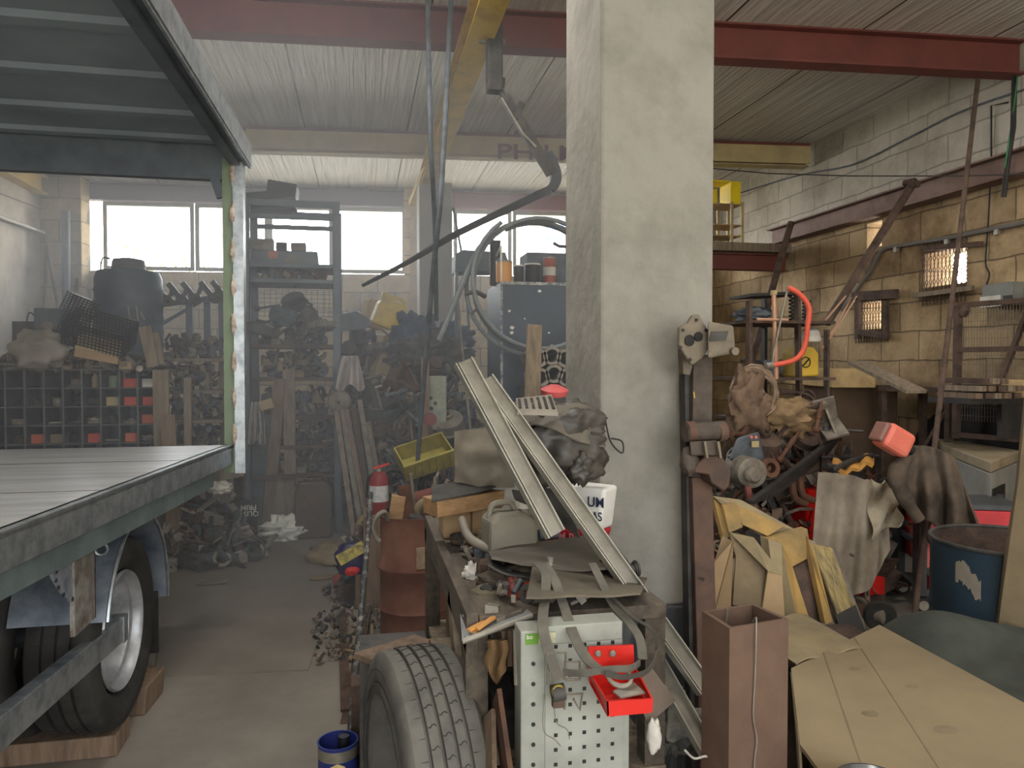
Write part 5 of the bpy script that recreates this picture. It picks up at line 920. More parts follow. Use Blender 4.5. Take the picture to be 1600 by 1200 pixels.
for z in (mz+.12, (mz+zz)/2, zz): MB().box(xa_, 8.2, z-.012, xb_, 8.55, z).build('shelf', stone, t)
one('yellow_box', 'bright yellow wooden box on top of the small rack', 'box', MB().box(aY(1140, 318, 8.25).x, 8.22, zz+.003, xb_-.01, 8.5, aY(1140, 284, 8.25).z).box(xa_, 8.22, zz+.26, aY(1140, 318, 8.25).x, 8.5, zz+.28).box(xa_, 8.22, zz+.003, aY(1119, 318, 8.25).x, 8.5, zz+.17), mat('bright_yellow', C(232, 206, 30), .5, scale=4), bevel=.003)
# dark stone ledge and big shapes along the right wall
one('stone_ledge', 'thick sandstone ledge block low on the right wall', 'ledge', MB().box(4.55, 6.6, .0, 5.18, 7.9, 1.62) if False else MB().hexa([aY(1300, 606, 6.2), aY(1368, 606, 6.0), V((5.1, 6.6, 1.42)), V((4.3, 6.9, 1.42)), aY(1300, 576, 6.2), aY(1368, 576, 6.0), V((5.1, 6.6, 1.58)), V((4.3, 6.9, 1.58))]), stone, bevel=.01)
one('ledge_support', 'dark blockwork under the sandstone ledge', 'blockwork', MB().box(aY(1300, 606, 6.25).x, 6.25, 0, 5.1, 6.7, 1.41), mat('dark_blockwork', C(92, 74, 58), .9, scale=3, bump=.4))
one('board', 'long grey board leaning down from the ledge to the bench', 'board', MB().bar(aY(1338, 566, 5.2), aY(1432, 612, 4.5), .16, .025), wood)
# work table at the wall
t = thing('steel_table', 'low dark steel table standing against the right wall', 'table', (4.7, 5.9, 0)); ta = aY(1372, 604, 6.0); tb = aY(1488, 611, 5.35); zt2 = ta.z
MB().hexa([V((ta.x, ta.y, zt2-.04)), V((tb.x, tb.y, zt2-.04)), V((5.1, 5.7, zt2-.04)), V((5.1, 6.5, zt2-.04)), V((ta.x, ta.y, zt2)), V((tb.x, tb.y, zt2)), V((5.1, 5.7, zt2)), V((5.1, 6.5, zt2))]).build('top', rustd, t)
for p in ((ta.x+.05, ta.y), (tb.x, tb.y+.03), (5.0, 5.8), (5.0, 6.4)): MB().bar((p[0], p[1], 0), (p[0], p[1], zt2-.04), .05, .05, (0, 1, 0)).build('leg', rustd, t)
MB().tube([V((ta.x+.05, ta.y, .2)), V((tb.x, tb.y, zt2-.1))], .015, 6).build('diagonal_brace', rustd, t)
one('arch_panel', 'dark arched panel leaning on the wall under the steel table', 'panel', MB().prism([V((5.1, 6.6-.9+.9*math.cos(PI*k/12)-.45, .05+1.25*math.sin(PI*k/12)**.6)) for k in range(13)], (-.03, 0, 0)), black)
# mesh gate frame and wood pile at the far right
ga_ = aY(1497, 477, 5.25); gb_ = aY(1640, 477, 4.6)
t = thing('mesh_gate', 'rusty framed mesh gate leaning beside the fuse box', 'gate', V((ga_.x, ga_.y, 0))); zg0 = aY(1497, 600, 5.25).z; zg1 = ga_.z
dv = (V((gb_.x, gb_.y, 0))-V((ga_.x, ga_.y, 0))); dv.normalize(); G = lambda u, z: V((ga_.x, ga_.y, z))+dv*u
for u in (0, .62, 1.2): MB().bar(G(u, zg0-.45), G(u, zg1), .045, .05, (0, 1, 0)).build('upright', rustd, t)
for z in (zg1, zg1-.37, zg0-.42): MB().bar(G(0, z), G(1.2, z), .04, .04).build('rail', rustd, t)
b = MB()
for k in range(28): b.tube([G(k*.0225, zg0-.3), G(k*.0225, zg1)], .002, 4)
for k in range(14): b.tube([G(0, zg1-.07*k), G(.62, zg1-.07*k)], .002, 4)
b.build('wire_mesh', iron, t); MB().bar(G(.55, zg1-.02), G(.3, zg0-.1), .05, .03).build('diagonal_brace', rustd, t); MB().blob(G(.05, zg1-.05), (.04, .04, .05), .3, 2, 3, 12, 8).build('hinge', rustd, t)
t = thing('louvre_box', 'dark louvred metal box hanging on the mesh gate', 'box', G(.9, zg1-.35)); c = G(.92, zg1-.15); MB().cbox(c+V((0, .1, 0)), (.5, .12, .28)).build('housing', irond, t)
for k in range(6): MB().cbox(c+V((0, .02, -.11+.044*k)), (.48, .03, .012), RE(.5, 0, 0)).build('louvre', black, t)
zf = aY(1540, 623, 4.7).z; xf = aY(1496, 623, 4.8).x
one('wall_shelf', 'dark steel shelf carrying split sticks at the far right', 'shelf', MB().box(xf, 4.68, zf-.04, 5.19, 5.1, zf).box(xf+.3, 4.7, zf-.3, 5.19, 4.74, zf-.04), black)
for k in range(13):
    r = random.Random(k+70); lay = k//5; x0 = xf+.06+(k % 5)*.085+lay*.03; one('firewood_stick', 'split stick in the brown pile at far right, %s laid' % ORD[k], 'stick', MB().bar((x0, 4.66, zf+.022+.055*lay), (x0+r.uniform(-.03, .03), 5.06, zf+.022+.055*lay), .06, .042, (0, 0, 1)), [plankb, rustd, wood][k % 3], 'split sticks piled at the far right')
one('pale_stone', 'pale cut block at the right end of the stick pile', 'block', MB().box(xf+.5, 4.7, zf, xf+.62, 4.95, zf+.14), stone, bevel=.01)
# ---- open shelf rack behind the pillar
YS = 4.7; t = thing('slotted_rack', 'open slotted steel rack crowded with hoses and machines, right of the pillar', 'rack', (aY(1230, 600, YS).x, YS+.2, 0))
for px, y, top in ((1192, YS+.35, 465), (1243, YS-.05, 455), (1290, YS+.3, 515), (1168, YS-.1, 470)):
    p = aY(px, top, y); q = aY(px+12 if px == 1243 else px, 760, y); MB().angle((q.x, y, 0), p, .05, .006, up=(0, -1, 0)).build('upright', rustd if px != 1192 else black, t)
for py in (500, 590, 655): a = aY(1165, py, YS-.08); c = aY(1292, py-(8 if py == 500 else 0), YS); MB().hexa([V((a.x, YS-.1, a.z-.02)), V((c.x, YS-.1, a.z-.02)), V((c.x, YS+.4, a.z-.02)), V((a.x, YS+.4, a.z-.02)), V((a.x, YS-.1, a.z)), V((c.x, YS-.1, a.z)), V((c.x, YS+.4, a.z)), V((a.x, YS+.4, a.z))]).build('shelf', rustd, t)
zs1, zs2, zs3 = [aY(1165, q, YS-.08).z for q in (500, 590, 655)]
MB().bar(aY(1155, 464, YS+.1), aY(1236, 460, YS+.1), .3, .02).build('top_tray', black, t)
SX = lambda px, dy=0: aY(px, 600, YS+dy).x
junk('rag', (SX(1180), YS+.05, zs1), .26, ironb, 'on the top shelf of the slotted rack', label='folded grey-green gloves on the top shelf of the slotted rack', name='work_gloves', cat='gloves')
junk('spring', (SX(1252), YS+.1, zs1), .2, irond, 'on the top shelf of the slotted rack, the left one', group='springs on the slotted rack'); junk('spring', (SX(1275), YS+.12, zs1), .18, irond, 'on the top shelf of the slotted rack, the right one', group='springs on the slotted rack')
t = thing('copper_tee_bar', 'pale copper T-bar tool standing in the slotted rack', 'tool', aY(1213, 590, YS-.2)); MB().tube([aY(1209, 460, YS-.2), aY(1213, 592, YS-.15)], .016, 10).build('stem', mat('dull_copper', C(196, 152, 126), .5, .3, scale=10), t, smooth=True); MB().tube([aY(1183, 499, YS-.2), aY(1231, 500, YS-.2)], .01, 8).build('crossbar', MATS['dull_copper'], t, smooth=True); MB().lathe([(.022, 0), (.022, .03)], aY(1209, 461, YS-.2), (0, 0, 1), 12).build('cap', cream, t, smooth=True)
t = thing('rubber_hose', 'bright orange-red rubber hose bowed out from the slotted rack', 'hose', aY(1240, 570, YS-.3)); MB().tube([aY(1232, 449, YS-.28), aY(1252, 462, YS-.3), aY(1264, 482, YS-.32), aY(1262, 510, YS-.32), aY(1256, 545, YS-.3), aY(1240, 563, YS-.3), aY(1205, 571, YS-.25)], .017, 10, smooth=6).build('hose', mat('orange_red_rubber', C(222, 92, 68), .45, scale=4), t, smooth=True); MB().lathe([(.022, -.03), (.022, .03)], aY(1203, 571, YS-.25), (1, 0, .1), 12).build('fitting', alu, t, smooth=True)
one('thin_rod', 'thin grey rod crossing the copper T-bar diagonally', 'rod', MB().tube([aY(1231, 449, YS-.25), aY(1210, 545, YS-.2), aY(1206, 572, YS-.2)], .008, 6), alu)
t = thing('yellow_motor', 'dull yellow round machine cover with a black emblem on the slotted rack', 'machine', (SX(1262), YS+.1, zs2)); c = aY(1262, 560, YS)
b = MB(); b.prism([aY(a_, b_, YS+.0) for a_, b_ in ((1244, 590), (1280, 588), (1280, 552), (1272, 542), (1256, 541), (1246, 550))], (0, .2, 0)); b.build('cover', yell, t, bevel=.015)
MB().torus(aY(1259, 566, YS-.005), .036, .004, (0, 1, 0), 24, 6).build('emblem_ring', black, t); MB().bar(aY(1254, 572, YS-.005), aY(1265, 560, YS-.005), .008, .01, (0, -1, 0)).build('emblem_bar', black, t)
for k, (px, s) in enumerate(((1266, .17),)): MB().lathe([(.07, 0), (.075, .02), (.06, .08), (.03, .1)], aY(px, 534, YS+.1), n=20).build('white_cap', white, t, smooth=True)
junk('filter', (SX(1216), YS+.1, zs2), .22, ironb, 'on the middle shelf of the slotted rack'); junk('motor', (SX(1232, .2), YS+.2, zs2), .26, iron, 'behind the copper T-bar on the slotted rack'); junk('pump', (SX(1180, .1), YS+.1, zs2), .24, irond, 'at the left of the middle shelf of the slotted rack')
# cable bundles
def coil(label, c, R, r, n, m, ax=(0, -1, .2), seed=1, name='cable_coil', jit=.2):
    rr_ = random.Random(seed); a = V(ax).normalized(); u = a.orthogonal().normalized(); w = a.cross(u); pts = []
    for k in range(n*14): t_ = k/14*2*PI; q = R*(1+jit*(noise.noise(V((k*.15, seed, 0)))))-0; pts.append(V(c)+(u*math.cos(t_)+w*math.sin(t_))*q+a*(noise.noise(V((seed, k*.11, 2)))*R*.35))
    return one(name, label, 'cable', MB().tube(pts, r, 6), m, smooth=True)
dirt = mat('dirty_cable', C(150, 128, 108), .8, scale=8, col2=C(96, 80, 70))
coil('large tangled dusty cable bundle hanging at the left of the slotted rack', aY(1180, 610, YS-.2), .15, .011, 9, dirt, seed=3, jit=.5); coil('smaller dusty cable loop on the lowest shelf of the slotted rack', aY(1240, 622, YS-.15), .13, .009, 7, rustd, (0, -.4, 1), 4, jit=.4); coil('thin wire coil at the right of the lowest shelf of the slotted rack', aY(1262, 625, YS-.1), .07, .005, 5, rustd, (.2, -1, .2), 5); coil('brown hose coil below the slotted rack shelf', aY(1250, 700, YS-.3), .16, .014, 4, rustd, (0, -1, .4), 6)
g = MB(); g.blob(aY(1168, 640, YS-.25), (.12, .1, .24), .6, 2.5, 12, 30, 24); one('dusty_rags', 'dusty brown rags hanging off the left of the slotted rack', 'rags', g, mat('brown_rag', C(120, 98, 80), .95, scale=7, col2=C(80, 64, 54), bump=.2), smooth=True)
g = MB(); g.blob(aY(1232, 652, YS-.2), (.18, .12, .12), .5, 2.5, 13, 30, 24); one('dusty_rags', 'ochre dusty rag heap on the lowest shelf of the slotted rack', 'rags', g, mat('ochre_rag', C(140, 116, 84), .95, scale=7, col2=C(96, 78, 60), bump=.2), smooth=True)
heap('scrap_heap', 'big heap of machine scrap and rods behind the ochre ramps', (aY(1240, 700, 4.6).x, 4.75, 0), .85, .6, 1.0, 420, 33, [rustd, irond, iron, rust, dirt], .1)
heap('scrap_heap', 'dark heap of scrap iron in the far right corner', (4.3, 6.2, 0), .75, .9, .8, 260, 35, [rustd, irond, rust], .12)
for k in range(12):
    r = random.Random(300+k); px = 1150+k*15+r.uniform(-5, 5); py = r.uniform(655, 740); p = aY(px, py, 4.3+r.random()*.3); junk(r.choice(['pump', 'casting', 'gear', 'shaft', 'bracket', 'pipe', 'lever', 'drum']), p, r.uniform(.18, .3), r.choice([rustd, irond, iron, rust]), 'on the heap behind the ramps, %s from left' % ORD[k], RE(r.random(), r.random(), r.random()*6), 'machine parts on the heap behind the ramps')
# engine-like motor with stickers
t = thing('gear_motor', 'grey gear motor with two round red stickers beside the iron post', 'motor', aY(1175, 760, 3.8)); c = aY(1176, 700, 3.9)
MB().hexa([aY(1138, 718, 3.9), aY(1195, 722, 3.9), aY(1192, 716, 4.15), aY(1140, 714, 4.15), aY(1150, 688, 3.9), aY(1184, 676, 3.9), aY(1186, 674, 4.15), aY(1152, 684, 4.15)]).build('housing', ironb, t, bevel=.012)
for px in (1174, 1181): MB().lathe([(.009, 0), (.009, .004)], aY(px, 683, 3.87), (0, -1, 0), 16).build('sticker', mat('sticker_red', C(224, 120, 110), .5), t)
MB().cbox(aY(1180, 694, 3.87), (.045, .005, .035)).build('rating_plate', cream, t)
MB().lathe([(.06, 0), (.085, .02), (.085, .2), (.06, .22)], aY(1178, 740, 3.75)+V((0, -.0, 0)), (.1, 1, 0), 24).build('gear_case', iron, t, smooth=True); MB().lathe([(.045, 0), (.045, .03), (.03, .05)], aY(1174, 742, 3.74), (0, -1, 0), 20).build('hub', iron, t, smooth=True)
MB().bar(aY(1168, 760, 3.72), aY(1173, 788, 3.7), .03, .02, (0, -1, 0)).build('red_handle', redox, t)
one('small_flange', 'orange-brown flange beside the gear motor', 'flange', MB().lathe([(.03, 0), (.055, 0), (.055, .05), (.03, .05), (.03, 0)], aY(1198, 732, 3.85), (0, -1, .2), 20, cap=False), rust, smooth=True)
for k in range(7): one('angle_bar', '%s of the black steel bars sloping up right behind the ramps' % ORD[k], 'bar', MB().bar(aY(1173+k*6, 785-k*2.2, 3.55+.03*k), aY(1316-k*4, 676+k*5, 4.6), .035, .02, (0, 0, 1)), black, 'black steel bars sloping behind the ramps')
g = MB(); p = aY(1335, 722, 4.0)
def fbag(u, v): a = aY(1302+62*u, 718+14*v+6*math.sin(u*5), 4.1-.25*v); return a+V((0, 0, .03*math.sin(u*PI)*math.sin(v*PI)+.01*math.sin(u*17)))
g.sheet(fbag, 26, 8, .02); one('orange_cloth', 'orange-yellow cloth lying over bars near the grey cloth', 'cloth', g, mat('orange_cloth', C(190, 140, 66), .8, scale=5, col2=C(150, 106, 56)), smooth=True)
for k, (a, c) in enumerate((((1300, 735), (1362, 712)), ((1290, 728), (1352, 745)))): one('black_frame_tube', '%s black tube of the frame under the orange cloth' % ORD[k], 'tube', MB().tube([aY(*a, 3.85), aY((a[0]+c[0])/2, (a[1]+c[1])/2-3, 3.9), aY(*c, 4.0)], .018, 8, smooth=4), black, smooth=True)
for k, (px, py) in enumerate(((1250, 765), (1262, 760))): one('brown_pipe', 'rust-orange pipe bend, %s by the grey cloth' % ('left' if k == 0 else 'right'), 'pipe', MB().tube([aY(px-12, py-20, 4.2), aY(px-8, py+12, 4.2), aY(px+10, py+22, 4.2)], .022, 8, smooth=4), rust, smooth=True)
# ---- white freezer-like cabinet
t = thing('white_cabinet', 'old dusty white cabinet with a dark open front at the far right', 'cabinet', (4.6, 4.8, 0)); A = aY(1475, 694, 4.75); B = aY(1545, 725, 4.0); zt3 = .85
A = aZ(1472, 694, zt3+.1); B = aZ(1548, 722, zt3+.1); Cc = aZ(1596, 704, zt3+.1); Dd = A+(Cc-B); Dd.x = min(Dd.x, 5.15)
top = [A, B, Cc, Dd]; zb3 = 0
MB().hexa([V((p.x, p.y, 0.05)) for p in (B, Cc, Dd, A)]+[V((p.x, p.y, zt3+.02)) for p in (B, Cc, Dd, A)]).build('body', mat('old_enamel', C(150, 148, 140), .55, scale=3, col2=C(126, 124, 116)), t, bevel=.006)
MB().hexa([V((p.x, p.y, zt3+.025)) for p in (B, Cc, Dd, A)]+[V((p.x, p.y, zt3+.1)) for p in (B, Cc, Dd, A)]).build('lid', mat('old_enamel_top', C(158, 144, 118), .6, scale=4, col2=C(130, 116, 94)), t, bevel=.008)
n_ = (Cc-B).normalized(); f_ = V((n_.y, -n_.x, 0)); f_ = f_ if f_.y < 0 else -f_
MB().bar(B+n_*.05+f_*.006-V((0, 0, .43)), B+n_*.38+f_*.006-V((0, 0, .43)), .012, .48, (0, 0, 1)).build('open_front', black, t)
MB().box(B.x, B.y, 0, B.x+.1, B.y+.1, .05).build('foot', black, t)
# ---- tool trolley
t = thing('tool_trolley', 'grey and red tool trolley on castors under the black jacket', 'trolley', (aZ(1440, 962, 0).x, 4.15, 0)); fl = aZ(1436, 958, 0); fr_ = V((aZ(1438, 958, 0).x+.62, 3.85, 0)); tz = .72
u_ = (fr_-fl).normalized(); v_ = V((-u_.y, u_.x, 0)); T = lambda a_, b_, z: fl+u_*a_+v_*b_+V((0, 0, z)); tg = mat('trolley_grey', C(78, 82, 84), .5, scale=6, col2=C(60, 62, 64)); tr_ = mat('trolley_red', C(206, 62, 66), .5, scale=3, col2=C(178, 52, 56))
for a_ in (0, .62):
    for b_ in (0, .42): MB().bar(T(a_, b_, .12), T(a_, b_, tz), .06, .06, (0, 1, 0)).build('post', tg, t)
for z in (.14, .44, .70): MB().hexa([T(0, 0, z-.015), T(.62, 0, z-.015), T(.62, .42, z-.015), T(0, .42, z-.015), T(0, 0, z+.015), T(.62, 0, z+.015), T(.62, .42, z+.015), T(0, .42, z+.015)]).build('tray', tg, t)
MB().hexa([T(.035, -.015, .53), T(.585, -.015, .53), T(.585, .4, .53), T(.035, .4, .53), T(.035, -.015, .68), T(.585, -.015, .68), T(.585, .4, .68), T(.035, .4, .68)]).build('drawer', tr_, t, bevel=.004)
MB().hexa([T(.035, -.01, .30), T(.585, -.01, .30), T(.585, .4, .30), T(.035, .4, .30), T(.035, -.01, .49), T(.585, -.01, .49), T(.585, .4, .49), T(.035, .4, .49)]).build('drawer', mat('trolley_pink_red', C(214, 104, 92), .55), t, bevel=.004)
MB().hexa([T(.62, -.05, .5), T(.82, -.05, .5), T(.82, .12, .5), T(.62, .12, .5), T(.62, -.05, tz+.02), T(.82, -.05, tz+.02), T(.82, .12, tz+.02), T(.62, .12, tz+.02)]).build('side_cabinet', tr_, t, bevel=.004)
for a_, b_ in ((0.02, .0), (.6, 0), (.02, .4), (.6, .4)):
    w_ = MB().lathe([(.02, -.018), (.05, -.018), (.055, 0), (.05, .018), (.02, .018)], T(a_, b_, .056), (.3, 1, 0), 24).build('castor', rubberd, t, smooth=True); MB().lathe([(.032, -.022), (.032, .022)], T(a_, b_, .056), (.3, 1, 0), 18).build('hub', alu, w_, smooth=True)
MB().tube([T(.06, -.03, .62), T(.03, -.05, .5), T(.12, -.05, .35), T(.16, -.05, .12)], .009, 6, smooth=5).build('cable', black, t, smooth=True)
for k, (m, kd) in enumerate(((redp, 'can'), (bluetarp, 'bottle'), (white, 'rag'), (bluetarp, 'carton'))): p = T(.10+.12*k, .05, .156); junk(kd, p, .13, m, 'on the bottom tray of the tool trolley')
# black jacket draped over
def jacket(u, v):
    a0 = 1404+86*u; a1 = 1418+118*u; f = v**.8; px = a0+(a1-a0)*f; py = (700+14*u)*(1-f)+(790+45*min(1, u*2.2)+5*math.sin(u*14))*f-10*math.sin(PI*u)*(1-f)
    return aY(px, py, 3.98-.2*u-.16*math.sin(min(1, v*1.6)*PI/2)-.045*math.sin(u*17+v*3)*(.25+v)-.02*math.sin(v*11+u*8))
def jacket_old(u, v):
    a = -.25+u*.95; x = T(a*.62, .22-.0*v, 0); top = 1.1-.04*math.sin(u*PI*2); drop = .62-.16*u
    if v < .35: f = v/.35; return T(.02+.55*u-.1*(1-f), .42-.5*f, 1.02+.1*math.sin(f*PI/2+.3)+.05*math.sin(u*7+2)*f)
    f = (v-.35)/.65; return T(.02+.55*u-.1*f*(1-u)*.2+.06*f*(u-.5), -.08-.05*f-.035*math.sin(u*15+f*2)*(.4+f), 1.115+.045*math.sin(u*7+2)-drop*f)
cloth('jacket', 'black-brown jacket draped over the tool trolley', 'jacket', jacket, clothb, .012, 46, 36)
g = MB(); g.blob(aY(1452, 738, 4.0), (.17, .13, .12), .3, 2, 6, 26, 16); one('dark_bundle', 'dark bundle under the jacket on the tool trolley', 'bundle', g, clothb, smooth=True)
g = MB(); g.tube([aY(1416, 712, 3.8), aY(1402, 740, 3.75), aY(1412, 775, 3.72), aY(1436, 812, 3.7)], [.045, .055, .045, .035], 12, smooth=5); one('jacket_sleeve', 'dark sleeve hanging at the left of the jacket', 'sleeve', g, clothb, smooth=True)
jc = aY(1396, 687, 3.75); t = thing('plastic_canister', 'translucent salmon-pink canister lying tilted on the black jacket', 'canister', jc-V((0, 0, .1))); R = RE(0, .5, 0)
pk = mat('salmon_plastic', C(236, 128, 108), .45, scale=3, col2=C(220, 112, 96)); MB().cbox(jc, (.19, .13, .15), R).build('body', pk, t, bevel=.03); MB().cbox(jc+R @ V((-.105, 0, 0)), (.03, .11, .12), R).build('base', mat('canister_base', C(150, 108, 98), .5), t, bevel=.012); MB().lathe([(.03, 0), (.03, .04)], jc+R @ V((.1, 0, 0)), R @ V((1, 0, 0)), 16).build('cap', black, t, smooth=True)
# red cart with grey cloth
rc = aZ(1372, 948, 0); t = thing('welding_cart', 'bright red sheet-metal cart under the grey cloth', 'cart', (rc.x-.2, rc.y, 0)); red = mat('signal_red', C(222, 36, 28), .45, scale=3, col2=C(200, 30, 26))
MB().box(rc.x-.45, rc.y, .08, rc.x+.05, rc.y+.4, .78).build('body', red, t, bevel=.005); MB().tube([(rc.x-.42, rc.y+.02, .78), (rc.x-.42, rc.y+.02, 1.0), (rc.x+.0, rc.y+.02, 1.0), (rc.x+.0, rc.y+.02, .78)], .014, 8).build('handle', black, t, smooth=True)
wcx = MB().lathe([(.03, -.025), (.085, -.025), (.095, 0), (.085, .025), (.03, .025)], aZ(1354, 952, .095)+V((0, -.12, 0)), (.5, 1, 0), 26).build('wheel', rubberd, t, smooth=True); MB().lathe([(.045, -.028), (.045, .028), (.02, .035)], aZ(1354, 952, .095)+V((0, -.12, 0)), (.5, -1, 0), 18).build('hub', iron, wcx, smooth=True)
def gcl(u, v):
    px = 1278+u*108-(14*(1-u)*v)+4*u*v; py0_ = 738+u*22-6*math.sin(u*PI); py1_ = 905+28*math.sin(u*2.6+.6)-60*max(0, u-.75)*3
    Y = rc.y-.02-.11*min(1, v*2)-.03*math.sin(u*19+v*2)*min(1, v*1.6+.15)
    return aY(px, py0_+(py1_-py0_)*v, Y)
cloth('grey_cloth', 'long dusty grey cloth draped over the red cart', 'cloth', gcl, mat('dusty_grey_cloth', C(172, 160, 142), .95, scale=4, col2=C(134, 124, 112), bump=.1), .01, 50, 30)
def gcl2(u, v): p = gcl(.62+.4*u, .0+.5*v); return p+V((.02, -.07-.03*math.sin(v*9+u*6), -.02*math.sin(u*9)))
cloth('grey_cloth', 'pale folded end of cloth lying over the long grey cloth', 'cloth', gcl2, mat('pale_cloth', C(196, 184, 160), .95, scale=5, col2=C(150, 140, 122), bump=.1), .01, 24, 20)
# blue drum
bc = aZ(1578, 842, .88); t = thing('blue_drum', 'open dark blue steel drum with torn label at the right', 'drum', (bc.x, bc.y, 0)); br_ = .29
bd = mat('dark_blue_drum', C(40, 58, 72), .55, .1, scale=5, col2=C(32, 48, 60)); MB().lathe([(br_, 0), (br_, .3), (br_*1.03, .31), (br_, .33), (br_, .57), (br_*1.03, .58), (br_, .60), (br_, .87), (br_*.985, .87), (br_*.98, .5), (.01, .5)], (bc.x, bc.y, 0), n=56, cap=False).build('shell', bd, t, smooth=True, ang=.9)
MB().lathe([(br_*.975, .5), (br_*.975, .868)], (bc.x, bc.y, 0), n=56, cap=False).build('interior', rustd, t, smooth=True)
MB().torus((bc.x, bc.y, .872), br_, .009, n=56, k=8).build('rim', irond, t, smooth=True); MB().lathe([(0, .5), (br_*.97, .5), (br_*.97, .52), (0, .52)], (bc.x, bc.y, 0), n=40, cap=False).build('contents', rustd, t)
b = MB(); b.sheet(lambda u, v: V((bc.x+math.cos(math.radians(186+20*u))*(br_+.002), bc.y+math.sin(math.radians(186+20*u))*(br_+.002), .765-.03*u+.02*math.sin(u*5)+(.5-v)*(.085+.05*noise.noise(V((u*7, 3, 1)))+.03*noise.noise(V((u*19, v, 2)))))), 24, 2, .001)
b.build('torn_label', bagg, t)
# cardboard sheets right
one('cardboard_sheet', 'tall dusty cardboard sheet standing at the right edge', 'cardboard', MB().prism([aY(1560, 975, 2.35), aY(1640, 1010, 2.2), aY(1650, 560, 2.2), aY(1606, 600, 2.28), aY(1590, 760, 2.3), aY(1574, 860, 2.33)], (.02, .03, 0)), cardd)
# ================================================================ FOREGROUND: WORKBENCH AND ITS PILE
def ribbon(b, pts, w, t=.003, across=(1, 0, 0), k=6):
    P = spline([V(p) for p in pts], k); A = [V(a).normalized() for a in (across if isinstance(across, list) else [across])]
    n = len(P)
    def f(u, v): i = min(n-1, int(round(u*(n-1)))); a = A[min(len(A)-1, int(u*len(A)))]; d = (P[min(i+1, n-1)]-P[max(i-1, 0)]).normalized(); a = (a-d*a.dot(d)).normalized(); return P[i]+a*(v-.5)*w
    return b.sheet(f, n-1, 1, t)
bx0, bx1, by0, by1, bz = .27, .84, 1.93, 3.25, .93
benchm = mat('grimy_bench_wood', C(98, 88, 76), .85, scale=5, col2=C(66, 60, 54), stretch=(5, 1, 5), bump=.2)
t = thing('workbench', 'grey wooden workbench buried under clutter in front of the concrete pillar', 'workbench', ((bx0+bx1)/2, 2.5, 0))
MB().box(bx0+.035, by0, bz-.04, bx1, by1, bz).build('top', benchm, t, bevel=.003); MB().box(bx0, by0, bz-.1, bx0+.033, by1, bz+.01).build('side_rail', benchm, t, bevel=.003)
for x in (bx0+.03, bx1-.03):
    for y in (by0+.04, by1-.04): MB().box(x-.03, y-.03, 0, x+.03, y+.03, bz-.04).build('leg', benchm, t)
MB().box(bx0+.01, by0, .44, bx1, by1, .47).build('shelf', wood, t); MB().bar((bx0+.01, by0+.05, .5), (bx0+.01, by1-.9, .86), .02, .08).build('side_brace', wood, t)
for k, (y, s, kd, m) in enumerate(((2.15, .3, 'carton', irond), (2.42, .28, 'casting', irond), (2.72, .28, 'pump', iron), (3.0, .26, 'carton', cardd))): junk(kd, (bx0+.18, y, .471), s, m, 'on the lower shelf of the workbench, %s from the front' % ORD[k], RZ(1.5+k*.2))
q = bz+.001
# cartons and timber
def cbox_thing(name, label, px0_, px1_, py1_, Y, d, h, m, z=q, rot=0., cat='box'):
    a = aY(px0_, py1_, Y).x; c = aY(px1_, py1_, Y).x; o = V(((a+c)/2, Y+d/2, z)); t = thing(name, label, cat, o); x = X4(o, RZ(rot)); w = c-a
    MB(x).cbox((0, 0, h/2), (w, d, h)).build('box', m, t, bevel=.004); b = MB(x); b.cbox((0, 0, h+.002), (w*.98, d*.98, .003)); b.build('top_flaps', m, t); return t, o
cbox_thing('cardboard_box', 'small brown cardboard box at the back left corner of the workbench', 693, 745, 850, 2.83, .18, .10, card)
tt_, o_ = cbox_thing('cardboard_box', 'taller cardboard box with a blue round letter mark under the timber', 738, 812, 850, 2.78, .16, .165, card)
text('logo_letter', 'C', mat('logo_blue', C(66, 92, 150), .7), tt_, (o_.x+.035, o_.y-.0825, o_.z+.125), (1, 0, 0), (0, 0, 1), .045, .001); MB().box(o_.x-.055, o_.y-.082, o_.z+.02, o_.x-.0, o_.y-.0805, o_.z+.15).build('paper_label', cream, tt_)
one('timber_beam', 'short thick sawn timber lying across the cardboard boxes', 'timber', MB().bar(aY(672, 792, 2.72), aY(806, 770, 2.86), .12, .062), woodo, bevel=.003)
def rub(u, v):
    a = spline([aY(672, 772, 2.7), aY(735, 760, 2.74), aY(785, 748, 2.8), aY(820, 768, 2.78), aY(862, 815, 2.7), aY(905, 850, 2.6)], 6); i = min(len(a)-1, int(u*(len(a)-1))); return a[i]+V((.02*v, .16*(v-.3), -.03*(1-v)*(1 if u < .5 else .2)+.01))
cloth('rubber_strip', 'long dusty rubber strip draped over the timber and sliding down right', 'rubber strip', rub, rubber, .006, 30, 4)
junk('can', (aY(702, 800, 2.9).x, 2.92, q+.105), .09, alu, '', label='small bright metal cup of wire on the back left cardboard box', name='metal_cup', cat='cup')
t2 = jerry('plastic_can', 'grey plastic oil can with a white ribbed cap on the workbench', V((aY(797, 850, 2.42).x, 2.44, q)), .17, .11, .215, mat('grey_hdpe', C(126, 122, 108), .5, scale=4, col2=C(108, 104, 92)), RZ(3.3), mat('white_cap', C(200, 196, 184), .6), 'can')
one('grey_hose_piece', 'curved grey hose piece left of the oil can', 'hose', MB().tube([aY(722, 812, 2.6), aY(732, 838, 2.5), aY(752, 852, 2.45), aY(768, 858, 2.4)], .016, 10, smooth=5), bagg, smooth=True)
one('grey_hose_piece', 'flattened grey hose loop standing right behind the oil can', 'hose', MB().tube([aY(815, 812, 2.6), aY(832, 806, 2.62), aY(838, 826, 2.6), aY(834, 850, 2.55)], .016, 10, smooth=5), bagg, smooth=True)
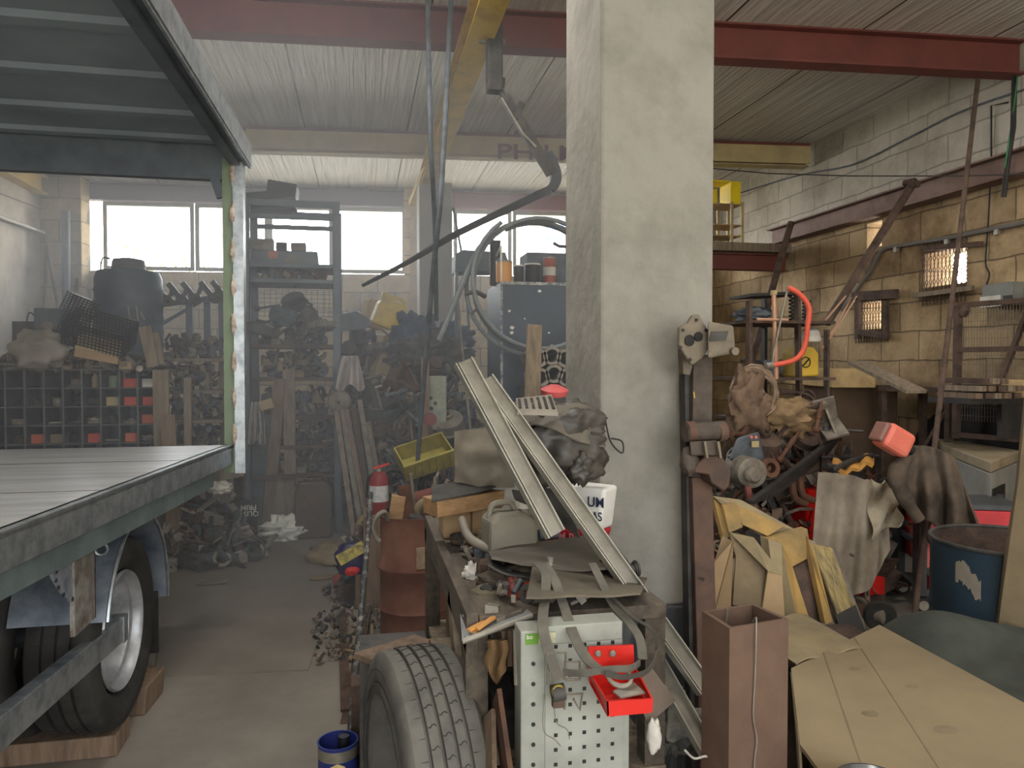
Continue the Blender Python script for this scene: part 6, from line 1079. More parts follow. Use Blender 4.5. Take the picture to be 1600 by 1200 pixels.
one('paper_sheets', 'folded white papers sticking out behind the oil can', 'paper', MB().hexa([aY(820, 832, 2.6), aY(862, 836, 2.6), aY(864, 830, 2.75), aY(822, 826, 2.75), aY(820, 818, 2.6), aY(862, 824, 2.6), aY(860, 818, 2.75), aY(822, 812, 2.75)]), white)
one('dark_bottle', 'small dark bottle lying beside the white papers', 'bottle', MB().tube([aY(842, 836, 2.5), aY(858, 834, 2.5), aY(872, 836, 2.5)], [.02, .02, .012], 12), ironb, smooth=True)
# rice sack, grey bag, black bag
sz0 = q; szt = .93+.235
t = thing('printed_sack', 'white sack printed in blue and red lying on the workbench by the pillar', 'sack', (.55, 2.75, sz0)); skw = mat('white_woven_sack', C(222, 220, 214), .6, scale=3, col2=C(200, 198, 192)); skr = mat('red_sack_print', C(178, 44, 52), .6, scale=3, col2=C(160, 38, 46))
SL = aY(702, 780, 2.95); SR = aY(944, 780, 2.47); sdir = (SR-SL); sdir.z = 0; snor = V((-sdir.y, sdir.x, 0)).normalized()
sd = lambda u, z=0, d=0: V((SL.x, SL.y, 0))+sdir*u+snor*d+V((0, 0, z))
sx0, sx1 = SL.x, SR.x
b = MB(); b.hexa([sd(.0, sz0, .01), sd(.93, sz0, .01), sd(.93, sz0, .12), sd(.0, sz0, .15), sd(0, sz0+.08), sd(.97, sz0+.08), sd(.97, sz0+.08, .12), sd(0, sz0+.08, .16)]); b.build('lower_red_band', skr, t, bevel=.012)
b = MB(); b.hexa([sd(.0, sz0+.08), sd(.97, sz0+.08), sd(.97, sz0+.08, .12), sd(0, sz0+.08, .16), sd(0.02, szt, .01), sd(1.0, szt, .01), sd(1., szt, .12), sd(0.02, szt, .15)]); b.build('sack_body', skw, t, bevel=.012)
tb_ = mat('print_blue', C(44, 52, 74), .7); zz_ = szt
text('printed_words', 'UM', tb_, t, sd(.955, zz_-.05, -.004), sdir, (0, 0, 1), .036, .001, .9); text('printed_words', 'JNAS', tb_, t, sd(.935, zz_-.10, -.004), sdir, (0, 0, 1), .032, .001, .8); text('printed_words', 'UM BA', mat('print_pale', C(220, 150, 150), .7), t, sd(.78, sz0+.045, -.004), sdir, (0, 0, 1), .03, .001)
def gbag(u, v):
    w = 1-.12*abs(v-.5); a = aY(706+82*u, 0, 2.9).x; zt_ = aY(0, 672-14*u, 2.9).z if False else HC-(672+12*(1-u)*0-14*u-572)/1169*2.9; zb_2 = aY(745, 758-8*u, 2.9).z; zt_ = aY(745, 672-14*u, 2.9).z
    return V((a, 2.82-.12*u-.035*math.sin(PI*u)*math.sin(PI*v)-.012*noise.noise(V((u*4, v*4, 1)))*2, zt_+(zb_2-zt_)*v))
b = MB(); b.sheet(gbag, 20, 18, .004); b.sheet(lambda u, v: gbag(u, v)+V((0, .03+.05*math.sin(PI*u)*math.sin(PI*v), 0)), 20, 18, .004); one('grey_plastic_bag', 'flat dusty grey plastic bag propped against the printed sack', 'bag', b, bagg, smooth=True, ang=1.5)
g = MB(); c = aY(872, 692, 2.46); g.blob(c, (.165, .13, .135), .3, 2.3, 51, 56, 36, pw=.85); one('black_plastic_bag', 'big dusty black plastic bag bulging on the printed sack against the pillar', 'bag', g, bagk, smooth=True)
g = MB(); c = aY(903, 730, 2.34); g.blob(c, (.04, .045, .05), .4, 2.6, 52, 34, 22); one('black_plastic_bag', 'shiny black knotted bag end hanging over the right of the printed sack', 'bag', g, bagk, smooth=True)
g = MB()
def tarp(u, v): a = aY(795+150*u, 626+24*u*u+v*44+8*math.sin(u*6+v*3), 2.36+.12*(1-v)-.05*math.sin(PI*u)); return a+V((0, -.015*math.sin(u*22+v*4)*v, 0))
cloth('dusty_tarp', 'stiff dusty tarp lying on top of the big black bag', 'tarp', tarp, mat('dusty_tarp', C(110, 104, 94), .7, scale=6, col2=C(84, 80, 74)), .006, 30, 14)
t = thing('vent_grille', 'dusty slotted plastic grille resting on the tarp', 'grille', aY(845, 650, 2.3)); A_ = [aY(808, 648, 2.26), aY(872, 650, 2.26), aY(862, 622, 2.36), aY(806, 628, 2.36)]
MB().prism(A_, (0, .0, .012)).build('plate', bagg, t)
for k in range(6): u = (k+.5)/6; p0_ = A_[0]+(A_[1]-A_[0])*u; p1_ = A_[3]+(A_[2]-A_[3])*u; MB().bar(p0_+(p1_-p0_)*.15+V((0, 0, .014)), p0_+(p1_-p0_)*.85+V((0, 0, .014)), .009, .004).build('slot', black, t)
one('pink_lid', 'dusty pink-red lid behind the tarp against the pillar', 'can_top', MB().lathe([(.045, 0), (.05, .02), (.02, .035)], aY(866, 617, 2.56), (0, -.2, 1), 22), mat('pink_red', C(196, 88, 88), .6), smooth=True)
one('cord_loop', 'thin dark cord loop hanging at the right of the black bag', 'cord', MB().tube([aY(945, 652, 2.55), aY(954, 690, 2.55), aY(972, 708, 2.55), aY(972, 690, 2.55), aY(955, 685, 2.55)], .003, 6, smooth=5), black, smooth=True)
g = MB()
def gr2(u, v): return aY(800+85*u+18*v, 765+62*v*u+20*v, 2.42+.0*u)+V((0, -.03*math.sin(u*7), -.02*math.sin(v*5)))
cloth('leather_sheet', 'dark grey leather sheet sloping down behind the aluminium bars', 'sheet', gr2, rubber, .005, 14, 10)
# aluminium profiles
def alup(label, a, c, w, h, extra=True):
    t = thing('aluminium_profile', label, 'metal bar', (a+c)/2-V((0, 0, abs(a.z-c.z)/2)), 'aluminium profiles leaning over the bench'); up = V((.2, -1, .35))
    MB().bar(a, c, w, h, up).build('web', alu, t); d = (c-a).normalized(); s_ = d.cross(up).normalized(); u_ = s_.cross(d).normalized()
    for k in (-1, 1): MB().bar(a+s_*(w/2)*k+u_*.008, c+s_*(w/2)*k+u_*.008, .004, h+.014, up).build('flange', mat('bright_aluminium', C(178, 175, 164), .35, .5, scale=10), t)
    if extra: MB().bar(a+s_*w*.3+u_*.01, c+s_*w*.3+u_*.01, .003, .012, up).build('groove_lip', MATS['bright_aluminium'], t)
alup('wide aluminium profile, the left of those leaning over the bench', aY(722, 566, 2.3), aY(866, 836, 2.14), .058, .012)
alup('long aluminium profile reaching from above the bench down to the square tube', aY(757, 594, 2.32), aY(1100, 1078, 1.95), .05, .014)
alup('short aluminium angle low beside the long one, near the square tube', aY(1010, 1010, 2.05), aY(1112, 1190, 1.85), .045, .012, False)
# rubber sheets
def rs1(u, v):
    T0 = [(762, 862), (800, 852), (850, 846), (900, 838), (945, 836), (985, 884)]; B0 = [(768, 872), (815, 884), (860, 886), (905, 890), (950, 890), (984, 892)]
    i = min(4.999, u*5); k = int(i); f = i-k; a = V((T0[k][0]+(T0[k+1][0]-T0[k][0])*f, T0[k][1]+(T0[k+1][1]-T0[k][1])*f, 0)); c = V((B0[k][0]+(B0[k+1][0]-B0[k][0])*f, B0[k][1]+(B0[k+1][1]-B0[k][1])*f, 0)); p = a.lerp(c, v)
    return aY(p.x, p.y, 2.42-.32*v)+V((0, 0, .004*math.sin(u*9)))
rb1 = mat('stiff_rubber_sheet', C(96, 90, 80), .8, scale=3, col2=C(78, 74, 68), bump=.05)
cloth('rubber_sheet', 'stiff folded rubber sheet lying topmost on the bench pile', 'rubber sheet', rs1, rb1, .007, 40, 12)
def rs2(u, v): return aY(832+180*u-10*v, 884+6*math.sin(u*3)+20*u*u+v*(52-26*u), 2.12-.28*v+.05*u)+V((0, -.006*math.sin(u*11), .003*math.sin(v*8)))
cloth('rubber_sheet', 'second rubber sheet sagging under the topmost one with a pointed right end', 'rubber sheet', rs2, mat('brown_rubber_sheet', C(106, 98, 84), .8, scale=3, col2=C(84, 78, 68)), .006, 36, 14)
def rs3(u, v): return aY(762+95*u, 872+14*u+v*(10+22*u), 2.28-.18*v)+V((0, 0, -.008*math.sin(u*6)))
cloth('rubber_sheet', 'small curled rubber flap at the left under the topmost sheet', 'rubber sheet', rs3, rubber, .006, 20, 8)
# stuff between
def blobt(name, label, cat, px, py, Y, d, m, seed, amp=.4, fr=2.4, **k): g = MB(); g.blob(aY(px, py, Y), d, amp, fr, seed, 30, 20, **k); return one(name, label, cat, g, m, smooth=True)
blobt('red_cloth', 'red and grey crumpled cloth under the rubber sheets, the left part', 'cloth', 803, 925, 2.12, (.035, .05, .045), mat('faded_red_cloth', C(178, 58, 52), .9, scale=14, col2=C(90, 86, 76), amt=.42), 61, .35)
blobt('red_cloth', 'red and green crumpled cloth under the rubber sheets, the right part', 'cloth', 832, 928, 2.10, (.04, .05, .04), mat('faded_red_green_cloth', C(188, 66, 54), .9, scale=12, col2=C(70, 96, 80), amt=.45), 62, .35)
blobt('brown_rag', 'olive-brown rolled rag on the left edge of the bench', 'rag', 770, 930, 2.15, (.07, .05, .032), mat('olive_rag', C(110, 100, 82), .9, scale=6), 63, .25)
blobt('white_paper_ball', 'crumpled white paper on the bench side rail', 'paper', 740, 900, 2.3, (.03, .03, .035), white, 64, .6, 3.5)
blobt('brown_rag', 'dark brown cloth under the curled rubber flap', 'rag', 815, 900, 2.2, (.12, .08, .035), mat('dark_brown_cloth', C(88, 78, 66), .9, scale=6), 65, .35)
blobt('rolled_belt', 'dusty rolled strap in the middle under the rubber sheet', 'strap', 918, 948, 2.05, (.06, .05, .035), mat('dusty_belt', C(104, 98, 86), .85, scale=8, col2=C(76, 72, 64)), 66, .2)
one('tape_roll', 'grey tape roll lying under the second rubber sheet', 'tape roll', MB().lathe([(.03, 0), (.055, 0), (.055, .035), (.03, .035), (.03, 0)], aY(925, 956, 2.12), (0, -.25, 1), 28, cap=False), bagg, smooth=True)
one('wooden_block', 'small pale wooden block under the tape roll', 'block', MB().cbox(aY(916, 968, 1.99), (.062, .04, .014)), woodo)
t = thing('ratchet_buckle', 'silver ratchet buckle lying on the rolled strap', 'buckle', aY(908, 934, 1.98)); MB().bar(aY(888, 942, 1.97), aY(930, 924, 2.0), .028, .01).build('frame', alu, t, bevel=.002); MB().bar(aY(903, 929, 1.965), aY(912, 941, 1.965), .012, .02).build('lever', alu, t); MB().lathe([(.008, -.02), (.008, .02)], aY(922, 925, 1.98), (.3, 1, 0), 10).build('pin', alu, t)
junk('bottle', V((aY(862, 968, 2.1).x, 2.12, q)), .1, alu, 'standing behind the hanging straps on the bench', label='small clear bottle behind the hanging straps on the bench')
junk('pump', V((aY(975, 950, 2.1).x, 2.15, q)), .13, irond, 'at the right under the rubber sheets on the bench')
_o = loose('small tools, nuts and scrap scattered on the left half of the bench', bx0+.05, .56, 2.0, 2.75, q, .035, 90, 91, [irond, iron, rustd, rubber, ironb], .03); _o.name = 'bench_scrap'
for k, (px, py, Y, kd, s, m) in enumerate(((760, 905, 2.25, 'pump', .11, rustd), (775, 885, 2.4, 'lever', .16, iron), (745, 868, 2.6, 'bracket', .13, wood), (722, 858, 2.75, 'ring', .1, rustd), (790, 945, 2.08, 'pipe', .12, irond))): p_ = aY(px, py, Y); junk(kd, V((p_.x, Y, q+.012)), s, m, 'on left side of the bench, %s from front' % ORD[[1, 2, 3, 4, 0].index(k)], RZ(k*1.1), 'salvaged bits along the bench edge')
# metal tray with hinge and chips
t = thing('mounting_plate', 'silver steel plate jutting over the bench edge with wood chips on it', 'plate', aY(775, 985, 1.95)); A_ = [aY(722, 1003, 1.86), aY(832, 962, 1.9), aY(806, 940, 2.12), aY(719, 962, 2.05)]
MB().prism(A_, (0, 0, .006)).build('plate', mat('bright_steel_plate', C(168, 172, 172), .4, .5, scale=9, col2=C(140, 142, 140)), t); MB().tube([A_[0], A_[1]], .007, 8).build('rolled_edge', alu, t, smooth=True)
MB().hexa([aY(757, 968, 1.95), aY(780, 972, 1.95), aY(784, 966, 2.05), aY(760, 962, 2.05), aY(758, 945, 1.95), aY(778, 948, 1.95), aY(784, 944, 2.05), aY(764, 941, 2.05)]).build('bracket', alu, t); MB().hexa([aY(776, 975, 1.92), aY(816, 962, 1.95), aY(818, 956, 2.02), aY(780, 966, 2.0), aY(776, 967, 1.92), aY(815, 952, 1.95), aY(818, 946, 2.02), aY(780, 958, 2.0)]).build('hinge_plate', bagg, t)
for k, (a, c) in enumerate((((732, 992), (760, 978)), ((745, 990), (772, 972)), ((740, 996), (752, 984)))): one('wood_chip', '%s splinter of wood on the silver plate' % ORD[k], 'wood chip', MB().bar(aY(*a, 1.89)+V((0, 0, .012)), aY(*c, 1.93)+V((0, 0, .014)), .014, .006), mat('bright_chip', C(206, 150, 84), .7, scale=10, col2=C(178, 120, 62)), 'wood splinters on the silver plate')
for px, py in ((726, 968), (728, 1002)): MB().lathe([(.008, 0), (.006, .004)], aY(px, py-2, 1.99 if py < 990 else 1.88)+V((0, 0, .006)), n=12).build('rivet', alu, t)
# hanging things at the bench end
g = MB()
def glv(u, v): return aY(762+28*u+3*math.sin(v*6), 1000+v*(70-26*abs(u-.55)*2), 1.88-.015*math.sin(u*9))
cloth('leather_glove', 'tan leather glove hanging at the bench end beside the tyre', 'glove', glv, mat('tan_leather', C(120, 94, 62), .8, scale=8, col2=C(88, 68, 46)), .01, 12, 14)
def glv2(u, v): return aY(784+24*u, 985+v*(60-8*u), 1.90-.012*math.sin(u*12+1))
cloth('brown_cloth', 'brown cloth hanging behind the leather glove at the bench end', 'cloth', glv2, mat('brown_hanging_cloth', C(92, 76, 62), .9, scale=8), .01, 12, 12)
one('white_pipe', 'short pale plastic pipe hanging left of the perforated panel', 'pipe', MB().tube([aY(806, 985, 1.83), aY(808, 1070, 1.8)], .008, 12), bagg, smooth=True)
one('thin_board', 'thin red-brown board edge leaning between tyre and perforated panel', 'board', MB().bar(aY(776, 1088, 1.86), aY(800, 1260, 1.7), .012, .14, (0, 1, .3)), rust); one('thin_board', 'splintered pale board edge leaning beside the tyre tread', 'board', MB().bar(aY(762, 1118, 1.9), aY(764, 1260, 1.75), .012, .1, (0, 1, .3)), plankb)
one('thin_board', 'grey board leaning under the bench behind the tyre', 'board', MB().bar(aY(700, 1000, 2.5), aY(790, 1190, 2.0), .02, .14, (0, 1, .3)), wood)
# ---- perforated panel cabinet
def perf():
    m = bpy.data.materials.new('perforated_grey_sheet'); m.use_nodes = True; nt = m.node_tree; N = nt.nodes; L = nt.links; b = N['Principled BSDF']; b.inputs['Roughness'].default_value = .5
    t = N.new('ShaderNodeTexCoord'); s = N.new('ShaderNodeSeparateXYZ'); L.new(t.outputs['Object'], s.inputs[0])
    def cell(o, off, per, half):
        a = N.new('ShaderNodeMath'); a.operation = 'MULTIPLY_ADD'; a.inputs[1].default_value = 1/per; a.inputs[2].default_value = off; L.new(o, a.inputs[0])
        f = N.new('ShaderNodeMath'); f.operation = 'FRACT'; L.new(a.outputs[0], f.inputs[0]); d = N.new('ShaderNodeMath'); d.operation = 'SUBTRACT'; d.inputs[1].default_value = .5; L.new(f.outputs[0], d.inputs[0])
        e = N.new('ShaderNodeMath'); e.operation = 'ABSOLUTE'; L.new(d.outputs[0], e.inputs[0]); c = N.new('ShaderNodeMath'); c.operation = 'LESS_THAN'; c.inputs[1].default_value = half; L.new(e.outputs[0], c.inputs[0]); return c.outputs[0]
    x = cell(s.outputs['X'], .62, .0372, .13); z = cell(s.outputs['Z'], .3, .0372, .13); u = N.new('ShaderNodeMath'); u.operation = 'MULTIPLY'; L.new(x, u.inputs[0]); L.new(z, u.inputs[1])
    n = N.new('ShaderNodeTexNoise'); n.inputs['Scale'].default_value = 5; n.inputs['Detail'].default_value = 6; L.new(t.outputs['Object'], n.inputs['Vector']); r = N.new('ShaderNodeValToRGB'); r.color_ramp.elements[0].color = (*C(128, 130, 122), 1); r.color_ramp.elements[1].color = (*C(158, 160, 150), 1); r.color_ramp.elements[0].position = .35; r.color_ramp.elements[1].position = .6; L.new(n.outputs['Fac'], r.inputs[0])
    mx = N.new('ShaderNodeMix'); mx.data_type = 'RGBA'; L.new(u.outputs[0], mx.inputs[0]); L.new(r.outputs[0], mx.inputs[6]); mx.inputs[7].default_value = (.004, .004, .004, 1); L.new(mx.outputs[2], b.inputs['Base Color']); return m
pm = perf(); pg = mat('plain_grey_sheet', C(152, 154, 144), .5, scale=5, col2=C(126, 128, 120))
YP = 1.76; X0, X1, X2, X3 = [aY(p, 0, YP).x for p in (813, 853, 976, 1022)]; ZP = aY(890, 980, YP).z
t = thing('perforated_cabinet', 'pale grey perforated steel panel cabinet standing before the bench', 'cabinet', ((X0+X2)/2, YP+.08, 0))
MB().box(X1, YP, 0, X2, YP+.012, ZP-.04).build('perforated_panel', pm, t); MB().box(X1, YP-.002, ZP-.04, X2, YP+.07, ZP+.006).build('top_channel', pg, t, bevel=.003); MB().box(X0, YP-.006, 0, X1-.001, YP+.07, ZP).build('side_post', pg, t, bevel=.004)
MB().box(X2, YP+.004, 0, X2+.02, YP+.15, ZP-.08).build('right_flange', pg, t)
for k in range(9): MB().lathe([(.0052, 0), (.0052, .002)], (X0+(X1-X0)*.5, YP-.0065, ZP-.082-.0505*k), (0, -1, 0), 14).build('round_hole', black, t)
for x in (X2-.075, X2-.04, X2-.005): MB().box(x-.004, YP-.004, ZP-.078, x+.004, YP-.0022, ZP-.070).build('square_hole', black, t)
lz = ZP-.005; lb_ = MB().box(X0+.012, YP-.0085, lz-.028, X0+.045, YP-.0062, lz-.002).build('green_label', mat('label_green', C(96, 140, 50), .6), t); text('lettering', 'bo', white, t, (X0+.022, YP-.0092, lz-.009), (1, 0, 0), (0, 0, 1), .011, .0004)
MB().box(X0+.045, YP-.0085, lz-.028, X0+.088, YP-.0062, lz-.002).build('cream_label', mat('label_cream', C(176, 174, 146), .6, scale=60, col2=C(130, 130, 110)), t)
# red bin
t = thing('red_bin', 'bright red plastic parts bin hung on the perforated cabinet', 'bin', (aY(965, 1115, 1.6).x, 1.62, .80)); rb = mat('red_bin_plastic', C(206, 38, 28), .4, scale=3, col2=C(190, 32, 24))
def bp(px, py, Y): return aY(px, py, Y)
a_, b_, c_, d_ = bp(919, 1011, 1.735), bp(990, 1008, 1.735), bp(992, 1058, 1.735), bp(921, 1066, 1.735)
MB().prism([a_, b_, c_, d_], (0, .006, 0)).build('back_plate', rb, t); f0, f1, f2, f3 = bp(948, 1096, 1.60), bp(1018, 1092, 1.60), bp(1017, 1112, 1.60), bp(949, 1118, 1.60)
MB().prism([f0, f1, f2, f3], (0, .005, 0)).build('front_lip', rb, t); MB().prism([bp(917, 1045, 1.735), f0, f3, bp(925, 1072, 1.735)], (.004, 0, 0)).build('side_wall', rb, t); MB().prism([bp(990, 1040, 1.735), f1, f2, bp(994, 1066, 1.735)], (.004, 0, 0)).build('side_wall', rb, t); MB().prism([d_, c_, f2, f3], (0, 0, -.003)).build('bottom', rb, t)
for px in (934, 957): w_ = MB().lathe([(.0085, 0), (.0085, .003), (.005, .006)], bp(px, 1021, 1.733), (0, -1, 0), 18).build('bolt_washer', alu, t, smooth=True)
coil('small pale cable coil lying in the red bin', bp(968, 1058, 1.68), .028, .004, 5, clothg, (0, -.4, 1), 9, 'small_cable_coil'); one('card_piece', 'dark folded card piece lying in the red bin', 'card', MB().prism([bp(958, 1082, 1.64), bp(988, 1066, 1.70), bp(1008, 1084, 1.64), bp(970, 1092, 1.62)], (0, 0, .004)), bagg)
# straps
st = mat('grey_webbing', C(104, 100, 90), .9, scale=12, col2=C(82, 78, 72)); st2 = mat('dark_webbing', C(74, 70, 64), .9, scale=12)
def strap(label, pts, w, m, across=(1, 0, 0)): b = MB(); ribbon(b, [aY(*p) for p in pts], w, .003, across); return one('webbing_strap', label, 'strap', b, m, smooth=True)
strap('wide grey strap hanging from the rubber sheet, the leftmost one', [(838, 880, 2.02), (852, 895, 1.96), (852, 930, 1.9), (848, 975, 1.74), (858, 1020, 1.71), (873, 1062, 1.70)], .026, st)
strap('second grey strap slanting right down to the red bin', [(850, 880, 2.02), (866, 905, 1.95), (882, 950, 1.85), (898, 995, 1.72), (922, 1035, 1.66), (960, 1056, 1.6)], .026, st)
strap('right grey strap falling from the topmost sheet beside the long profile', [(925, 880, 2.04), (938, 905, 1.98), (958, 945, 1.90), (985, 975, 1.84), (1000, 1000, 1.8), (1004, 1030, 1.75)], .024, st)
strap('dark strap looping wide around the right of the red bin', [(958, 935, 1.9), (990, 965, 1.82), (1020, 985, 1.76), (1026, 1020, 1.72), (1012, 1048, 1.68), (975, 1058, 1.60), (945, 1052, 1.58)], .012, st2, [(1, 0, 0), (1, 0, 0), (.5, 0, .8), (0, 0, 1), (0, 0, 1), (0, .3, 1)])
strap('grey strap crossing left from the bin to the hooks', [(1000, 1035, 1.72), (985, 1044, 1.64), (950, 1046, 1.60), (910, 1052, 1.62), (880, 1050, 1.66)], .016, st, (0, 0, 1))
t = thing('ratchet_hooks', 'ratchet hooks of bent wire hanging on the perforated cabinet', 'hook', aY(880, 1080, 1.71))
for pts in ([(856, 1070), (856, 1020), (884, 1020), (884, 1060)], [(882, 1062), (883, 1034), (906, 1034), (906, 1062), (884, 1062)], [(882, 1108), (884, 1085), (910, 1084), (906, 1110), (896, 1092)]): MB().tube([aY(a, b__, 1.71) for a, b__ in pts], .0035, 6).build('wire_hook', iron, t, smooth=True)
MB().lathe([(.012, -.016), (.02, -.016), (.02, .016), (.012, .016)], aY(872, 1082, 1.71), (1, 0, .1), 20).build('spool', irond, t, smooth=True); MB().cbox(aY(872, 1098, 1.71), (.03, .02, .02)).build('ratchet_body', rustd, t, bevel=.003); MB().torus(aY(872, 1080, 1.7), .014, .003, (0, 1, 0), 18, 6).build('brass_ring', mat('brass', C(180, 160, 80), .4, .7), t)
for k, pts in enumerate(([(850, 1085), (849, 1140), (866, 1155), (876, 1166)], [(866, 1108), (870, 1130), (886, 1140), (890, 1155)])): one('thin_wire', '%s thin wire dangling below the ratchet hooks' % ('longer' if k == 0 else 'shorter'), 'wire', MB().tube([aY(a, b__, 1.73) for a, b__ in pts], .0012, 5, smooth=5), iron)
one('steel_plate', 'brown steel plate leaning behind the red bin', 'plate', MB().prism([aY(990, 1070, 1.80), aY(1020, 1045, 1.84), aY(1056, 1095, 1.84), aY(1012, 1132, 1.8)], (0, .006, 0)), mat('dusty_brown_plate', C(116, 102, 90), .8, scale=6))
g = MB(); g.blob(aY(1022, 1150, 1.78), (.018, .02, .045), .25, 2, 71, 20, 16); one('white_plastic_piece', 'torn pale plastic piece low beside the perforated cabinet', 'plastic', g, white, smooth=True)
blobt('dirty_paper', 'dirty crumpled papers by the pillar base', 'paper', 1050, 1130, 2.1, (.07, .06, .08), mat('dirty_paper', C(120, 116, 106), .8, scale=14, col2=C(60, 60, 60)), 72, .7, 3)
one('white_wire', 'pale twisted wire curling on the dark floor near the square tube', 'wire', MB().tube([aY(1070, 1172, 1.75), aY(1085, 1185, 1.72), aY(1105, 1182, 1.7), aY(1120, 1200, 1.68), aY(1130, 1225, 1.66)], .003, 6, smooth=5), white)
# ---- the big loose tyre
t = thing('truck_tyre', 'worn truck tyre standing upright in the foreground, tread to the right', 'tyre', (.165, 2.12, 0)); ax_ = V((.985, .17, 0)); tc_ = V((.165, 2.12, .386))
tyre(t, tc_, ax_, .384, .22, .225, grooves=4, m=mat('dusty_tyre_rubber', C(104, 101, 94), .85, scale=7, col2=C(80, 78, 73), bump=.08), n=128)
b = MB(); b.torus(tc_-ax_*.113, .29, .0035, ax_, 72, 6); b.torus(tc_-ax_*.115, .265, .0035, ax_, 72, 6); b.torus(tc_-ax_*.108, .33, .003, ax_, 72, 6); b.build('sidewall_ring', rubber, t, smooth=True)
# plank and box behind the tyre
A_ = [aZ(552, 1030, .64), aZ(606, 1050, .64), aZ(694, 1016, .64), aZ(648, 1000, .64)]
one('broken_board', 'broken brown board lying flat just behind the tyre top', 'board', MB().prism(A_, (0, 0, .022)), plankb, bevel=.003)
one('dark_box', 'tall dark box under the broken board beside the tyre', 'box', MB().box(A_[0].x+.02, A_[0].y-.02, 0, A_[2].x-.05, A_[0].y+.22, .638), irond)
one('dark_tin', 'dark square tin standing left of the tall dark box', 'tin', MB().box(aY(547, 0, 2.75).x-.01, 2.75, 0, aY(547, 0, 2.75).x+.04, 2.85, .42), rustd)
# blue can with bottle
cc_ = V((aY(528, 1170, 2.62).x, 2.62, 0)); t = thing('paint_can', 'open blue paint can with a yellow badge at the bottom edge of the aisle', 'can', cc_); cr_ = .068; chh = aY(528, 1156, 2.62).z
MB().lathe([(cr_, 0), (cr_, chh-.01), (cr_*1.04, chh), (cr_*.96, chh), (cr_*.95, chh-.06), (.01, .02)], cc_, n=36, cap=False).build('body', mat('can_blue', C(44, 54, 120), .45, scale=3), t, smooth=True)
MB().lathe([(cr_*1.005, chh-.05), (cr_*1.005, chh-.012)], cc_, n=36, cap=False).build('silver_band', mat('tin_rim', C(150, 144, 128), .4, .6, scale=20), t, smooth=True)
MB().lathe([(0, 0), (.036, 0), (.036, .003), (0, .004)], cc_+V((0, -cr_-.001, chh-.085)), (0, -1, 0), 8).build('badge', mat('badge_cream', C(206, 190, 140), .6, scale=40, col2=C(200, 150, 70)), t); text('lettering', 'BONNET', mat('badge_dark', C(40, 44, 70), .7), t, cc_+V((0, -cr_-.007, chh-.08)), (1, 0, 0), (0, 0, 1), .014, .0006)
t = thing('black_bottle', 'black plastic bottle standing in the blue paint can', 'bottle', cc_+V((.015, .0, .02))); bo = cc_+V((.02, -.005, .02)); MB().lathe([(.03, 0), (.034, .01), (.034, .21), (.018, .245), (.016, .27)], bo, n=22).build('body', mat('black_plastic', C(30, 31, 34), .4), t, smooth=True); MB().lathe([(.019, .255), (.019, .285)], bo, n=18).build('cap', MATS['black_plastic'], t)
# ---- iron post against the pillar
ip = mat('speckled_dark_iron', C(86, 76, 68), .7, .15, scale=16, col2=C(64, 56, 50), bump=.15); ir2 = mat('brown_iron', C(100, 76, 64), .75, .15, scale=6, col2=C(72, 60, 54), bump=.15)
t = thing('axle_beam', 'tall rusty axle beam with cast brackets leaning on the concrete pillar', 'axle beam', (aY(1097, 1180, 2.4).x, 2.4, 0))
pt = [aY(1094, 555, 2.52), aY(1092, 745, 2.49), aY(1096, 960, 2.45)]; bt = V((pt[2].x+.008, 2.40, 0.001))
MB().bar(pt[0], pt[1], .076, .05, (0, -1, 0)).build('upper_beam', ip, t, bevel=.003); MB().bar(pt[1], bt, .078, .055, (0, -1, 0)).build('lower_beam', ir2, t, bevel=.003); MB().bar(pt[0]+V((-.05, .03, 0)), bt+V((-.05, .03, 0)), .02, .05, (0, -1, 0)).build('back_strip', irond, t)
fl_ = [(1062, 512), (1075, 505), (1083, 492), (1093, 491), (1101, 505), (1110, 522), (1108, 545), (1098, 560), (1082, 571), (1074, 560), (1061, 540)]
gci = mat('dusty_casting', C(124, 114, 100), .8, .1, scale=9, col2=C(96, 88, 76), bump=.3)
cst = MB().prism([aY(a, b__, 2.40) for a, b__ in fl_], (0, .025, 0)).build('flange_casting', gci, t, bevel=.006)
for px, py, w_ in ((1077, 532, .020), (1091, 526, .017)): MB().lathe([(w_, 0), (w_, .004)], aY(px, py, 2.398), (.2, -1, 0), 18).build('recess', black, cst)
for px, py in ((1088, 500), (1067, 516), (1103, 516), (1078, 562), (1063, 543)): MB().lathe([(.006, 0), (.006, .003)], aY(px, py, 2.398), (0, -1, 0), 12).build('bolt_hole', black, cst)
MB().hexa([aY(1106, 560, 2.36), aY(1149, 552, 2.36), aY(1149, 552, 2.46), aY(1106, 560, 2.46), aY(1106, 502, 2.36), aY(1146, 509, 2.36), aY(1146, 509, 2.46), aY(1106, 502, 2.46)]).build('arm_casting', gci, t, bevel=.008)
MB().prism([aY(1112, 518, 2.357), aY(1138, 517, 2.357), aY(1134, 532, 2.357), aY(1108, 533, 2.357)], (0, -.003, 0)).build('arm_window', irond, t); MB().lathe([(.014, 0), (.014, .02)], aY(1145, 549, 2.36), (0, -1, 0), 14).build('lug', gci, t, smooth=True)
MB().prism([aY(1066, 545, 2.47), aY(1082, 572, 2.47), aY(1078, 586, 2.47), aY(1068, 584, 2.47)], (0, .04, 0)).build('rear_web', gci, t)
MB().tube([aY(1070, 676, 2.40), aY(1130, 672, 2.40)], .033, 16).build('bushing', ip, t, smooth=True)
for px in (1078, 1126): MB().lathe([(.036, -.014), (.036, .014)], aY(px, 674, 2.40), (1, 0, .07), 18).build('clamp_band', ir2, t, smooth=True)
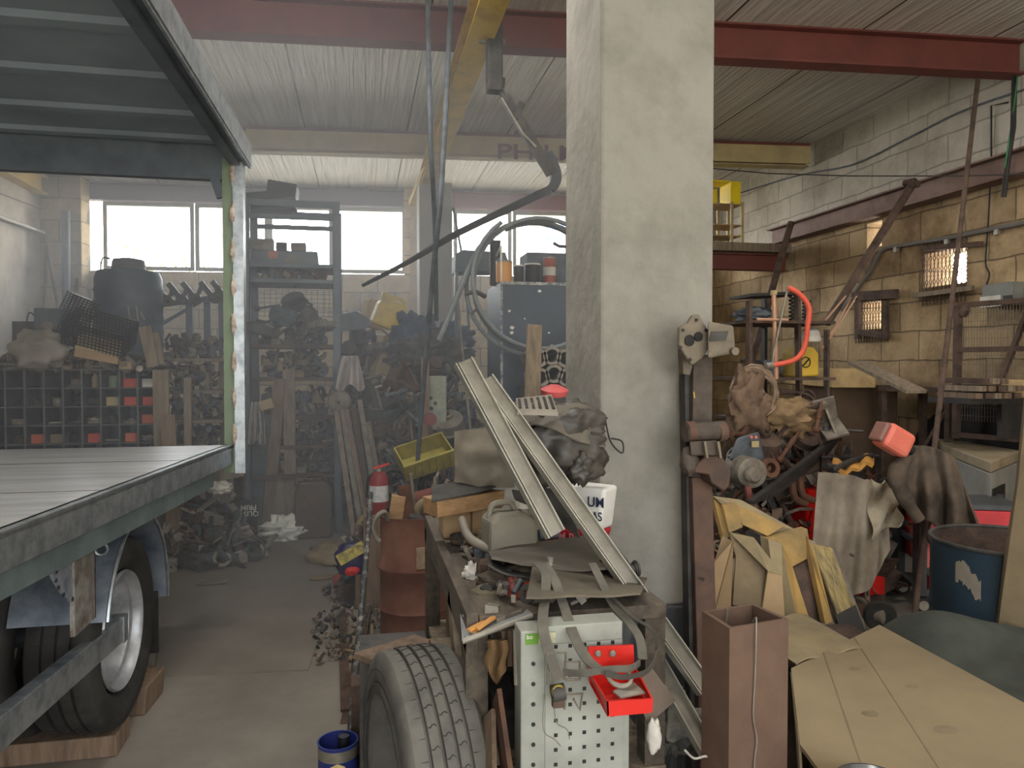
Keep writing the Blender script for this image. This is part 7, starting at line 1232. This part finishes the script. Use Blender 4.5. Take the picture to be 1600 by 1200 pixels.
MB().prism([aY(a, b__, 2.38) for a, b__ in ((1104, 712), (1128, 712), (1143, 735), (1140, 760), (1132, 768), (1112, 755), (1108, 742), (1082, 738), (1090, 725))], (0, .08, 0)).build('lower_bracket', ir2, t, bevel=.006)
MB().hexa([aY(1080, 712, 2.36), aY(1124, 712, 2.36), aY(1124, 712, 2.44), aY(1080, 712, 2.44), aY(1078, 690, 2.36), aY(1120, 688, 2.36), aY(1120, 688, 2.44), aY(1078, 690, 2.44)]).build('saddle', ip, t, bevel=.004)
for px in (1100, 1121): MB().bar(aY(px, 690, 2.35), aY(px+4, 716, 2.34), .008, .016, (0, -1, 0)).build('rib', gci, t)
MB().blob(aY(1076, 722, 2.4), (.03, .03, .05), .3, 2, 4, 16, 12).build('hinge_lump', ip, t, smooth=True); MB().box(0, 0, 0, .001, .001, .001)
MB().bar(aY(1084, 612, 2.485), aY(1085, 622, 2.485), .004, .003, (0, -1, 0)).build('yellow_mark', yell, t); MB().lathe([(.006, 0), (.006, .003)], aY(1098, 905, 2.42), (0, -1, 0), 12).build('bolt_hole', black, t)
# ---- rusty square tube
zq_ = .975; rim = [aZ(1140, 982, zq_), aZ(1232, 967, zq_), aZ(1177, 943, zq_), aZ(1097, 955, zq_)]; cm = sum(rim, V((0, 0, 0)))/4
t = thing('square_tube', 'thick rusty square steel tube standing upright in the foreground', 'steel tube', (cm.x, cm.y, 0)); sqm = mat('red_brown_rust', C(104, 82, 68), .75, .1, scale=4, col2=C(84, 64, 54), bump=.12)
inner = [p+(cm-p)*.13 for p in rim]; b = MB(); dz = V((0, 0, 1)); bot = [V((p.x, p.y, 0)) for p in rim]; ibot = [V((p.x, p.y, 0)) for p in inner]
for i in range(4): j = (i+1) % 4; b.add([bot[i], bot[j], rim[j], rim[i]], [(0, 1, 2, 3)]); b.add([ibot[i], ibot[j], inner[j], inner[i]], [(3, 2, 1, 0)]); b.add([rim[i], rim[j], inner[j], inner[i]], [(0, 1, 2, 3)])
b.build('walls', sqm, t)
e_ = rim[0].lerp(rim[1], .42); one('thin_wire', 'bright thin wire hooked over the square tube and hanging down its front', 'wire', MB().tube([e_+V((.02, .12, -.12)), e_+V((.01, .02, .006)), e_+V((0, -.006, -.01)), e_+V((-.002, -.006, -.12)), e_+V((-.006, -.006, -.22)), e_+V((.004, -.006, -.28)), e_+V((-.002, -.006, -.34)), e_+V((-.006, -.006, -.5))], .0018, 6, smooth=6), alu, smooth=True)
one('thin_wire', 'short bright wire stuck inside the mouth of the square tube', 'wire', MB().tube([rim[3].lerp(rim[2], .35)+V((0, -.02, -.1)), rim[3].lerp(rim[2], .42)+V((0, -.02, .005))], .0015, 5), alu)
# ---- ochre ramps and frames
ogr = mat('ochre_dusty', C(150, 134, 102), .8, scale=5, col2=C(124, 112, 88)); Yo = 3.05
t = thing('ochre_ramp', 'ochre painted steel ramp frame leaning behind the square tube, the left one', 'ramp', (aY(1180, 960, Yo).x, Yo, 0))
def pl3(pts, ext, name, m, bev=.003): return MB().prism([aY(*p) for p in pts], ext).build(name, m, t, bevel=bev)
pl3([(1115, 776, 3.2), (1160, 782, 3.2), (1262, 838, 3.0), (1216, 842, 3.0), (1198, 842, 3.02), (1165, 822, 3.1), (1150, 808, 3.15)], (0, .03, .0), 'cross_plate', ogr)
pl3([(1126, 788, 3.18), (1148, 784, 3.16), (1158, 822, 3.1), (1136, 832, 3.1)], (0, -.02, 0), 'left_plate', ochre); pl3([(1150, 787, 3.15), (1226, 822, 3.02), (1200, 838, 3.0), (1160, 820, 3.08)], (0, .02, 0), 'inner_plate', ochre)
pl3([(1115, 778, 3.22), (1124, 778, 3.22), (1140, 838, 3.1), (1132, 846, 3.1)], (0, .04, 0), 'left_edge', ochre); pl3([(1198, 842, 2.98), (1222, 836, 2.98), (1262, 826, 2.98), (1268, 870, 2.95), (1238, 886, 2.93), (1224, 880, 2.93)], (0, .05, 0), 'corner_plate', ochre)
pl3([(1200, 842, 2.96), (1222, 850, 2.94), (1250, 985, 2.7), (1225, 1030, 2.7)], (0, .07, 0), 'leg_side', ogr); pl3([(1222, 850, 2.94), (1238, 884, 2.92), (1268, 975, 2.72), (1250, 990, 2.7)], (0, .04, 0), 'leg_face', ochre)
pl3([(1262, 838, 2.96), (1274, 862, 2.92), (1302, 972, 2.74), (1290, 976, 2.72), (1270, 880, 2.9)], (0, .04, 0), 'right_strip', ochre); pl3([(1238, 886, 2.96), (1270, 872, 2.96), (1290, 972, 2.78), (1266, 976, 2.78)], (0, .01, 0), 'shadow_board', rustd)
t = thing('folded_carton', 'folded brown cardboard standing open between the ochre ramp legs', 'cardboard', (aY(1160, 940, 2.9).x, 2.95, 0))
pl3([(1130, 838, 3.05), (1146, 846, 2.95), (1142, 955, 2.8), (1116, 960, 2.85), (1117, 880, 2.95)], (0, .008, 0), 'left_flap', card, 0); pl3([(1140, 832, 3.04), (1202, 888, 2.9), (1190, 952, 2.8), (1145, 945, 2.85), (1150, 870, 2.95)], (0, .008, 0), 'back_flap', cardd, 0); pl3([(1140, 832, 3.02), (1178, 840, 2.95), (1224, 900, 2.85), (1200, 892, 2.85)], (0, .01, 0), 'top_flap', ogr, 0); pl3([(1200, 892, 2.86), (1222, 900, 2.84), (1228, 990, 2.72), (1190, 960, 2.78)], (0, .008, 0), 'right_flap', card, 0)
MB().box(aY(1120, 960, 2.9).x, 2.9, 0, aY(1225, 960, 2.9).x, 3.3, HC-(955-572)/1169*2.9).build('base_box', cardd, t)
t = thing('ochre_ramp', 'ochre and grey layered ramp leaning right of the other one, beside the grey cloth', 'ramp', (aY(1310, 970, 2.95).x, 3.0, 0))
pl3([(1268, 850, 3.12), (1300, 856, 3.05), (1350, 985, 2.82), (1318, 990, 2.82), (1305, 950, 2.9)], (0, .02, 0), 'layered_face', mat('layered_edges', C(168, 146, 96), .85, scale=9, col2=C(106, 96, 74), stretch=(9, 1, 1.2), amt=.5)); pl3([(1266, 846, 3.14), (1274, 846, 3.14), (1326, 980, 2.9), (1316, 984, 2.86)], (0, .05, 0), 'left_edge', wood)
pl3([(1304, 962, 2.86), (1336, 945, 2.88), (1352, 986, 2.8), (1316, 992, 2.8)], (0, -.006, 0), 'dark_patch', black); pl3([(1300, 856, 3.06), (1306, 858, 3.08), (1354, 984, 2.84), (1349, 986, 2.82)], (0, .05, 0), 'right_edge', iron)
t = thing('sheet_stack', 'stack of thin curved sheets lying behind the big cardboard', 'sheets', (aY(1295, 1040, 2.6).x, 2.7, 0))
for k in range(8):
    zk = .50+.017*k; MB().sheet(lambda u, v: aZ(1244+106*u, 1042-40*u*.6, zk)+V((0, .35*v, .02*math.sin(PI*u)+.012*math.sin(u*8+k))), 16, 3, .006).build('thin_sheet', [wood, ogr, cardd][k % 3], t)
MB().box(1.5, 2.45, 0, 2.05, 2.8, .49).build('support', rustd, t)
# ---- big cardboard and tarp
zb2 = .62; Pc = [aZ(1236, 1050, zb2), aZ(1374, 981, zb2), aZ(1625, 1118, zb2), aZ(1640, 1330, zb2), aZ(1420, 1400, zb2), aZ(1250, 1170, zb2)]
cbm = mat('big_dusty_cardboard', C(140, 124, 96), .92, scale=1.6, col2=C(122, 108, 84), bump=.05)
t = thing('flat_carton', 'big flattened dusty cardboard carton with torn corners at the lower right', 'cardboard', sum(Pc, V((0, 0, 0)))/6-V((0, 0, zb2)))
cx_ = sum(Pc, V((0, 0, 0)))/6
MB().prism(Pc, (0, 0, .012)).build('top_sheet', cbm, t)
b = MB(); b.sheet(lambda u, v: Pc[0].lerp(Pc[5], u)+V((.02*v, 0, -.0-.30*v*(.6+.4*u)+.01*math.sin(u*9))), 14, 6, .006); b.build('torn_side_flap', cardd, t)
for f0, f1 in ((.33, .30), (.68, .72)): MB().bar(Pc[0].lerp(Pc[1], f0)+V((0, 0, .0125)), Pc[5].lerp(Pc[3], f1)+V((0, 0, .0125)), .004, .0012).build('fold_line', mat('fold_shade', C(126, 111, 86), .9), t)
for px, py, s in ((1425, 1072, .012), (1360, 1115, .016), (1478, 1140, .02), (1335, 1045, .01)): MB().blob(aZ(px, py, zb2+.0125), (s*1.5, s, .0012), .5, 3, px, 14, 8).build('oil_stain', cardd, t)
b = MB(); b.sheet(lambda u, v: Pc[0].lerp(Pc[1], .04+.94*u)+V((0, -.01, -.04*v)), 6, 2, .006); b.build('rear_edge', cardd, t)
one('pallet_stand', 'dark wooden stand carrying the big cardboard', 'stand', MB().prism([cx_+(p-cx_)*.8-V((0, 0, zb2)) for p in Pc], (0, 0, zb2-.002)), irond)
def tp2(u, v):
    a = aZ(1378, 985, .6).lerp(aZ(1700, 1190, .6), u); c = aZ(1450, 958, .66).lerp(aZ(1760, 1010, .6), u); p = a.lerp(c, v); return p+V((0, 0, .07*math.sin(PI*v)*math.sin(PI*min(1, u*2+.1))+.02*noise.noise(p*5)))
cloth('green_tarp', 'dark green-grey tarp lying behind the big cardboard', 'tarp', tp2, mat('dark_green_tarp', C(64, 68, 60), .85, scale=5, col2=C(48, 50, 46)), .008, 30, 18)
one('tarp_stand', 'dark low stand under the green tarp', 'stand', MB().prism([V((p.x, p.y, 0)) for p in (tp2(.08, .15), tp2(.8, .15), tp2(.8, .8), tp2(.08, .8))], (0, 0, .56)), irond)
t = thing('steel_bowl', 'dark shiny round steel dish at the bottom edge of the big cardboard', 'dish', aZ(1365, 1215, .66)); MB().lathe([(.0, .0), (.05, .0), (.075, .03), (.08, .03), (.055, -.006), (0, -.006)], aZ(1365, 1243, .65), n=36, cap=False).build('dish', mat('dark_shiny_steel', C(120, 122, 124), .25, .8), t, smooth=True)
